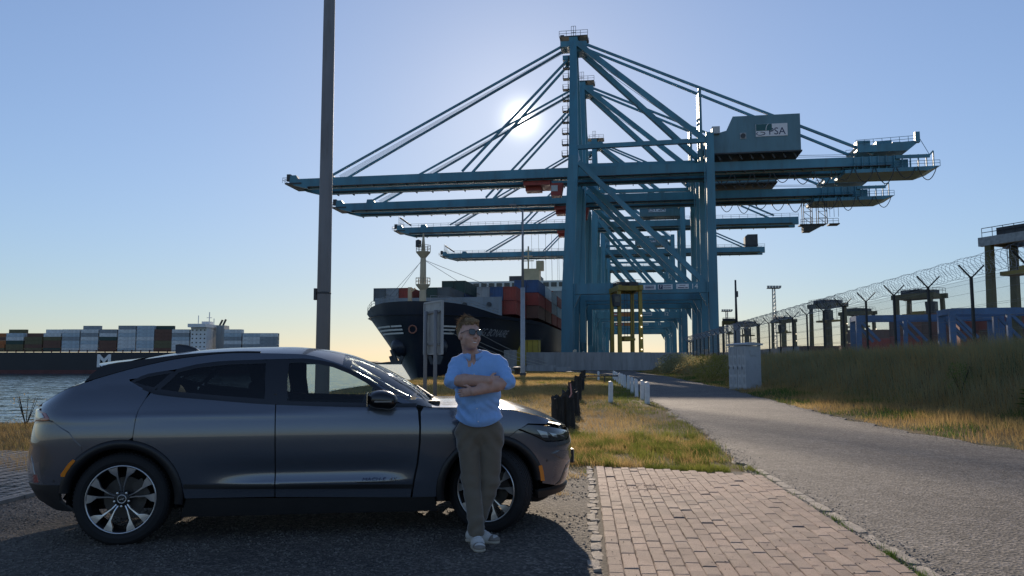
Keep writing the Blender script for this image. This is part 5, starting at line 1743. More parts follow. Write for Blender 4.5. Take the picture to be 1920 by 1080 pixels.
    panel('scoop_lens', [(S_(3.70), 0.478), (S_(3.74), 0.492), (S_(3.745), 0.475), (S_(3.705), 0.462)], M_CLEAR, fbo, side, 0.006, 0.02, 0.006, isx=False)
    MB().lathe([(0, 0), (0.013, 0), (0.013, 0.006), (0, 0.008)], 10, (3.47, side * (half(3.47, 0.60)), 0.60), 'y').build('parking_sensor', M_TRIM, fbo)
    hl = [(S_(3.235), 0.880), (S_(3.32), 0.913), (S_(3.47), 0.903), (S_(3.62), 0.872), (S_(3.73), 0.842), (4.02, 0.826), (4.06, 0.80), (S_(3.73), 0.762), (S_(3.60), 0.760), (S_(3.485), 0.770), (S_(3.36), 0.830)]
    hlo = panel('headlight', hl, M_LAMPG, CAR, side, -0.004, 0.03, 0.03, isx=False)
    for q0, q1 in ((3.40, 3.50), (3.52, 3.60), (3.62, 3.69)):
        panel('lamp_bar', [(S_(q0), 0.868 - 0.25 * (q0 - 3.4)), (S_(q1), 0.868 - 0.25 * (q1 - 3.4)), (S_(q1), 0.80 - 0.06 * (q1 - 3.4)), (S_(q0) + 0.05, 0.80)], M_CLEAR, hlo, side, 0.0005, 0.03, 0.003, isx=False)
    panel('nose_panel', [(4.07, 0.80), (4.44, 0.80), (4.44, 0.842), (4.03, 0.836)], M_PAINT, fbo, side, 0.0, 0.04, 0.02, isx=False)
    # wheel arch cladding and liner
    for cx, nm in ((0.0, 'rear'), (WB, 'front')):
        a0, a1 = (-6, 172) if cx == 0 else (10, 190)
        inn, out_ = arc(cx, a0, a1, 0.408, 30), arc(cx, a0, a1, RA - 0.002, 30)
        A, O = np.array([(S_(x), z) for x, z in inn]), np.array([(S_(x), z) for x, z in out_])
        rows = []
        for w_, of_ in ((0.0, -0.05), (0.0, 0.008), (0.5, 0.014), (0.93, 0.012), (1.0, -0.004)):
            Q = A + (O - A) * w_
            rows.append(surf_n(Q[:, 0], Q[:, 1], side, of_))
        v = np.concatenate([r_[0] for r_ in rows])
        k = len(A)
        f = [(i * k + j, i * k + j + 1, (i + 1) * k + j + 1, (i + 1) * k + j) for i in range(4) for j in range(k - 1)]
        cl_ = mesh_obj('arch_cladding', v, f, M_TRIM, CAR, smooth=True)
        # amber side marker set in the cladding
        if nm == 'rear':
            mk = [(-0.442, 0.575), (-0.425, 0.60), (-0.385, 0.66), (-0.355, 0.69), (-0.335, 0.678), (-0.365, 0.64), (-0.40, 0.585), (-0.412, 0.556), (-0.44, 0.556)]
        else:
            mk = [(WB + 0.405, 0.56), (WB + 0.435, 0.565), (WB + 0.452, 0.50), (WB + 0.463, 0.43), (WB + 0.428, 0.43), (WB + 0.42, 0.49)]
        panel('side_marker', mk, M_AMBER, cl_, side, 0.0165, 0.02, 0.005)
        # liner
        v, f = [], []
        for k in range(25):
            a_ = R(-12 + 204 * k / 24)
            for yy in (0.90, 0.55):
                v.append((cx + 0.412 * math.cos(a_), side * yy, 0.362 + 0.412 * math.sin(a_)))
        f = [(2 * k, 2 * k + 1, 2 * k + 3, 2 * k + 2) for k in range(24)]
        f.append(tuple(2 * k + 1 for k in range(25)))
        mesh_obj('wheel_liner', v, f, M_CAVITY, CAR)
    # rocker
    panel('rocker_panel', [(0.45, 0.20), (2.52, 0.19), (2.50, 0.312), (2.31, 0.314), (0.49, 0.350)], M_TRIM, CAR, side, -0.022, 0.06, 0.05)
    # door mirror
    v, f = [], []
    nu, nv = 18, 12
    for i in range(nv + 1):
        ph = math.pi * i / nv
        for k in range(nu):
            th = 2 * math.pi * k / nu
            sp_ = lambda q, e: math.copysign(abs(q) ** e, q)
            X_ = 0.135 * sp_(math.cos(th), 0.75) * math.sin(ph) ** 0.8
            Y_ = 0.115 * sp_(math.sin(th), 0.75) * math.sin(ph) ** 0.8
            Z_ = 0.078 * sp_(math.cos(ph), 0.85)
            X_ = X_ - (0.04 if X_ > 0.0 else 0.0) * (abs(X_) / 0.135) * (1 - Z_ / 0.08) * 0.5
            v.append((2.055 + X_ + 0.015 * (Y_ / 0.11), side * (1.035 + Y_), 1.145 + Z_ - 0.03 * max(0, X_ / 0.135)))
    for i in range(nv):
        for k in range(nu):
            f.append((i * nu + k, i * nu + (k + 1) % nu, (i + 1) * nu + (k + 1) % nu, (i + 1) * nu + k))
    dm = mesh_obj('door_mirror', v, f, M_GLOSSB, CAR, smooth=True)
    MB().box((2.075, side * 0.915, 1.098), (0.10, 0.12, 0.035)).build('mirror_arm', M_TRIM, dm)
    MB().box((1.925, side * 1.04, 1.145), (0.008, 0.17, 0.105)).build('mirror_glass', M_CHROME, dm)
    MB().box((2.055, side * 1.145, 1.132), (0.14, 0.012, 0.012)).build('indicator', M_CLEAR, dm)
    # model script on the front door
    if side < 0:
        t0 = text_obj('door_script', 'MACH-E', 0.036, M_NAVY, d2, (1.985, -half(1.985, 0.478) - 0.006, 0.478), FR, 0.001, shear=0.25, sx=1.45)
        t1 = text_obj('door_script', '4X', 0.042, M_CHROME, d2, (2.145, -half(2.145, 0.475) - 0.006, 0.475), FR, 0.001, shear=0.25, sx=1.3)
        MB().box((2.0, -half(2.0, 0.455) - 0.004, 0.455), (0.30, 0.004, 0.006)).build('script_line', M_GLOSSB, d2)
    MB().lathe([(0, 0), (0.012, 0), (0.012, 0.004), (0, 0.005)], 10, (1.16, side * (half(1.16, 1.18) + 0.004), 1.18), 'y').build('door_button', M_TRIM, d1)

# --- upper skins: bonnet, windscreen, roof, rear screen, tailgate
def skin(name, x0, x1, zc, m, parent=CAR, n=26, ny=16, inset=0.0, pw=2.4, lift=0.0):
    xs_ = np.linspace(x0, x1, n)
    v, f = [], []
    for x in xs_:
        ze = float(ztop(x)) + lift
        we = half(x, min(float(ztop(x)), 1.6)) - inset
        c = max(float(smooth_interp(x, *zc)), ze) + lift
        for k in range(ny + 1):
            y = -1 + 2 * k / ny
            y = math.sin(y * math.pi / 2) if abs(y) < 1 else y
            v.append((x, y * we, ze + (c - ze) * (1 - abs(y) ** pw)))
    for i in range(n - 1):
        for k in range(ny):
            a = i * (ny + 1) + k
            f.append((a, a + 1, a + ny + 2, a + ny + 1) if x1 > x0 else (a, a + ny + 1, a + ny + 2, a + 1))
    o = mesh_obj(name, v, f, m, parent, smooth=True)
    import bmesh
    b = bmesh.new(); b.from_mesh(o.data)
    bmesh.ops.recalc_face_normals(b, faces=b.faces)
    if sum(q.normal.z for q in b.faces) < 0:
        bmesh.ops.reverse_faces(b, faces=b.faces)
    b.to_mesh(o.data); b.free()
    return o
ZC = ([-0.86, -0.78, -0.70, -0.6, -0.4, -0.2, 0.0, 0.23, 0.7, 1.2, 1.44, 1.70, 1.95, 2.154, 2.35, 2.52, 2.6, 2.9, 3.14, 3.44, 3.60, 3.75, 3.84],
      [1.07, 1.10, 1.145, 1.215, 1.345, 1.455, 1.505, 1.545, 1.588, 1.598, 1.582, 1.537, 1.448, 1.352, 1.235, 1.125, 1.118, 1.118, 1.10, 1.022, 0.962, 0.885, 0.84])
bon = skin('bonnet', 2.47, 3.80, ZC, M_PAINT, n=40, pw=2.2)
skin('windscreen', 1.70, 2.50, ZC, M_GLASS, inset=0.012, pw=2.6)
roof = skin('roof', -0.28, 1.70, ZC, M_GLOSSB, pw=2.6)
skin('rear_screen', -0.66, -0.28, ZC, M_PRIV, n=10)
skin('tailgate', -0.855, -0.66, ZC, M_PAINT, n=10)
v, f = [], []
yy_ = np.linspace(-0.66, 0.66, 17)
for i, y in enumerate(yy_):
    bow = 0.17 * (abs(y) / 0.66) ** 2.2
    dz = -0.035 * (abs(y) / 0.66) ** 2
    for x, z in ((-0.445 + bow, 1.452), (-0.43 + bow, 1.436), (-0.22, 1.430), (-0.05, 1.500), (-0.15, 1.488), (-0.30 + bow * 0.4, 1.472)):
        v.append((x, y, z + dz))
    if i:
        o = 6 * (i - 1)
        f += [(o + k, o + (k + 1) % 6, o + 6 + (k + 1) % 6, o + 6 + k) for k in range(6)]
f += [tuple(range(6)), tuple(len(v) - 1 - k for k in range(6))]
mesh_obj('roof_spoiler', v, f, M_GLOSSB, CAR)
fin = MB()
pf = [(0.14, 1.535), (0.36, 1.555), (0.31, 1.588), (0.24, 1.612), (0.165, 1.622), (0.13, 1.615)]
nf = len(pf)
vv = [(x, w_, z) for w_ in (-0.028, 0.028) for x, z in pf] + [(x, 0, z + 0.004) for x, z in pf]
fin.add([(x, (0.006 if z > 1.58 else 0.03) * s_, z) for s_ in (-1, 1) for x, z in pf], [tuple(range(nf)), tuple(range(2 * nf - 1, nf - 1, -1))] + [(i, (i + 1) % nf, nf + (i + 1) % nf, nf + i) for i in range(nf)])
fin.build('antenna_fin', M_GLOSSB, CAR)
# cowl and wipers
MB().box((2.50, 0, 1.10), (0.10, 1.45, 0.03)).build('cowl', M_TRIM, CAR)
for y0 in (-0.45, 0.25):
    wp = MB().tube([(2.50, y0, 1.135), (2.44, y0 + 0.3, 1.175), (2.40, y0 + 0.6, 1.20)], 0.011, 6).build('wiper', M_TRIM, CAR)
# number plate
pt = MB().box((3.850, 0, 0.56), (0.03, 0.53, 0.13)).build('number_plate', M_TRIM, CAR)
MB().box((3.868, 0, 0.56), (0.006, 0.50, 0.11)).build('plate_face', M_BOARD, pt)
pt2 = MB().box((-0.875, 0, 0.62), (0.02, 0.52, 0.12)).build('number_plate', M_BOARD, CAR)
# underbody and floor
MB().prism([(-0.55, 0.33), (-0.4, 0.24), (3.5, 0.22), (3.62, 0.30), (3.5, 0.40), (-0.5, 0.42)], 'y', -0.60, 0.60).build('underbody', M_CAVITY, CAR)
MB().span((0.47, -0.84, 0.24), (2.52, 0.84, 0.42)).build('floor_pan', M_CAVITY, CAR)
MB().span((2.52, -0.52, 0.42), (3.60, 0.52, 0.82)).build('motor_bulkhead', M_CAVITY, CAR)
MB().span((-0.6, -0.6, 0.42), (0.15, 0.6, 1.02)).build('boot_tub', M_CAVITY, CAR)

# --- cabin
def soft_box(name, c, d, m, parent, rot=None, e=0.35, n=14):
    v, f = [], []
    for i in range(n + 1):
        ph = -math.pi / 2 + math.pi * i / n
        for k in range(2 * n):
            th = math.pi * k / n
            sg = lambda q: math.copysign(abs(q) ** e, q)
            p = Vector((d[0] / 2 * sg(math.cos(ph)) * sg(math.cos(th)), d[1] / 2 * sg(math.cos(ph)) * sg(math.sin(th)), d[2] / 2 * sg(math.sin(ph))))
            if rot is not None:
                p = rot @ p
            v.append(p + Vector(c))
    for i in range(n):
        for k in range(2 * n):
            f.append((i * 2 * n + k, i * 2 * n + (k + 1) % (2 * n), (i + 1) * 2 * n + (k + 1) % (2 * n), (i + 1) * 2 * n + k))
    return mesh_obj(name, v, f, m, parent, smooth=True)
for y in (-0.38, 0.38):
    rt = Matrix.Rotation(R(-16), 3, 'Y')
    st = soft_box('seat', (1.32, y, 0.66), (0.55, 0.52, 0.20), M_SEAT, CAR)
    soft_box('backrest', (1.04, y, 0.98), (0.17, 0.50, 0.66), M_SEAT, st, rt)
    soft_box('headrest', (0.93, y, 1.36), (0.11, 0.27, 0.19), M_SEAT, st, rt, 0.5)
bn = soft_box('rear_bench', (0.42, 0, 0.66), (0.52, 1.25, 0.20), M_SEAT, CAR)
soft_box('backrest', (0.10, 0, 0.96), (0.18, 1.25, 0.60), M_SEAT, bn, Matrix.Rotation(R(-22), 3, 'Y'))
for y in (-0.42, 0.42):
    soft_box('headrest', (-0.02, y, 1.27), (0.10, 0.26, 0.15), M_SEAT, bn, None, 0.5)
ds_ = MB().prism([(1.95, 0.75), (2.50, 0.75), (2.50, 1.06), (2.2, 1.06), (1.98, 0.98)], 'y', -0.74, 0.74).build('dashboard', M_SEAT, CAR)
MB().box((1.97, 0, 1.0), (0.03, 0.24, 0.34), Matrix.Rotation(R(-8), 3, 'Y')).build('screen', M_GLOSSB, ds_)
pts = [(1.83 + 0.06 * math.cos(k * math.pi / 12), 0.38 + 0.18 * math.sin(k * math.pi / 12), 0.97 + 0.17 * math.cos(k * math.pi / 12)) for k in range(25)]
stw = MB().tube(pts, 0.017, 8, False).build('steering_wheel', M_SEAT, CAR, True)
MB().box((1.85, 0.38, 0.97), (0.05, 0.16, 0.08)).build('airbag_cover', M_SEAT, stw)
for side in (-1, 1):
    MB().span((0.5, side * 0.80, 0.42), (2.35, side * 0.84, 1.06)).build('door_lining', M_SEAT, CAR)
MB().box((1.72, 0, 1.44), (0.04, 0.24, 0.07)).build('rear_view_mirror', M_GLOSSB, CAR)
skin('headliner', -0.2, 1.66, ZC, mat('headliner_grey', (0.06, 0.06, 0.062), 0.9, var=0.1), lift=-0.035, inset=0.03)

# --- wheels
def wheel(x, side, steer=0.0):
    r_ = empty('wheel', (0, 0, 0))
    r_.parent = CAR
    r_.location = (x, side * 0.815, 0.362)
    r_.rotation_euler = (0, 0, steer + (0 if side < 0 else math.pi))
    del_ = 0
    # tyre: lathe with shoulder and tread grooves, outer face towards local -y
    prof = [(0.268, -0.095), (0.282, -0.108), (0.300, -0.117), (0.335, -0.113), (0.352, -0.100), (0.3600, -0.086)]
    for g in (-0.056, -0.019, 0.019, 0.056):
        prof += [(0.3655, g - 0.006 - 0.006), (0.3655, g - 0.006), (0.3575, g - 0.004), (0.3575, g + 0.004), (0.3655, g + 0.006)]
    prof += [(0.3600, 0.086), (0.352, 0.100), (0.335, 0.113), (0.300, 0.117), (0.266, 0.1)]
    ty = MB().lathe(prof, 72, (0, 0, 0), 'y').build('tyre', M_TYRE, r_, False)
    # sipes across the tread
    for yy in (-0.074, 0.074):
        mb = MB()
        for k in range(72):
            a_ = 2 * math.pi * k / 72
            mb.box((0.3645 * math.cos(a_), yy, 0.3645 * math.sin(a_)), (0.006, 0.022, 0.012), Matrix.Rotation(-a_, 3, 'Y'))
        tag(mb.build('tread_blocks', M_TYRE, ty), kind='stuff')
    rim = MB().lathe([(0.272, -0.098), (0.265, -0.104), (0.258, -0.100), (0.250, -0.085), (0.244, -0.03), (0.244, 0.09)], 60, (0, 0, 0), 'y').build('rim', M_TRIM, r_, True)
    MB().lathe([(0.2715, -0.099), (0.2675, -0.1055), (0.2615, -0.1055), (0.258, -0.100)], 60, (0, 0, 0), 'y').build('rim_edge', M_SILVER, rim, True)
    MB().lathe([(0.0, 0.01), (0.165, 0.01), (0.165, 0.03), (0.0, 0.03)], 40, (0, 0, 0), 'y').build('brake_disc', M_DISC, r_)
    MB().box((0.12, 0.01, 0.07), (0.10, 0.06, 0.14), Matrix.Rotation(R(-30), 3, 'Y')).build('brake_caliper', M_DISC, r_)
    for p_ in range(5):
        for q in (-1, 1):
            th = R(90 + 72 * p_)
            def pp(r0, dth):
                a_ = th + q * R(dth)
                return (r0 * math.cos(a_), r0 * math.sin(a_))
            pol = [pp(0.058, 4), pp(0.10, 5.2), pp(0.175, 9.0), pp(0.215, 9.0), pp(0.258, 8.5), pp(0.258, 24.0), pp(0.225, 22.5), pp(0.182, 13.5), pp(0.10, 9.6), pp(0.058, 13)]
            deep = [(-0.070), (-0.083), (-0.094), (-0.098), (-0.100), (-0.100), (-0.098), (-0.094), (-0.083), (-0.070)]
            n_ = len(pol)
            v = [(a, d, b) for (a, b), d in zip(pol, deep)] + [(a, d + 0.028, b) for (a, b), d in zip(pol, deep)]
            f = [(i, (i + 1) % n_, n_ + (i + 1) % n_, n_ + i) for i in range(n_)]
            f += [(i, i + 1, n_ - 2 - i, n_ - 1 - i) for i in range(n_ // 2 - 1)]
            sk = mesh_obj('spoke', v, f, M_SILVER, rim)
            import bmesh
            b = bmesh.new(); b.from_mesh(sk.data)
            bmesh.ops.recalc_face_normals(b, faces=b.faces)
            b.to_mesh(sk.data); b.free()
    hub = MB().lathe([(0.0, -0.074), (0.052, -0.076), (0.060, -0.070), (0.064, -0.04)], 24, (0, 0, 0), 'y').build('hub', M_TRIM, r_, True)
    MB().lathe([(0.029, -0.079), (0.033, -0.081), (0.036, -0.079), (0.036, -0.07)], 24, (0, 0, 0), 'y').build('hub_ring', M_SILVER, hub, True)
    horse = [(-0.020, -0.004), (-0.012, 0.001), (-0.002, 0.004), (0.006, 0.004), (0.013, 0.009), (0.020, 0.008), (0.016, 0.003), (0.010, -0.001), (0.016, -0.006), (0.009, -0.006), (0.003, -0.002), (-0.006, -0.003), (-0.012, -0.010), (-0.014, -0.004)]
    mb = MB()
    mb.prism(horse, 'y', -0.082, -0.076)
    mb.build('hub_emblem', M_SILVER, hub)
    for k in range(5):
        a_ = R(54 + 72 * k)
        MB().lathe([(0.0, -0.074), (0.009, -0.072), (0.010, -0.05)], 8, (0.057 * math.cos(a_), -0.012, 0.057 * math.sin(a_)), 'y').build('wheel_nut', M_SILVER, hub)
    return r_
for x, side, st in ((0.0, -1, 0.0), (0.0, 1, 0.0), (WB, -1, R(-31)), (WB, 1, R(-27))):
    wheel(x, side, st)

# ================================================================== the man leaning on the car
class SDF:
    """sampled signed distance field, primitives blended in their own neighbourhood only"""
    def __init__(s, lo, hi, h):
        s.lo, s.h = np.array(lo, float), h
        s.n = np.ceil((np.array(hi) - s.lo) / h).astype(int) + 1
        s.d = np.full(s.n, 0.2, np.float32)
        s.ax = [s.lo[i] + h * np.arange(s.n[i]) for i in range(3)]
    def blk(s, lo, hi, pad):
        a = np.clip(np.floor((np.array(lo) - pad - s.lo) / s.h).astype(int), 0, s.n)
        b = np.clip(np.ceil((np.array(hi) + pad - s.lo) / s.h).astype(int) + 1, 0, s.n)
        sl = tuple(slice(a[i], b[i]) for i in range(3))
        g = np.meshgrid(*[s.ax[i][sl[i]] for i in range(3)], indexing='ij')
        return sl, np.stack(g, -1)
    def join(s, sl, d, k):
        e = s.d[sl]
        if d.size == 0:
            return
        if k > 0:
            hh = np.clip(0.5 + 0.5 * (e - d) / k, 0, 1)
            s.d[sl] = e * (1 - hh) + d * hh - k * hh * (1 - hh)
        else:
            s.d[sl] = np.minimum(e, d)
    def cone(s, a, b, ra, rb, k=0.02, squash=None):
        """capsule with two radii; squash=(axis, factor) flattens it"""
        a, b = np.array(a, float), np.array(b, float)
        r_ = max(ra, rb)
        if squash is not None:
            ax_, fac = np.array(squash[0], float), squash[1]
            ax_ /= np.linalg.norm(ax_)
        sl, P_ = s.blk(np.minimum(a, b) - r_, np.maximum(a, b) + r_, 0.06)
        ba = b - a
        t_ = np.clip(((P_ - a) @ ba) / (ba @ ba), 0, 1)
        v = P_ - a - t_[..., None] * ba
        if squash is not None:
            c = v @ ax_
            v = v + (c * (1 / fac - 1))[..., None] * ax_
        s.join(sl, np.linalg.norm(v, axis=-1) - (ra + (rb - ra) * t_), k)
        return s
    def ell(s, c, r_, k=0.02, rot=None, sub=False):
        c, r_ = np.array(c, float), np.array(r_, float) * (HS if rot is not None else 1.0)
        m_ = r_.max()
        sl, P_ = s.blk(c - m_, c + m_, 0.06)
        q = P_ - c
        if rot is not None:
            q = q @ rot
        k0 = np.linalg.norm(q / r_, axis=-1)
        k1 = np.linalg.norm(q / (r_ * r_), axis=-1)
        d = k0 * (k0 - 1) / (k1 + 1e-9)
        if sub:
            e = s.d[sl]
            hh = np.clip(0.5 - 0.5 * (e + d) / max(k, 1e-4), 0, 1)
            s.d[sl] = e * (1 - hh) - d * hh + k * hh * (1 - hh)
        else:
            s.join(sl, d, k)
        return s
    def grid(s):
        return np.stack(np.meshgrid(*s.ax, indexing='ij'), -1)
    def mesh(s):
        d = s.d
        nx_, ny_, nz_ = d.shape
        ins = d < 0
        c8 = [(i, j, k) for i in (0, 1) for j in (0, 1) for k in (0, 1)]
        sh = lambda A, c: A[c[0]:nx_ - 1 + c[0], c[1]:ny_ - 1 + c[1], c[2]:nz_ - 1 + c[2]]
        cnt = sum(sh(ins, c).astype(np.int8) for c in c8)
        act = (cnt > 0) & (cnt < 8)
        I = np.argwhere(act)
        idm = np.full(act.shape, -1, np.int32)
        idm[act] = np.arange(len(I))
        pos = np.zeros((len(I), 3))
        num = np.zeros(len(I))
        for a in range(8):
            for b in range(a + 1, 8):
                ca, cb = np.array(c8[a]), np.array(c8[b])
                if np.abs(ca - cb).sum() != 1:
                    continue
                va = d[tuple((I + ca).T)]
                vb = d[tuple((I + cb).T)]
                x = (va < 0) != (vb < 0)
                t_ = np.where(x, va / (va - vb + 1e-12), 0)
                pos += np.where(x[:, None], ca + t_[:, None] * (cb - ca), 0)
                num += x
        V = s.lo + (I + pos / num[:, None]) * s.h
        F = []
        for ax_ in range(3):
            u, w = [(1, 2), (2, 0), (0, 1)][ax_]
            sl0 = [slice(None)] * 3; sl1 = [slice(None)] * 3
            sl0[ax_] = slice(0, -1); sl1[ax_] = slice(1, None)
            x = ins[tuple(sl0)] != ins[tuple(sl1)]
            E_ = np.argwhere(x)
            ok = (E_[:, u] > 0) & (E_[:, w] > 0) & (E_[:, u] < d.shape[u] - 1) & (E_[:, w] < d.shape[w] - 1)
            E_ = E_[ok]
            flip = ins[tuple(E_.T)]
            q = []
            for du, dw in ((-1, -1), (0, -1), (0, 0), (-1, 0)):
                C_ = E_.copy()
                C_[:, u] += du
                C_[:, w] += dw
                q.append(idm[tuple(C_.T)])
            q = np.stack(q, -1)
            q = np.where(flip[:, None], q, q[:, ::-1])
            F.append(q)
        return V, np.concatenate(F)
def sdf_obj(name, sd, m, parent, base):
    V, F = sd.mesh()
    o = tri_mesh(name, V - np.array(base), F, m, parent, True)
    return o

def skin_mat():
    m, t, b, vec = new_mat('skin')
    n_ = _noise(t, vec, 25.0, 3)
    t.links.new(_ramp(t, n_, [(0.3, (0.46, 0.26, 0.19)), (0.7, (0.56, 0.34, 0.26))]), b.inputs['Base Color'])
    b.inputs['Roughness'].default_value = 0.5
    b.inputs['Subsurface Weight'].default_value = 0.12
    b.inputs['Subsurface Radius'].default_value = (0.01, 0.004, 0.002)
    b.inputs['Subsurface Scale'].default_value = 1.0
    return m
M_SKIN = skin_mat()
def cloth_mat(name, c, scale, bumpd, trans=0.0):
    m, t, b, vec = new_mat(name)
    n_ = _noise(t, vec, scale, 4, 0.65)
    n2 = _noise(t, vec, 600, 2)
    colr = _ramp(t, n_, [(0.3, tuple(x * 0.95 for x in c)), (0.7, tuple(x * 1.05 for x in c))])
    t.links.new(colr, b.inputs['Base Color'])
    b.inputs['Roughness'].default_value = 0.85
    b.inputs['Sheen Weight'].default_value = 0.6
    b.inputs['Sheen Roughness'].default_value = 0.4
    b.inputs['Specular IOR Level'].default_value = 0.2
    _bump(t, b, n2, 0.3, bumpd)
    return m
M_SHIRT = cloth_mat('shirt_blue_cotton', (0.26, 0.46, 0.80), 30, 0.002)
M_TROU = cloth_mat('trouser_olive_cotton', (0.155, 0.128, 0.094), 14, 0.002)
M_HAIR = leafy('sandy_hair', (0.17, 0.115, 0.07), (0.40, 0.29, 0.175), 110, 0.3)
M_SHOE = mat('shoe_pale_leather', (0.55, 0.53, 0.49), 0.6, var=0.12, scale=12)
M_SHOE2 = mat('shoe_grey_suede', (0.22, 0.19, 0.16), 0.8, var=0.15, scale=20)
M_SOLE = mat('shoe_sole_rubber', (0.46, 0.41, 0.33), 0.7, var=0.12, scale=12)
M_TOOTH = mat('teeth_white', (0.75, 0.72, 0.66), 0.35, var=0.04)

MY = 6.46
MAN = np.array([-0.25, 6.30, 0.0])
def J(px, py, Y):
    return np.array(at(px, py, Y))
head_c = J(880, 628, 6.44)
neck_b = J(887, 668, 6.50)
sh_r, sh_l = J(856, 685, 6.50), J(936, 683, 6.48)           # shoulder joints (image left, image right)
el_r, el_l = J(847, 714, 6.38), J(952, 716, 6.36)
wr_r, wr_l = J(917, 713, 6.265), J(889, 734, 6.235)
hip = J(899, 800, 6.56)
chest = J(894, 705, 6.52)
waist = J(898, 765, 6.53)
hip_r, hip_l = J(878, 812, 6.54), J(921, 812, 6.54)
kn_r, kn_l = J(884, 908, 6.42), J(919, 908, 6.46)
an_r, an_l = J(893, 990, 6.27), J(893, 988, 6.41)

# head frame: looks to the picture's right and a little up
yaw, pit = R(-40), R(7)
fwd = np.array([math.sin(R(31)) * math.cos(pit), -math.cos(R(31)) * math.cos(pit), math.sin(pit)])
up_ = np.array([0.10, 0, 1.0]); up_ -= fwd * (up_ @ fwd); up_ /= np.linalg.norm(up_)
lat = np.cross(fwd, up_)
HR = np.stack([lat, fwd, up_], 1)           # columns: lateral, forward, up
HS = 1.05                                   # head scale
def H_(x, y, z):
    return head_c + HR @ (HS * np.array([x, y, z]))

# --- skin: one continuous figure (head, neck, trunk, arms with hands, legs)
B = SDF((-0.72, 6.02, 0.06), (0.20, 6.80, 1.86), 0.0055)
B.cone(J(890, 690, 6.52), J(898, 800, 6.55), 0.13, 0.13, 0.03)
for a, b, c_ in ((hip_r, kn_r, an_r), (hip_l, kn_l, an_l)):
    B.cone(a, b, 0.075, 0.05, 0.03).cone(b, c_, 0.048, 0.034, 0.02)
B.cone(neck_b - np.array([0, 0, 0.05]), H_(0, -0.025, -0.05), 0.068, 0.058, 0.03)
for s0, e0, w0 in ((sh_r, el_r, wr_r), (sh_l, el_l, wr_l)):
    B.cone(s0, e0, 0.052, 0.047, 0.02)
    m0 = e0 + (w0 - e0) * 0.35
    B.cone(e0, m0, 0.047, 0.0495, 0.02).cone(m0, w0, 0.0495, 0.031, 0.02, ((0, 0.3, 1), 1.12))
B.ell(H_(0, -0.012, 0.028), (0.078, 0.098, 0.098), 0.01, HR)
B.ell(H_(0, 0.030, -0.040), (0.068, 0.068, 0.082), 0.035, HR)
B.ell(H_(0, 0.066, -0.100), (0.026, 0.022, 0.020), 0.03, HR)
B.ell(H_(0, 0.085, 0.022), (0.045, 0.014, 0.012), 0.02, HR)
for sx in (-1, 1):
    B.ell(H_(sx * 0.040, 0.066, -0.038), (0.022, 0.018, 0.020), 0.02, HR)
    B.ell(H_(sx * 0.079, -0.008, -0.014), (0.010, 0.022, 0.034), 0.006, HR)
    B.ell(H_(sx * 0.030, 0.098, 0.004), (0.016, 0.014, 0.011), 0.008, HR, sub=True)
    B.ell(H_(sx * 0.011, 0.106, -0.036), (0.009, 0.009, 0.008), 0.008, HR)
B.cone(H_(0, 0.093, 0.004), H_(0, 0.116, -0.032), 0.009, 0.012, 0.010)
B.ell(H_(0, 0.091, -0.064), (0.026, 0.011, 0.006), 0.006, HR)
B.ell(H_(0, 0.088, -0.079), (0.022, 0.011, 0.007), 0.006, HR)
B.ell(H_(0, 0.101, -0.071), (0.022, 0.012, 0.0045), 0.003, HR, sub=True)
# hands: palm, four fingers of unequal length, thumb from the side of the palm
def hand(w0, dirv, nrm, side, curl=0.25, sc=1.0):
    d0 = np.array(dirv, float); d0 /= np.linalg.norm(d0)
    n0 = np.array(nrm, float); n0 -= d0 * (n0 @ d0); n0 /= np.linalg.norm(n0)
    l0 = np.cross(d0, n0) * side
    pc = w0 + d0 * 0.05 * sc
    B.cone(w0 + d0 * 0.005, w0 + d0 * 0.075 * sc, 0.034 * sc, 0.038 * sc, 0.012, (n0, 0.42))
    for k, (off, ln) in enumerate(((-0.029, 0.072), (-0.010, 0.082), (0.010, 0.077), (0.028, 0.062))):
        k0 = w0 + d0 * 0.088 * sc + l0 * off * sc
        k1 = k0 + (d0 * math.cos(curl) - n0 * math.sin(curl)) * ln * 0.5 * sc
        k2 = k1 + (d0 * math.cos(2.4 * curl) - n0 * math.sin(2.4 * curl)) * ln * 0.5 * sc
        B.cone(k0, k1, 0.0095 * sc, 0.0088 * sc, 0.003).cone(k1, k2, 0.0088 * sc, 0.0072 * sc, 0.002)
    t0 = w0 + d0 * 0.030 * sc - l0 * 0.030 * sc
    t1 = t0 + (d0 * 0.75 - l0 * 0.6 - n0 * 0.1) * 0.042 * sc
    t2 = t1 + (d0 * 0.95 - l0 * 0.2 - n0 * 0.2) * 0.034 * sc
    B.cone(t0, t1, 0.014 * sc, 0.0115 * sc, 0.006).cone(t1, t2, 0.0115 * sc, 0.0085 * sc, 0.002)
hand(wr_l, J(862, 737, 6.275) - wr_l, (0.05, -1, 0.10), -1, 0.22, 0.92)
hand(wr_r, J(945, 711, 6.35) - wr_r, (0.2, -1, 0.3), 1, 0.3, 0.92)
person = sdf_obj('person', B, M_SKIN, None, MAN)
person.location = tuple(MAN)
tag(person, 'man in a blue shirt and sunglasses leaning on the car with crossed arms', 'person')

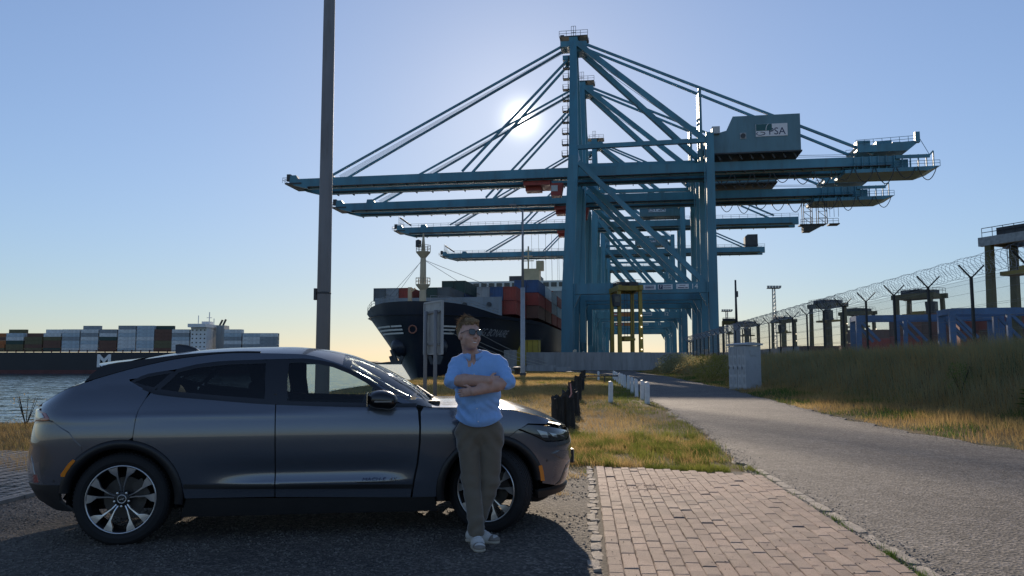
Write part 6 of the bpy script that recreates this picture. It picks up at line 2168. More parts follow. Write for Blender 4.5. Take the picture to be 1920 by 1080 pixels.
# --- shirt
S = SDF((-0.74, 6.14, 0.86), (0.16, 6.78, 1.60), 0.006)
S.ell(chest + np.array([0, 0, 0.02]), (0.195, 0.135, 0.20), 0.03)
S.cone(J(868, 688, 6.52), J(924, 686, 6.51), 0.088, 0.088, 0.05)
for q in (sh_r, sh_l):
    S.cone(neck_b + np.array([0, 0.02, 0.0]), q + np.array([0, 0.01, 0.012]), 0.062, 0.052, 0.03)
S.ell(J(896, 742, 6.50), (0.192, 0.148, 0.17), 0.06)
S.ell(J(898, 785, 6.53), (0.200, 0.152, 0.16), 0.05)
S.cone(J(893, 735, 6.46), J(897, 775, 6.46), 0.10, 0.105, 0.06)
for s0, e0 in ((sh_r, el_r), (sh_l, el_l)):
    dv = (e0 - s0) / np.linalg.norm(e0 - s0)
    S.cone(s0, s0 + (e0 - s0) * 0.86, 0.066, 0.062, 0.035)
    S.cone(s0 + (e0 - s0) * 0.80, s0 + (e0 - s0) * 1.0, 0.066, 0.065, 0.008)        # rolled cuff
G_ = S.grid()
X_, Y_, Z_ = G_[..., 0], G_[..., 1], G_[..., 2]
fold = 0.0045 * np.sin(55 * Z_ + 22 * X_ + 3 * np.sin(14 * X_)) * sstep(1.22, 1.08, Z_) + 0.0035 * np.sin(38 * Z_ - 45 * X_ + 2.0 * np.sin(20 * Z_)) * sstep(1.10, 1.3, Z_)
fold += 0.004 * np.sin(70 * (Z_ + 0.6 * np.abs(X_ + 0.26)) + 4 * np.sin(9 * X_ + 7 * Z_)) * (1 - sstep(0.0, 0.10, np.abs(Z_ - 1.12)))
fold += 0.0022 * np.sin(75 * Z_ + 60 * Y_ + 40 * X_) * sstep(0.17, 0.22, np.abs(X_ + 0.27))
# sharper creases: across the waist, from the armpits, round the sleeves
ridge = lambda q: np.abs(np.sin(q)) - 0.6
fold += 0.0055 * ridge(24 * Z_ + 16 * (X_ + 0.27) + 1.6 * np.sin(13 * X_ + 5 * Z_)) * (1 - sstep(0.03, 0.13, np.abs(Z_ - 1.06)))
fold += 0.004 * ridge(30 * Z_ - 34 * np.abs(X_ + 0.27) + np.sin(11 * Y_)) * sstep(1.24, 1.32, Z_) * sstep(0.07, 0.13, np.abs(X_ + 0.27))
fold += 0.0035 * ridge(46 * Z_ + 18 * Y_ + 1.2 * np.sin(30 * X_)) * sstep(0.18, 0.21, np.abs(X_ + 0.27))
S.d += fold.astype(np.float32)
# open forearm side, neck opening and curved hem
hx = X_ - waist[0]
hem = 0.925 + 0.075 * np.clip(np.abs(hx) / 0.2, 0, 1.2) ** 2.2
S.d = np.maximum(S.d, (hem - Z_).astype(np.float32))
nk = np.linalg.norm((G_ - (neck_b + np.array([0.005, -0.02, 0.065]))) / np.array([1.0, 1.0, 1.35]), axis=-1) - 0.072
S.d = np.maximum(S.d, -nk.astype(np.float32))
vv_ = (np.abs(X_ - (neck_b[0] + 0.012)) - 0.040 * np.clip((Z_ - 1.43) / 0.08, 0, 1)) * 0.8
vcut = np.maximum(vv_, np.maximum(Y_ - 6.47, 1.425 - Z_))
S.d = np.maximum(S.d, -vcut.astype(np.float32))
# the forearms come out of the cuffs: carve a little room
for e0, w0 in ((el_r, wr_r), (el_l, wr_l)):
    pass
shirt = sdf_obj('shirt', S, M_SHIRT, person, MAN)
# placket and collar
pk = []
for k in range(15):
    t_ = k / 14
    z = 1.425 - 0.485 * t_
    x = neck_b[0] + 0.010 + 0.045 * t_
    # find the front of the shirt there
    ix = int(np.clip(round((x - S.lo[0]) / S.h), 0, S.n[0] - 1)); iz = int(np.clip(round((z - S.lo[2]) / S.h), 0, S.n[2] - 1))
    colm = np.where(S.d[ix, :, iz] < 0)[0]
    y = S.lo[1] + S.h * colm[0] if len(colm) else 6.40
    pk.append((x, y, z))
v, f = [], []
for i, (x, y, z) in enumerate(pk):
    for dx, dy in ((-0.017, 0.004), (-0.015, -0.0025), (0.015, -0.0025), (0.017, 0.004)):
        v.append((x + dx - MAN[0], y + dy - MAN[1], z - MAN[2]))
    if i:
        o = 4 * (i - 1)
        f += [(o + k, o + k + 1, o + 5 + k, o + 4 + k) for k in range(3)]
mesh_obj('placket', v, f, M_SHIRT, shirt, True)
for i in (2, 10, 13):
    x, y, z = pk[i]
    MB().lathe([(0, -0.004), (0.0055, -0.004), (0.006, 0.0)], 10, (x - MAN[0], y - 0.003 - MAN[1], z - MAN[2]), 'y').build('button', M_BOARD, shirt)
def collar(sx):
    v, f = [], []
    n_ = 14
    for i in range(n_ + 1):
        a_ = (math.pi * 0.5 - sx * math.pi * i / n_ * 0.93)
        r0 = 0.071
        cx_, cy_, cz_ = neck_b + np.array([0.006, -0.015, 0.018])
        drop = 0.045 * (i / n_) ** 1.6
        x0, y0 = cx_ + r0 * math.cos(a_), cy_ + r0 * math.sin(a_)
        x1, y1 = cx_ + (r0 + 0.024) * math.cos(a_), cy_ + (r0 + 0.024) * math.sin(a_)
        tip = 1.0 if i < n_ - 2 else (1.5 if i == n_ - 1 else 1.2)
        zt = cz_ + 0.040 - drop
        v += [(x0 - MAN[0], y0 - MAN[1], zt), ((x0 + x1) / 2 - MAN[0], (y0 + y1) / 2 - MAN[1], zt + 0.003), (x1 - MAN[0], y1 - MAN[1], zt - 0.036 * tip), (x0 - MAN[0], y0 - MAN[1], zt - 0.05)]
        if i:
            o = 4 * (i - 1)
            f += [(o + k, o + k + 1, o + 5 + k, o + 4 + k) for k in range(3)]
    return mesh_obj('collar', v, f, M_SHIRT, shirt, True)
collar(1)
collar(-1)

# --- trousers
T = SDF((-0.58, 6.10, 0.05), (0.06, 6.80, 1.06), 0.007)
T.ell(J(899, 806, 6.55), (0.180, 0.135, 0.15), 0.03)
T.cone(J(880, 815, 6.55), J(920, 815, 6.55), 0.118, 0.118, 0.04)
for a, b, c_ in ((hip_r, kn_r, an_r), (hip_l, kn_l, an_l)):
    T.cone(a, b, 0.104, 0.075, 0.014).cone(b, c_ + np.array([0, 0, 0.02]), 0.075, 0.062, 0.014)
    T.cone(c_ + np.array([0, 0, 0.05]), c_ + np.array([0, -0.01, -0.035]), 0.062, 0.066, 0.01)
G_ = T.grid()
X_, Y_, Z_ = G_[..., 0], G_[..., 1], G_[..., 2]
fold = 0.005 * np.sin(48 * Z_ + 25 * X_ + 3 * np.sin(11 * X_)) * (1 - sstep(0.05, 0.13, np.abs(Z_ - 0.46))) + 0.006 * np.sin(62 * Z_ - 20 * X_ + 2 * np.sin(30 * X_)) * sstep(0.26, 0.12, Z_)
fold += 0.004 * np.sin(40 * Z_ + 60 * np.abs(X_ + 0.255)) * (1 - sstep(0.06, 0.14, np.abs(Z_ - 0.80)))
fold += 0.0025 * np.sin(21 * Z_ + 33 * X_ + 13 * Y_)
ridge = lambda q: np.abs(np.sin(q)) - 0.6
fold += 0.006 * ridge(26 * Z_ + 14 * X_ + 1.5 * np.sin(17 * X_)) * (1 - sstep(0.04, 0.14, np.abs(Z_ - 0.47)))
fold += 0.006 * ridge(34 * Z_ - 22 * X_ + 1.3 * np.sin(19 * Y_)) * sstep(0.30, 0.16, Z_)
fold += 0.005 * ridge(16 * Z_ + 34 * np.abs(X_ + 0.255)) * (1 - sstep(0.03, 0.12, np.abs(Z_ - 0.82)))
T.d += fold.astype(np.float32)
cutl = np.where(X_ > -9, 0.105 + 0.12 * (Y_ - 6.30), 0)
T.d = np.maximum(T.d, (cutl - Z_).astype(np.float32))
T.d = np.maximum(T.d, (Z_ - 1.02).astype(np.float32))
trou = sdf_obj('trousers', T, M_TROU, person, MAN)

# --- shoes
def shoe(toe, heel, nm):
    toe, heel = np.array(toe, float), np.array(heel, float)
    d0 = toe - heel
    L_ = np.linalg.norm(d0)
    d0 /= L_
    l0 = np.array([-d0[1], d0[0], 0])
    lo = np.minimum(toe, heel) - 0.09
    hi = np.maximum(toe, heel) + 0.09
    lo[2], hi[2] = -0.01, 0.17
    A = SDF(lo, hi, 0.004)
    P = lambda a, b, z: heel + d0 * (a * L_) + l0 * b + np.array([0, 0, z])
    A.cone(P(0.14, 0, 0.055), P(0.50, 0, 0.050), 0.0421, 0.0445, 0.02)
    A.cone(P(0.50, 0, 0.046), P(0.84, 0.004, 0.038), 0.0503, 0.0433, 0.03, ((0, 0, 1), 0.75))
    A.cone(P(0.18, 0, 0.06), P(0.24, 0, 0.112), 0.0468, 0.0445, 0.02)
    A.cone(P(0.30, 0, 0.09), P(0.60, 0, 0.062), 0.0351, 0.0328, 0.02)
    G2 = A.grid()
    A.d = np.maximum(A.d, (0.026 - G2[..., 2]).astype(np.float32))
    up = sdf_obj(nm, A, M_SHOE, person, MAN)
    So = SDF(lo, hi, 0.004)
    So.cone(P(0.15, 0, 0.018), P(0.50, 0, 0.018), 0.0480, 0.0491, 0.01, ((0, 0, 1), 0.5))
    So.cone(P(0.50, 0, 0.018), P(0.85, 0.003, 0.018), 0.0550, 0.0480, 0.01, ((0, 0, 1), 0.5))
    So.d = np.maximum(So.d, (G2[..., 2] - 0.031).astype(np.float32))
    So.d = np.maximum(So.d, (0.003 - G2[..., 2]).astype(np.float32))
    sdf_obj('sole', So, M_SOLE, up, MAN)
    Tc = SDF(lo, hi, 0.004)
    Tc.cone(P(0.80, 0.003, 0.036), P(0.87, 0.003, 0.032), 0.0503, 0.0450, 0.01, ((0, 0, 1), 0.72))
    Tc.d = np.maximum(Tc.d, (0.028 - G2[..., 2]).astype(np.float32))
    sdf_obj('toe_cap', Tc, M_SHOE2, up, MAN)
    for k in range(4):
        c0 = P(0.38 + 0.09 * k, -0.026, 0.117 - 0.012 * k) - MAN
        c1 = P(0.40 + 0.09 * k, 0.026, 0.117 - 0.012 * k) - MAN
        cm = P(0.39 + 0.09 * k, 0.0, 0.128 - 0.013 * k) - MAN
        MB().tube([tuple(c0), tuple(cm), tuple(c1)], 0.0035, 6).build('lace', M_BOARD, up)
    return up
tr_ = np.array(at(902, 1037, 6.0)); 
shoe((-0.247, 6.075, 0), (-0.292, 6.345, 0), 'shoe')
shoe((-0.105, 6.375, 0), (-0.372, 6.455, 0), 'shoe')

# --- hair: cap plus wind-blown strands
Hc = SDF(head_c - 0.16, head_c + 0.17, 0.005)
Hc.ell(H_(0, -0.020, 0.038), (0.083, 0.098, 0.097), 0.01, HR)
Hc.ell(H_(0, 0.035, 0.098), (0.058, 0.050, 0.028), 0.03, HR)
G_ = Hc.grid()
q_ = (G_ - head_c) @ HR / HS
ln = q_[..., 2] - (0.062 + 0.0 * q_[..., 1])                       # hairline over the brow
face = np.maximum(q_[..., 1] - (-0.005 + 0.9 * np.clip(q_[..., 2] - 0.0, -0.1, 0.2)), -1)
side_cut = np.maximum(0.058 - q_[..., 2], q_[..., 1] - 0.020)
cut = np.where(q_[..., 2] > 0.066, -1.0, np.where(q_[..., 1] > 0.012, 1.0, np.where(q_[..., 2] < -0.055, 1.0, np.where((q_[..., 2] < -0.0) & (q_[..., 1] > -0.012), 1.0, -1.0))))
nz = 0.006 * np.sin(90 * q_[..., 0] + 40 * q_[..., 1]) + 0.004 * np.sin(140 * q_[..., 1] + 60 * q_[..., 2])
Hc.d = np.maximum(Hc.d + nz.astype(np.float32), np.where(cut > 0, 0.02, -0.02).astype(np.float32))
hair = sdf_obj('hair', Hc, M_HAIR, person, MAN)
hr = np.random.default_rng(3)
v, f = [], []
for i in range(2600):
    th, ph = hr.uniform(0, 2 * math.pi), hr.uniform(0.0, 1.45)
    lp_ = np.array([0.084 * math.sin(ph) * math.cos(th), -0.020 + 0.100 * math.sin(ph) * math.sin(th), 0.040 + 0.100 * math.cos(ph)])
    if lp_[2] < 0.06 and lp_[1] > 0.0:
        continue
    if lp_[2] < 0.0:
        continue
    p0 = H_(*lp_)
    nrm = HR @ (lp_ - np.array([0, -0.02, 0.03])); nrm /= np.linalg.norm(nrm)
    wind = np.array([-0.95, 0.0, 0.15]) + hr.normal(0, 0.33, 3)
    tuft = 1.0 + 0.8 * (math.sin(7 * th) * 0.5 + 0.5)
    L_ = hr.uniform(0.012, 0.032) * tuft * (0.25 + 0.75 * max(0, math.cos(ph)) ** 1.5)
    p1 = p0 + (nrm * 0.55 + wind * 0.55) * L_ * 0.55
    p2 = p1 + (nrm * 0.1 + wind * 0.95) * L_ * 0.6
    sd2 = np.cross(nrm, wind); sd2 /= np.linalg.norm(sd2) + 1e-9
    w_ = 0.0013
    k = len(v)
    v += [p0 - sd2 * w_, p0 + sd2 * w_, p1 - sd2 * w_ * 0.8, p1 + sd2 * w_ * 0.8, p2]
    f += [(k, k + 1, k + 3, k + 2), (k + 2, k + 3, k + 4)]
mesh_obj('hair_strands', np.array(v) - MAN, f, M_HAIR, hair, True)
# --- sunglasses
gl_ = None
M_LENS = mat('sunglass_lens', (0.006, 0.010, 0.009), 0.08, var=0.1, coat=1.0)
def HP(x, y, z):
    return tuple(H_(x, y, z) - MAN)
fr_ = MB()
for sx in (-1, 1):
    pts = []
    for k in range(17):
        a_ = 2 * math.pi * k / 16
        ex, ez = 0.027 * math.copysign(abs(math.cos(a_)) ** 0.75, math.cos(a_)), 0.0215 * math.copysign(abs(math.sin(a_)) ** 0.8, math.sin(a_))
        pts.append(HP(sx * (0.033 + ex * (1.06 if ez > 0 else 0.92) * 1.0), 0.116 - 0.35 * abs(0.033 + ex) ** 1.0 * 0.35, 0.002 + ez + (0.003 if ez > 0 else 0)))
    fr_.tube(pts, 0.0026, 6, False)
    fr_.tube([HP(sx * 0.062, 0.108, 0.012), HP(sx * 0.078, 0.085, 0.010), HP(sx * 0.083, 0.0, 0.004), HP(sx * 0.082, -0.018, -0.006)], 0.0026, 6)
fr_.tube([HP(-0.008, 0.117, 0.008), HP(0, 0.119, 0.011), HP(0.008, 0.117, 0.008)], 0.0028, 6)
gl_ = fr_.build('sunglasses', M_GLOSSB, person, True)
for sx in (-1, 1):
    ring_, cen = [], HP(sx * 0.033, 0.1115, 0.002)
    for k in range(16):
        a_ = 2 * math.pi * k / 16
        ex, ez = 0.027 * math.copysign(abs(math.cos(a_)) ** 0.75, math.cos(a_)), 0.0215 * math.copysign(abs(math.sin(a_)) ** 0.8, math.sin(a_))
        ring_.append(HP(sx * (0.033 + ex * (1.06 if ez > 0 else 0.92)), 0.116 - 0.1225 * abs(0.033 + ex), 0.002 + ez + (0.003 if ez > 0 else 0)))
    mesh_obj('lens', ring_ + [cen], [(k, (k + 1) % 16, 16) for k in range(16)], M_LENS, gl_, True)
MB().add([HP(-0.017, 0.0935, -0.0695), HP(0, 0.0985, -0.0715), HP(0.017, 0.0935, -0.0695), HP(0.016, 0.093, -0.0755), HP(0, 0.0975, -0.0778), HP(-0.016, 0.093, -0.0755)], [(0, 1, 4, 5), (1, 2, 3, 4)]).build('teeth', M_TOOTH, person)
# wrist band
wd = (wr_l - el_l) / np.linalg.norm(wr_l - el_l)

# ================================================================== vegetation, gravel and small debris
def blades(name, X, Y, hgt, wid, m, lean=0.35, seed=1, segs=2, wind=(-0.15, -0.1), parent=None, heads=0.0):
    """many separate bent blades; X, Y, hgt, wid are arrays"""
    rr = np.random.default_rng(seed)
    n = len(X)
    Z = ground_h(X, Y)
    a = rr.uniform(0, 2 * math.pi, n)
    side = np.stack([np.cos(a), np.sin(a), np.zeros(n)], -1)
    b_ = rr.uniform(0, 2 * math.pi, n)
    ln = np.abs(rr.normal(0, lean, n))
    dirv = np.stack([np.cos(b_) * ln + wind[0], np.sin(b_) * ln + wind[1], np.zeros(n)], -1)
    base = np.stack([X, Y, Z - 0.01], -1)
    V, k = [], segs + 1
    for i in range(segs):
        t_ = i / segs
        c = base + np.array([0, 0, 1.0]) * (hgt * t_)[:, None] + dirv * (hgt * t_ * t_)[:, None]
        w = (wid * (1 - 0.55 * t_))[:, None]
        V += [c - side * w, c + side * w]
    tip = base + np.array([0, 0, 1.0]) * (hgt * 0.97)[:, None] + dirv * hgt[:, None]
    V.append(tip)
    V = np.stack(V, 1)                      # n, 2*segs+1, 3
    m_ = 2 * segs + 1
    tri = []
    for i in range(segs - 1):
        o = 2 * i
        tri += [(o, o + 1, o + 3), (o, o + 3, o + 2)]
    tri.append((2 * segs - 2, 2 * segs - 1, 2 * segs))
    T = (np.arange(n)[:, None, None] * m_ + np.array(tri)[None]).reshape(-1, 3)
    return tri_mesh(name, V.reshape(-1, 3), T, m, parent)
M_DRY = leafy('dry_grass_blades', (0.36, 0.23, 0.09), (0.50, 0.36, 0.15), 0.8, 0.5)
M_GRN = leafy('green_grass_blades', (0.10, 0.135, 0.03), (0.22, 0.23, 0.05), 1.2, 0.5)
M_TALL = leafy('tall_bank_grass', (0.21, 0.22, 0.115), (0.37, 0.34, 0.19), 0.5, 0.4)
M_WEED = leafy('weed_leaves', (0.06, 0.11, 0.025), (0.13, 0.19, 0.05), 3.0, 0.4)
vr = np.random.default_rng(11)
def scatter(n, x0, x1, y0, y1, keep):
    X = vr.uniform(x0, x1, n)
    # denser near the eye
    u_ = vr.uniform(0, 1, n)
    Y = y0 * (y1 / y0) ** u_
    k = keep(X, Y)
    return X[k], Y[k]
def brick_zone(X, Y):
    l = 0.56 + 0.0923 * (Y - 4.4)
    return (X > l - 0.12) & (X < l + 2.25) & (Y < 10.95 - 0.14 * (X - l))
def meadow(X, Y):
    """dry grass between the gravel lot, the road and the shore"""
    ok = (X < road_l(Y) + 0.10 * (vnoise(X * 3, Y * 3, 61) - 0.2)) & (X > shore_x(Y) + 0.4) & ~brick_zone(X, Y)
    lot = (Y < 10.6 + 1.6 * (vnoise(X * 0.8, Y * 0.8, 62) - 0.5)) & (X < 1.4 + 0.1 * Y * 0) & (X > -5.4)
    return ok & ~lot
def green_field(X, Y):
    """greener towards the road and in patches"""
    return sstep(0.35, 0.75, 0.55 * vnoise(X * 0.7, Y * 0.35, 63) + 0.35 * vnoise(X * 2, Y * 1.5, 64) + 0.36 * sstep(2.6, 0.2, road_l(Y) - X) - 0.10)
X, Y = scatter(330000, -13, 11, 10.2, 130, meadow)
cover = vnoise(X * 1.3, Y * 1.3, 65) * 0.6 + vnoise(X * 5, Y * 5, 66) * 0.4
worn = sstep(2.5, 0.0, np.abs(X - (road_l(Y) - 0.25)) * 2.2) * 0.22 + 0.12 * sstep(12.5, 10.8, Y)
k = cover > 0.27 + worn * 0.8
X, Y, cover = X[k], Y[k], cover[k]
g_ = green_field(X, Y) > vr.uniform(0, 1, len(X))
far = np.clip(Y / 18, 0.8, 3.2)
hh = (0.05 + 0.11 * cover) * vr.uniform(0.5, 1.5, len(X)) * np.where(Y > 30, 1.35, 1.0)
ww = 0.0028 * far * vr.uniform(0.7, 1.4, len(X))
o = blades('dry_grass', X[~g_], Y[~g_], hh[~g_], ww[~g_], M_DRY, 0.55, 5)
tag(o, 'short dry golden grass on the meadow between the car and the wall', 'grass', kind='stuff')
o = blades('green_grass', X[g_], Y[g_], hh[g_] * 0.8, ww[g_] * 1.3, M_GRN, 0.55, 6)
tag(o, 'greener grass patches along the left edge of the road', 'grass', kind='stuff')
# tussocks close to the bricks: clumps of mixed blades with bare soil between
cx_, cy_ = vr.uniform(0.7, 3.6, 260), vr.uniform(10.3, 15.5, 260)
k = meadow(cx_, cy_) & (cx_ < road_l(cy_) - 0.05)
cx_, cy_ = cx_[k], cy_[k]
X, Y, Hh, Gr = [], [], [], []
for a_, b_ in zip(cx_, cy_):
    n = int(vr.integers(40, 150))
    r_ = vr.uniform(0.04, 0.14)
    X.append(a_ + vr.normal(0, r_, n)); Y.append(b_ + vr.normal(0, r_, n))
    Hh.append(vr.uniform(0.4, 1.2, n) * vr.uniform(0.07, 0.2)); Gr.append(np.full(n, vr.uniform() < 0.6))
X, Y, Hh, Gr = [np.concatenate(q) for q in (X, Y, Hh, Gr)]
k = ~brick_zone(X, Y + 0.1)
X, Y, Hh, Gr = X[k], Y[k], Hh[k], Gr[k].astype(bool)
o = blades('green_tussocks', X[Gr], Y[Gr], Hh[Gr], vr.uniform(0.002, 0.005, Gr.sum()), M_GRN, 0.7, 41)
tag(o, 'green tussocks on the soil beyond the brick path', 'grass', kind='stuff')
o = blades('dry_tussocks', X[~Gr], Y[~Gr], Hh[~Gr], vr.uniform(0.002, 0.004, (~Gr).sum()), M_DRY, 0.7, 42)
tag(o, 'straw coloured tussocks on the soil beyond the brick path', 'grass', kind='stuff')
# left bank by the water, beyond the pavers
X, Y = scatter(15000, -20, -4.8, 12.6, 19.0, lambda X, Y: (X > shore_x(Y) + 0.2))
o = blades('bank_grass', X, Y, vr.uniform(0.04, 0.16, len(X)), vr.uniform(0.003, 0.006, len(X)), leafy('bank_brown_grass', (0.12, 0.085, 0.04), (0.24, 0.17, 0.08), 0.9, 0.4), 0.6, 7)
tag(o, 'sparse dry grass on the river bank behind the tail of the car', 'grass', kind='stuff')
# right verge, low dry and green
def verge(X, Y):
    return (X > road_r(Y) - 0.10 * vnoise(X * 3, Y * 3, 71) + 0.05) & (X < fence_x(Y) - 3.4 + 1.0 * (vnoise(X * 0.6, Y * 0.6, 72) - 0.5)) & ~((np.abs(X - 13.2) < 1.1) & (np.abs(Y - 42) < 1.2))
X, Y = scatter(240000, 7.8, 26, 9.0, 130, verge)
e_ = X - road_r(Y)
cv_ = vnoise(X * 1.1, Y * 1.1, 73) * 0.6 + vnoise(X * 4, Y * 4, 74) * 0.4
k = cv_ > 0.16 + 0.35 * sstep(0.6, 0.0, e_)
X, Y, e_, cv_ = X[k], Y[k], e_[k], cv_[k]
g_ = (sstep(0.42, 0.7, vnoise(X * 0.6 + 3, Y * 0.5, 75)) * 0.75) > vr.uniform(0, 1, len(X))
hh = (0.10 + 0.20 * cv_) * (0.5 + 0.5 * sstep(0, 1.5, e_)) * vr.uniform(0.5, 1.5, len(X))
ww = 0.0032 * np.clip(Y / 18, 0.8, 3) * vr.uniform(0.7, 1.4, len(X))
o = blades('verge_grass', X[~g_], Y[~g_], hh[~g_], ww[~g_], M_DRY, 0.5, 8)
tag(o, 'dry verge grass along the right side of the road', 'grass', kind='stuff')
o = blades('verge_weeds', X[g_], Y[g_], hh[g_] * 0.8, ww[g_] * 1.8, M_WEED, 0.6, 9)
tag(o, 'green weeds mixed into the verge grass on the right', 'weeds', kind='stuff')
# tall grass on the bank
def bankz(X, Y):
    fx = fence_x(Y)
    return (X > fx - 4.2 + 1.2 * (vnoise(X * 0.5, Y * 0.5, 81) - 0.5)) & (X < fx + 1.5)
X, Y = scatter(330000, 9.5, 31, 9.5, 138, bankz)
fx = fence_x(Y)
cl_ = vnoise(X * 0.9, Y * 0.9, 82) * 0.55 + vnoise(X * 3, Y * 3, 83) * 0.45
k = cl_ > 0.18
X, Y, cl_, fx = X[k], Y[k], cl_[k], fx[k]
dc = sstep(-4.4, -2.8, X - fx) * (1 - 0.75 * sstep(-1.8, 0.0, X - fx))
hh = (0.22 + 0.58 * dc * (0.35 + 0.85 * cl_)) * vr.uniform(0.5, 1.3, len(X))
ww = 0.0042 * np.clip(Y / 20, 0.8, 3) * vr.uniform(0.7, 1.4, len(X))
d_ = vr.uniform(0, 1, len(X)) < 0.33 + 0.35 * sstep(-3.0, -4.4, X - fx)
o = blades('tall_grass', X[~d_], Y[~d_], hh[~d_], ww[~d_], M_TALL, 0.28, 10, 3)
tag(o, 'tall dark green grass covering the bank below the fence', 'grass', kind='stuff')
o = blades('tall_dry_grass', X[d_], Y[d_], hh[d_] * 1.02, ww[d_] * 0.9, M_DRY, 0.28, 12, 3)
tag(o, 'tall dry straw stalks among the bank grass', 'grass', kind='stuff')
# leafy shrub and mullein on the bank
def leaf_plant(name, x, y, h, spread, nleaf, m, label, cat, seed, ls=0.035):
    rr = np.random.default_rng(seed)
    z0 = float(ground_h(x, y))
    r_ = empty(name, (x, y, z0), 0, label, cat)
    v, f = [], []
    for i in range(nleaf):
        th, u_ = rr.uniform(0, 2 * math.pi), rr.uniform(0.05, 1)
        rad = spread * math.sqrt(rr.uniform(0, 1)) * (1 - 0.6 * abs(u_ - 0.45))
        c = np.array([rad * math.cos(th), rad * math.sin(th), h * u_])
        a, b2 = rr.normal(0, 1, 3), rr.normal(0, 1, 3)
        a /= np.linalg.norm(a)
        b2 -= a * (a @ b2); b2 /= np.linalg.norm(b2)
        s_ = ls * rr.uniform(0.6, 1.4)
        k = len(v)
        v += [c, c + a * s_ + b2 * s_ * 0.45, c + a * 2 * s_, c + a * s_ - b2 * s_ * 0.45]
        f.append((k, k + 1, k + 2, k + 3))
    mesh_obj('foliage', v, f, m, r_)
    mb = MB()
    for i in range(7):
        th = rr.uniform(0, 6.28)
        mb.tube([(0, 0, -0.02), (spread * 0.4 * math.cos(th), spread * 0.4 * math.sin(th), h * 0.5), (spread * 0.7 * math.cos(th), spread * 0.7 * math.sin(th), h * 0.9)], [0.012, 0.008, 0.003], 5)
    mb.build('stem', M_STUMP, r_)
leaf_plant('shrub', 13.0, 22.6, 0.85, 0.42, 420, leafy('shrub_leaves', (0.13, 0.17, 0.05), (0.24, 0.27, 0.09), 3.0, 0.4), 'leafy green shrub growing in the tall bank grass', 'shrub', 5)
leaf_plant('shrub', 14.9, 58.0, 2.0, 1.6, 1800, leafy('yellow_green_leaves', (0.22, 0.21, 0.05), (0.36, 0.32, 0.09), 1.5, 0.5), 'sunlit yellow green bush on the bank left of the grey cabinet', 'bush', 6, 0.07)
leaf_plant('shrub', 19.5, 92.0, 2.3, 2.6, 1800, M_TALL, 'dark bush on the bank end in front of the concrete wall', 'bush', 7, 0.12)
leaf_plant('bare_twigs_shrub', -11.3, 18.2, 0.75, 0.45, 120, M_DRY, 'small dry twiggy shrub at the water edge behind the car tail', 'shrub', 8, 0.02)
mu = empty('mullein', (12.05, 18.2, float(ground_h(12.05, 18.2))), 0, 'pale mullein flower spike standing in the bank grass', 'plant')
mb = MB().tube([(0, 0, 0), (0.03, 0, 0.5), (0.0, 0, 1.0), (0.05, 0, 1.35)], [0.02, 0.03, 0.045, 0.012], 7)
for i in range(150):
    z = rng.uniform(0.5, 1.34)
    th = rng.uniform(0, 6.28)
    mb.box((0.02 + 0.045 * math.cos(th), 0.045 * math.sin(th), z), (0.03, 0.03, 0.02), Matrix.Rotation(th, 3, 'Z'))
mb.build('flower_spike', leafy('mullein_grey_green', (0.30, 0.30, 0.14), (0.42, 0.40, 0.2), 20, 0.2), mu)
v, f = [], []
for i in range(16):
    th, L_ = rng.uniform(0, 6.28), rng.uniform(0.18, 0.34)
    c0 = np.array([0, 0, rng.uniform(0.05, 0.5)])
    d0 = np.array([math.cos(th), math.sin(th), 0.35])
    s0 = np.array([-math.sin(th), math.cos(th), 0]) * 0.05
    k = len(v)
    v += [c0, c0 + d0 * L_ * 0.5 + s0, c0 + d0 * L_ - np.array([0, 0, 0.06]), c0 + d0 * L_ * 0.5 - s0]
    f.append((k, k + 1, k + 2, k + 3))
mesh_obj('leaves', v, f, M_WEED, mu)
# weeds in the joint between kerb and bricks
def weed_row():
    X, Y, Hh, Ww = [], [], [], []
    for k in range(26):
        y = rng.uniform(0.8, 6.2)
        p = B0 + E1 * (BW * NCOL + 0.035 - 0.003 * y + rng.normal(0, 0.012)) + E2 * y
        n = int(rng.integers(10, 60))
        r_ = rng.uniform(0.01, 0.05)
        X += list(p.x + rng.normal(0, r_ * 0.6, n)); Y += list(p.y + rng.normal(0, r_ * 1.8, n))
        Hh += list(rng.uniform(0.015, 0.075, n)); Ww += list(rng.uniform(0.002, 0.005, n))
    return [np.array(q) for q in (X, Y, Hh, Ww)]
X, Y, Hh, Ww = weed_row()
o = blades('kerb_weeds', X, Y, Hh + 0.03, Ww, M_WEED, 0.6, 15)
tag(o, 'small green weeds growing along the kerb of the brick path', 'weeds', kind='stuff')
# tufts over the far edge of the bricks and beside the bumper
X = vr.uniform(0.9, 3.2, 5200); Y = 10.75 - 0.14 * (X - 1.1) + vr.normal(0, 0.16, 5200)
k = vnoise(X * 3, Y * 3, 91) > 0.42
o = blades('edge_grass', X[k], Y[k], vr.uniform(0.03, 0.13, k.sum()), vr.uniform(0.002, 0.0045, k.sum()), M_GRN, 0.6, 16)
tag(o, 'grass tufts creeping over the far end of the brick path', 'grass', kind='stuff')
X = vr.uniform(-0.6, 1.0, 6000); Y = vr.uniform(8.6, 11.4, 6000)
k = (vnoise(X * 2.2, Y * 2.2, 92) * 0.7 + vnoise(X * 7, Y * 7, 93) * 0.3 > 0.72 - 0.17 * (Y - 8.6)) & (X < 0.42 + 0.0923 * (Y - 4.4))
o = blades('edge_dry_grass', X[k], Y[k], vr.uniform(0.02, 0.09, k.sum()), vr.uniform(0.002, 0.004, k.sum()), M_DRY, 0.7, 17)
tag(o, 'sparse dry grass on the dirt in front of the car bumper', 'grass', kind='stuff')
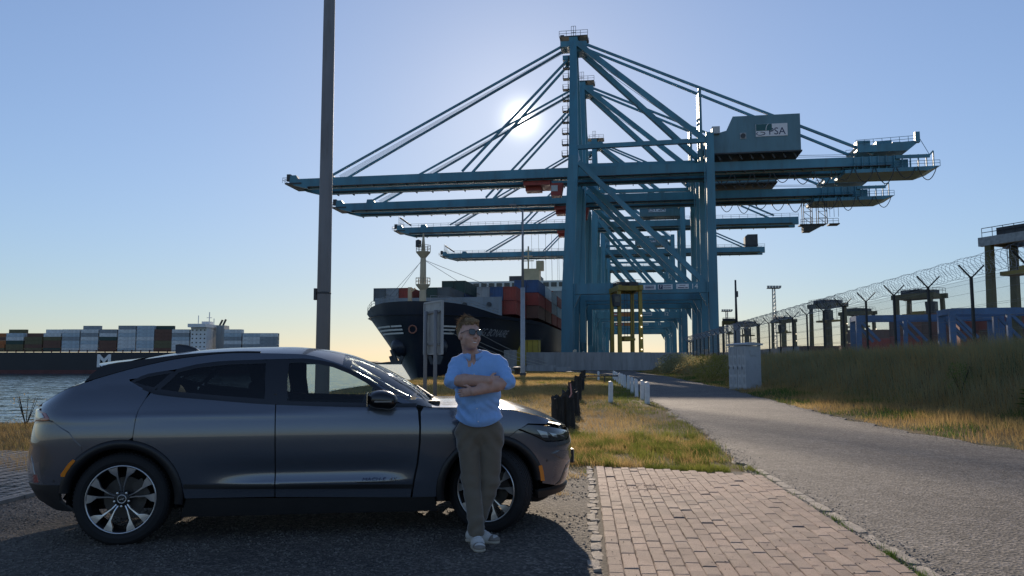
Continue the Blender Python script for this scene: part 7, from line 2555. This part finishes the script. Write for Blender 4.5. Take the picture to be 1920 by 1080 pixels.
# loose stones on the gravel, crumbs on bricks and road edge
def pebbles(name, X, Y, R_, Z0, m, label, seed):
    rr = np.random.default_rng(seed)
    n = len(X)
    base = np.array([(1, 0, 0), (0, 1, 0), (-1, 0, 0), (0, -1, 0), (0, 0, 1), (0, 0, -1)], float)
    tri = np.array([(0, 1, 4), (1, 2, 4), (2, 3, 4), (3, 0, 4), (1, 0, 5), (2, 1, 5), (3, 2, 5), (0, 3, 5)])
    J_ = rr.uniform(0.6, 1.3, (n, 6, 1)) * base[None] * np.array([1, 1, 0.62])
    a = rr.uniform(0, 6.28, n)
    c, s_ = np.cos(a)[:, None], np.sin(a)[:, None]
    V = np.stack([J_[..., 0] * c - J_[..., 1] * s_, J_[..., 0] * s_ + J_[..., 1] * c, J_[..., 2]], -1) * R_[:, None, None]
    V += np.stack([X, Y, Z0 + R_ * 0.25], -1)[:, None]
    T = (np.arange(n)[:, None, None] * 6 + tri[None]).reshape(-1, 3)
    o = tri_mesh(name, V.reshape(-1, 3), T, m)
    return tag(o, label, 'gravel', kind='stuff')
M_PEB = mat('loose_stones', (0.17, 0.155, 0.135), 0.9, var=0.5, scale=30)
X = vr.uniform(-5.2, 1.1, 26000); Y = 4.2 * (11.0 / 4.2) ** vr.uniform(0, 1, 26000)
k = (X < 0.44 + 0.0923 * (Y - 4.4)) & (vnoise(X * 1.5, Y * 1.5, 95) > 0.22)
X, Y = X[k], Y[k]
pebbles('loose_gravel', X, Y, 0.0035 + 0.011 * vr.uniform(0, 1, len(X)) ** 3, np.full(len(X), 0.006), M_PEB, 'loose gravel stones scattered on the dark lot', 21)
X = vr.normal(1.52, 0.26, 260); Y = vr.normal(8.95, 0.16, 260)
X2 = vr.uniform(0.6, 2.9, 260); Y2 = vr.uniform(5.2, 10.4, 260)
X, Y = np.concatenate([X, X2]), np.concatenate([Y, Y2])
k = brick_zone(X, Y)
pebbles('brick_crumbs', X[k], Y[k], vr.uniform(0.002, 0.0065, k.sum()), np.full(k.sum(), 0.046), mat('dark_crumbs', (0.06, 0.05, 0.04), 0.95, var=0.4, scale=30), 'dark soil crumbs lying on the brick path', 22)
Y = 4.5 * (60 / 4.5) ** vr.uniform(0, 1, 9000)
sd2 = vr.uniform(0, 1, 9000) < 0.5
X = np.where(sd2, road_l(Y) + np.abs(vr.normal(0, 0.16, 9000)), road_r(Y) - np.abs(vr.normal(0, 0.2, 9000)))
pebbles('road_edge_grit', X, Y, vr.uniform(0.004, 0.013, 9000), np.full(9000, 0.028), M_PEB, 'loose grit along both edges of the asphalt road', 23)
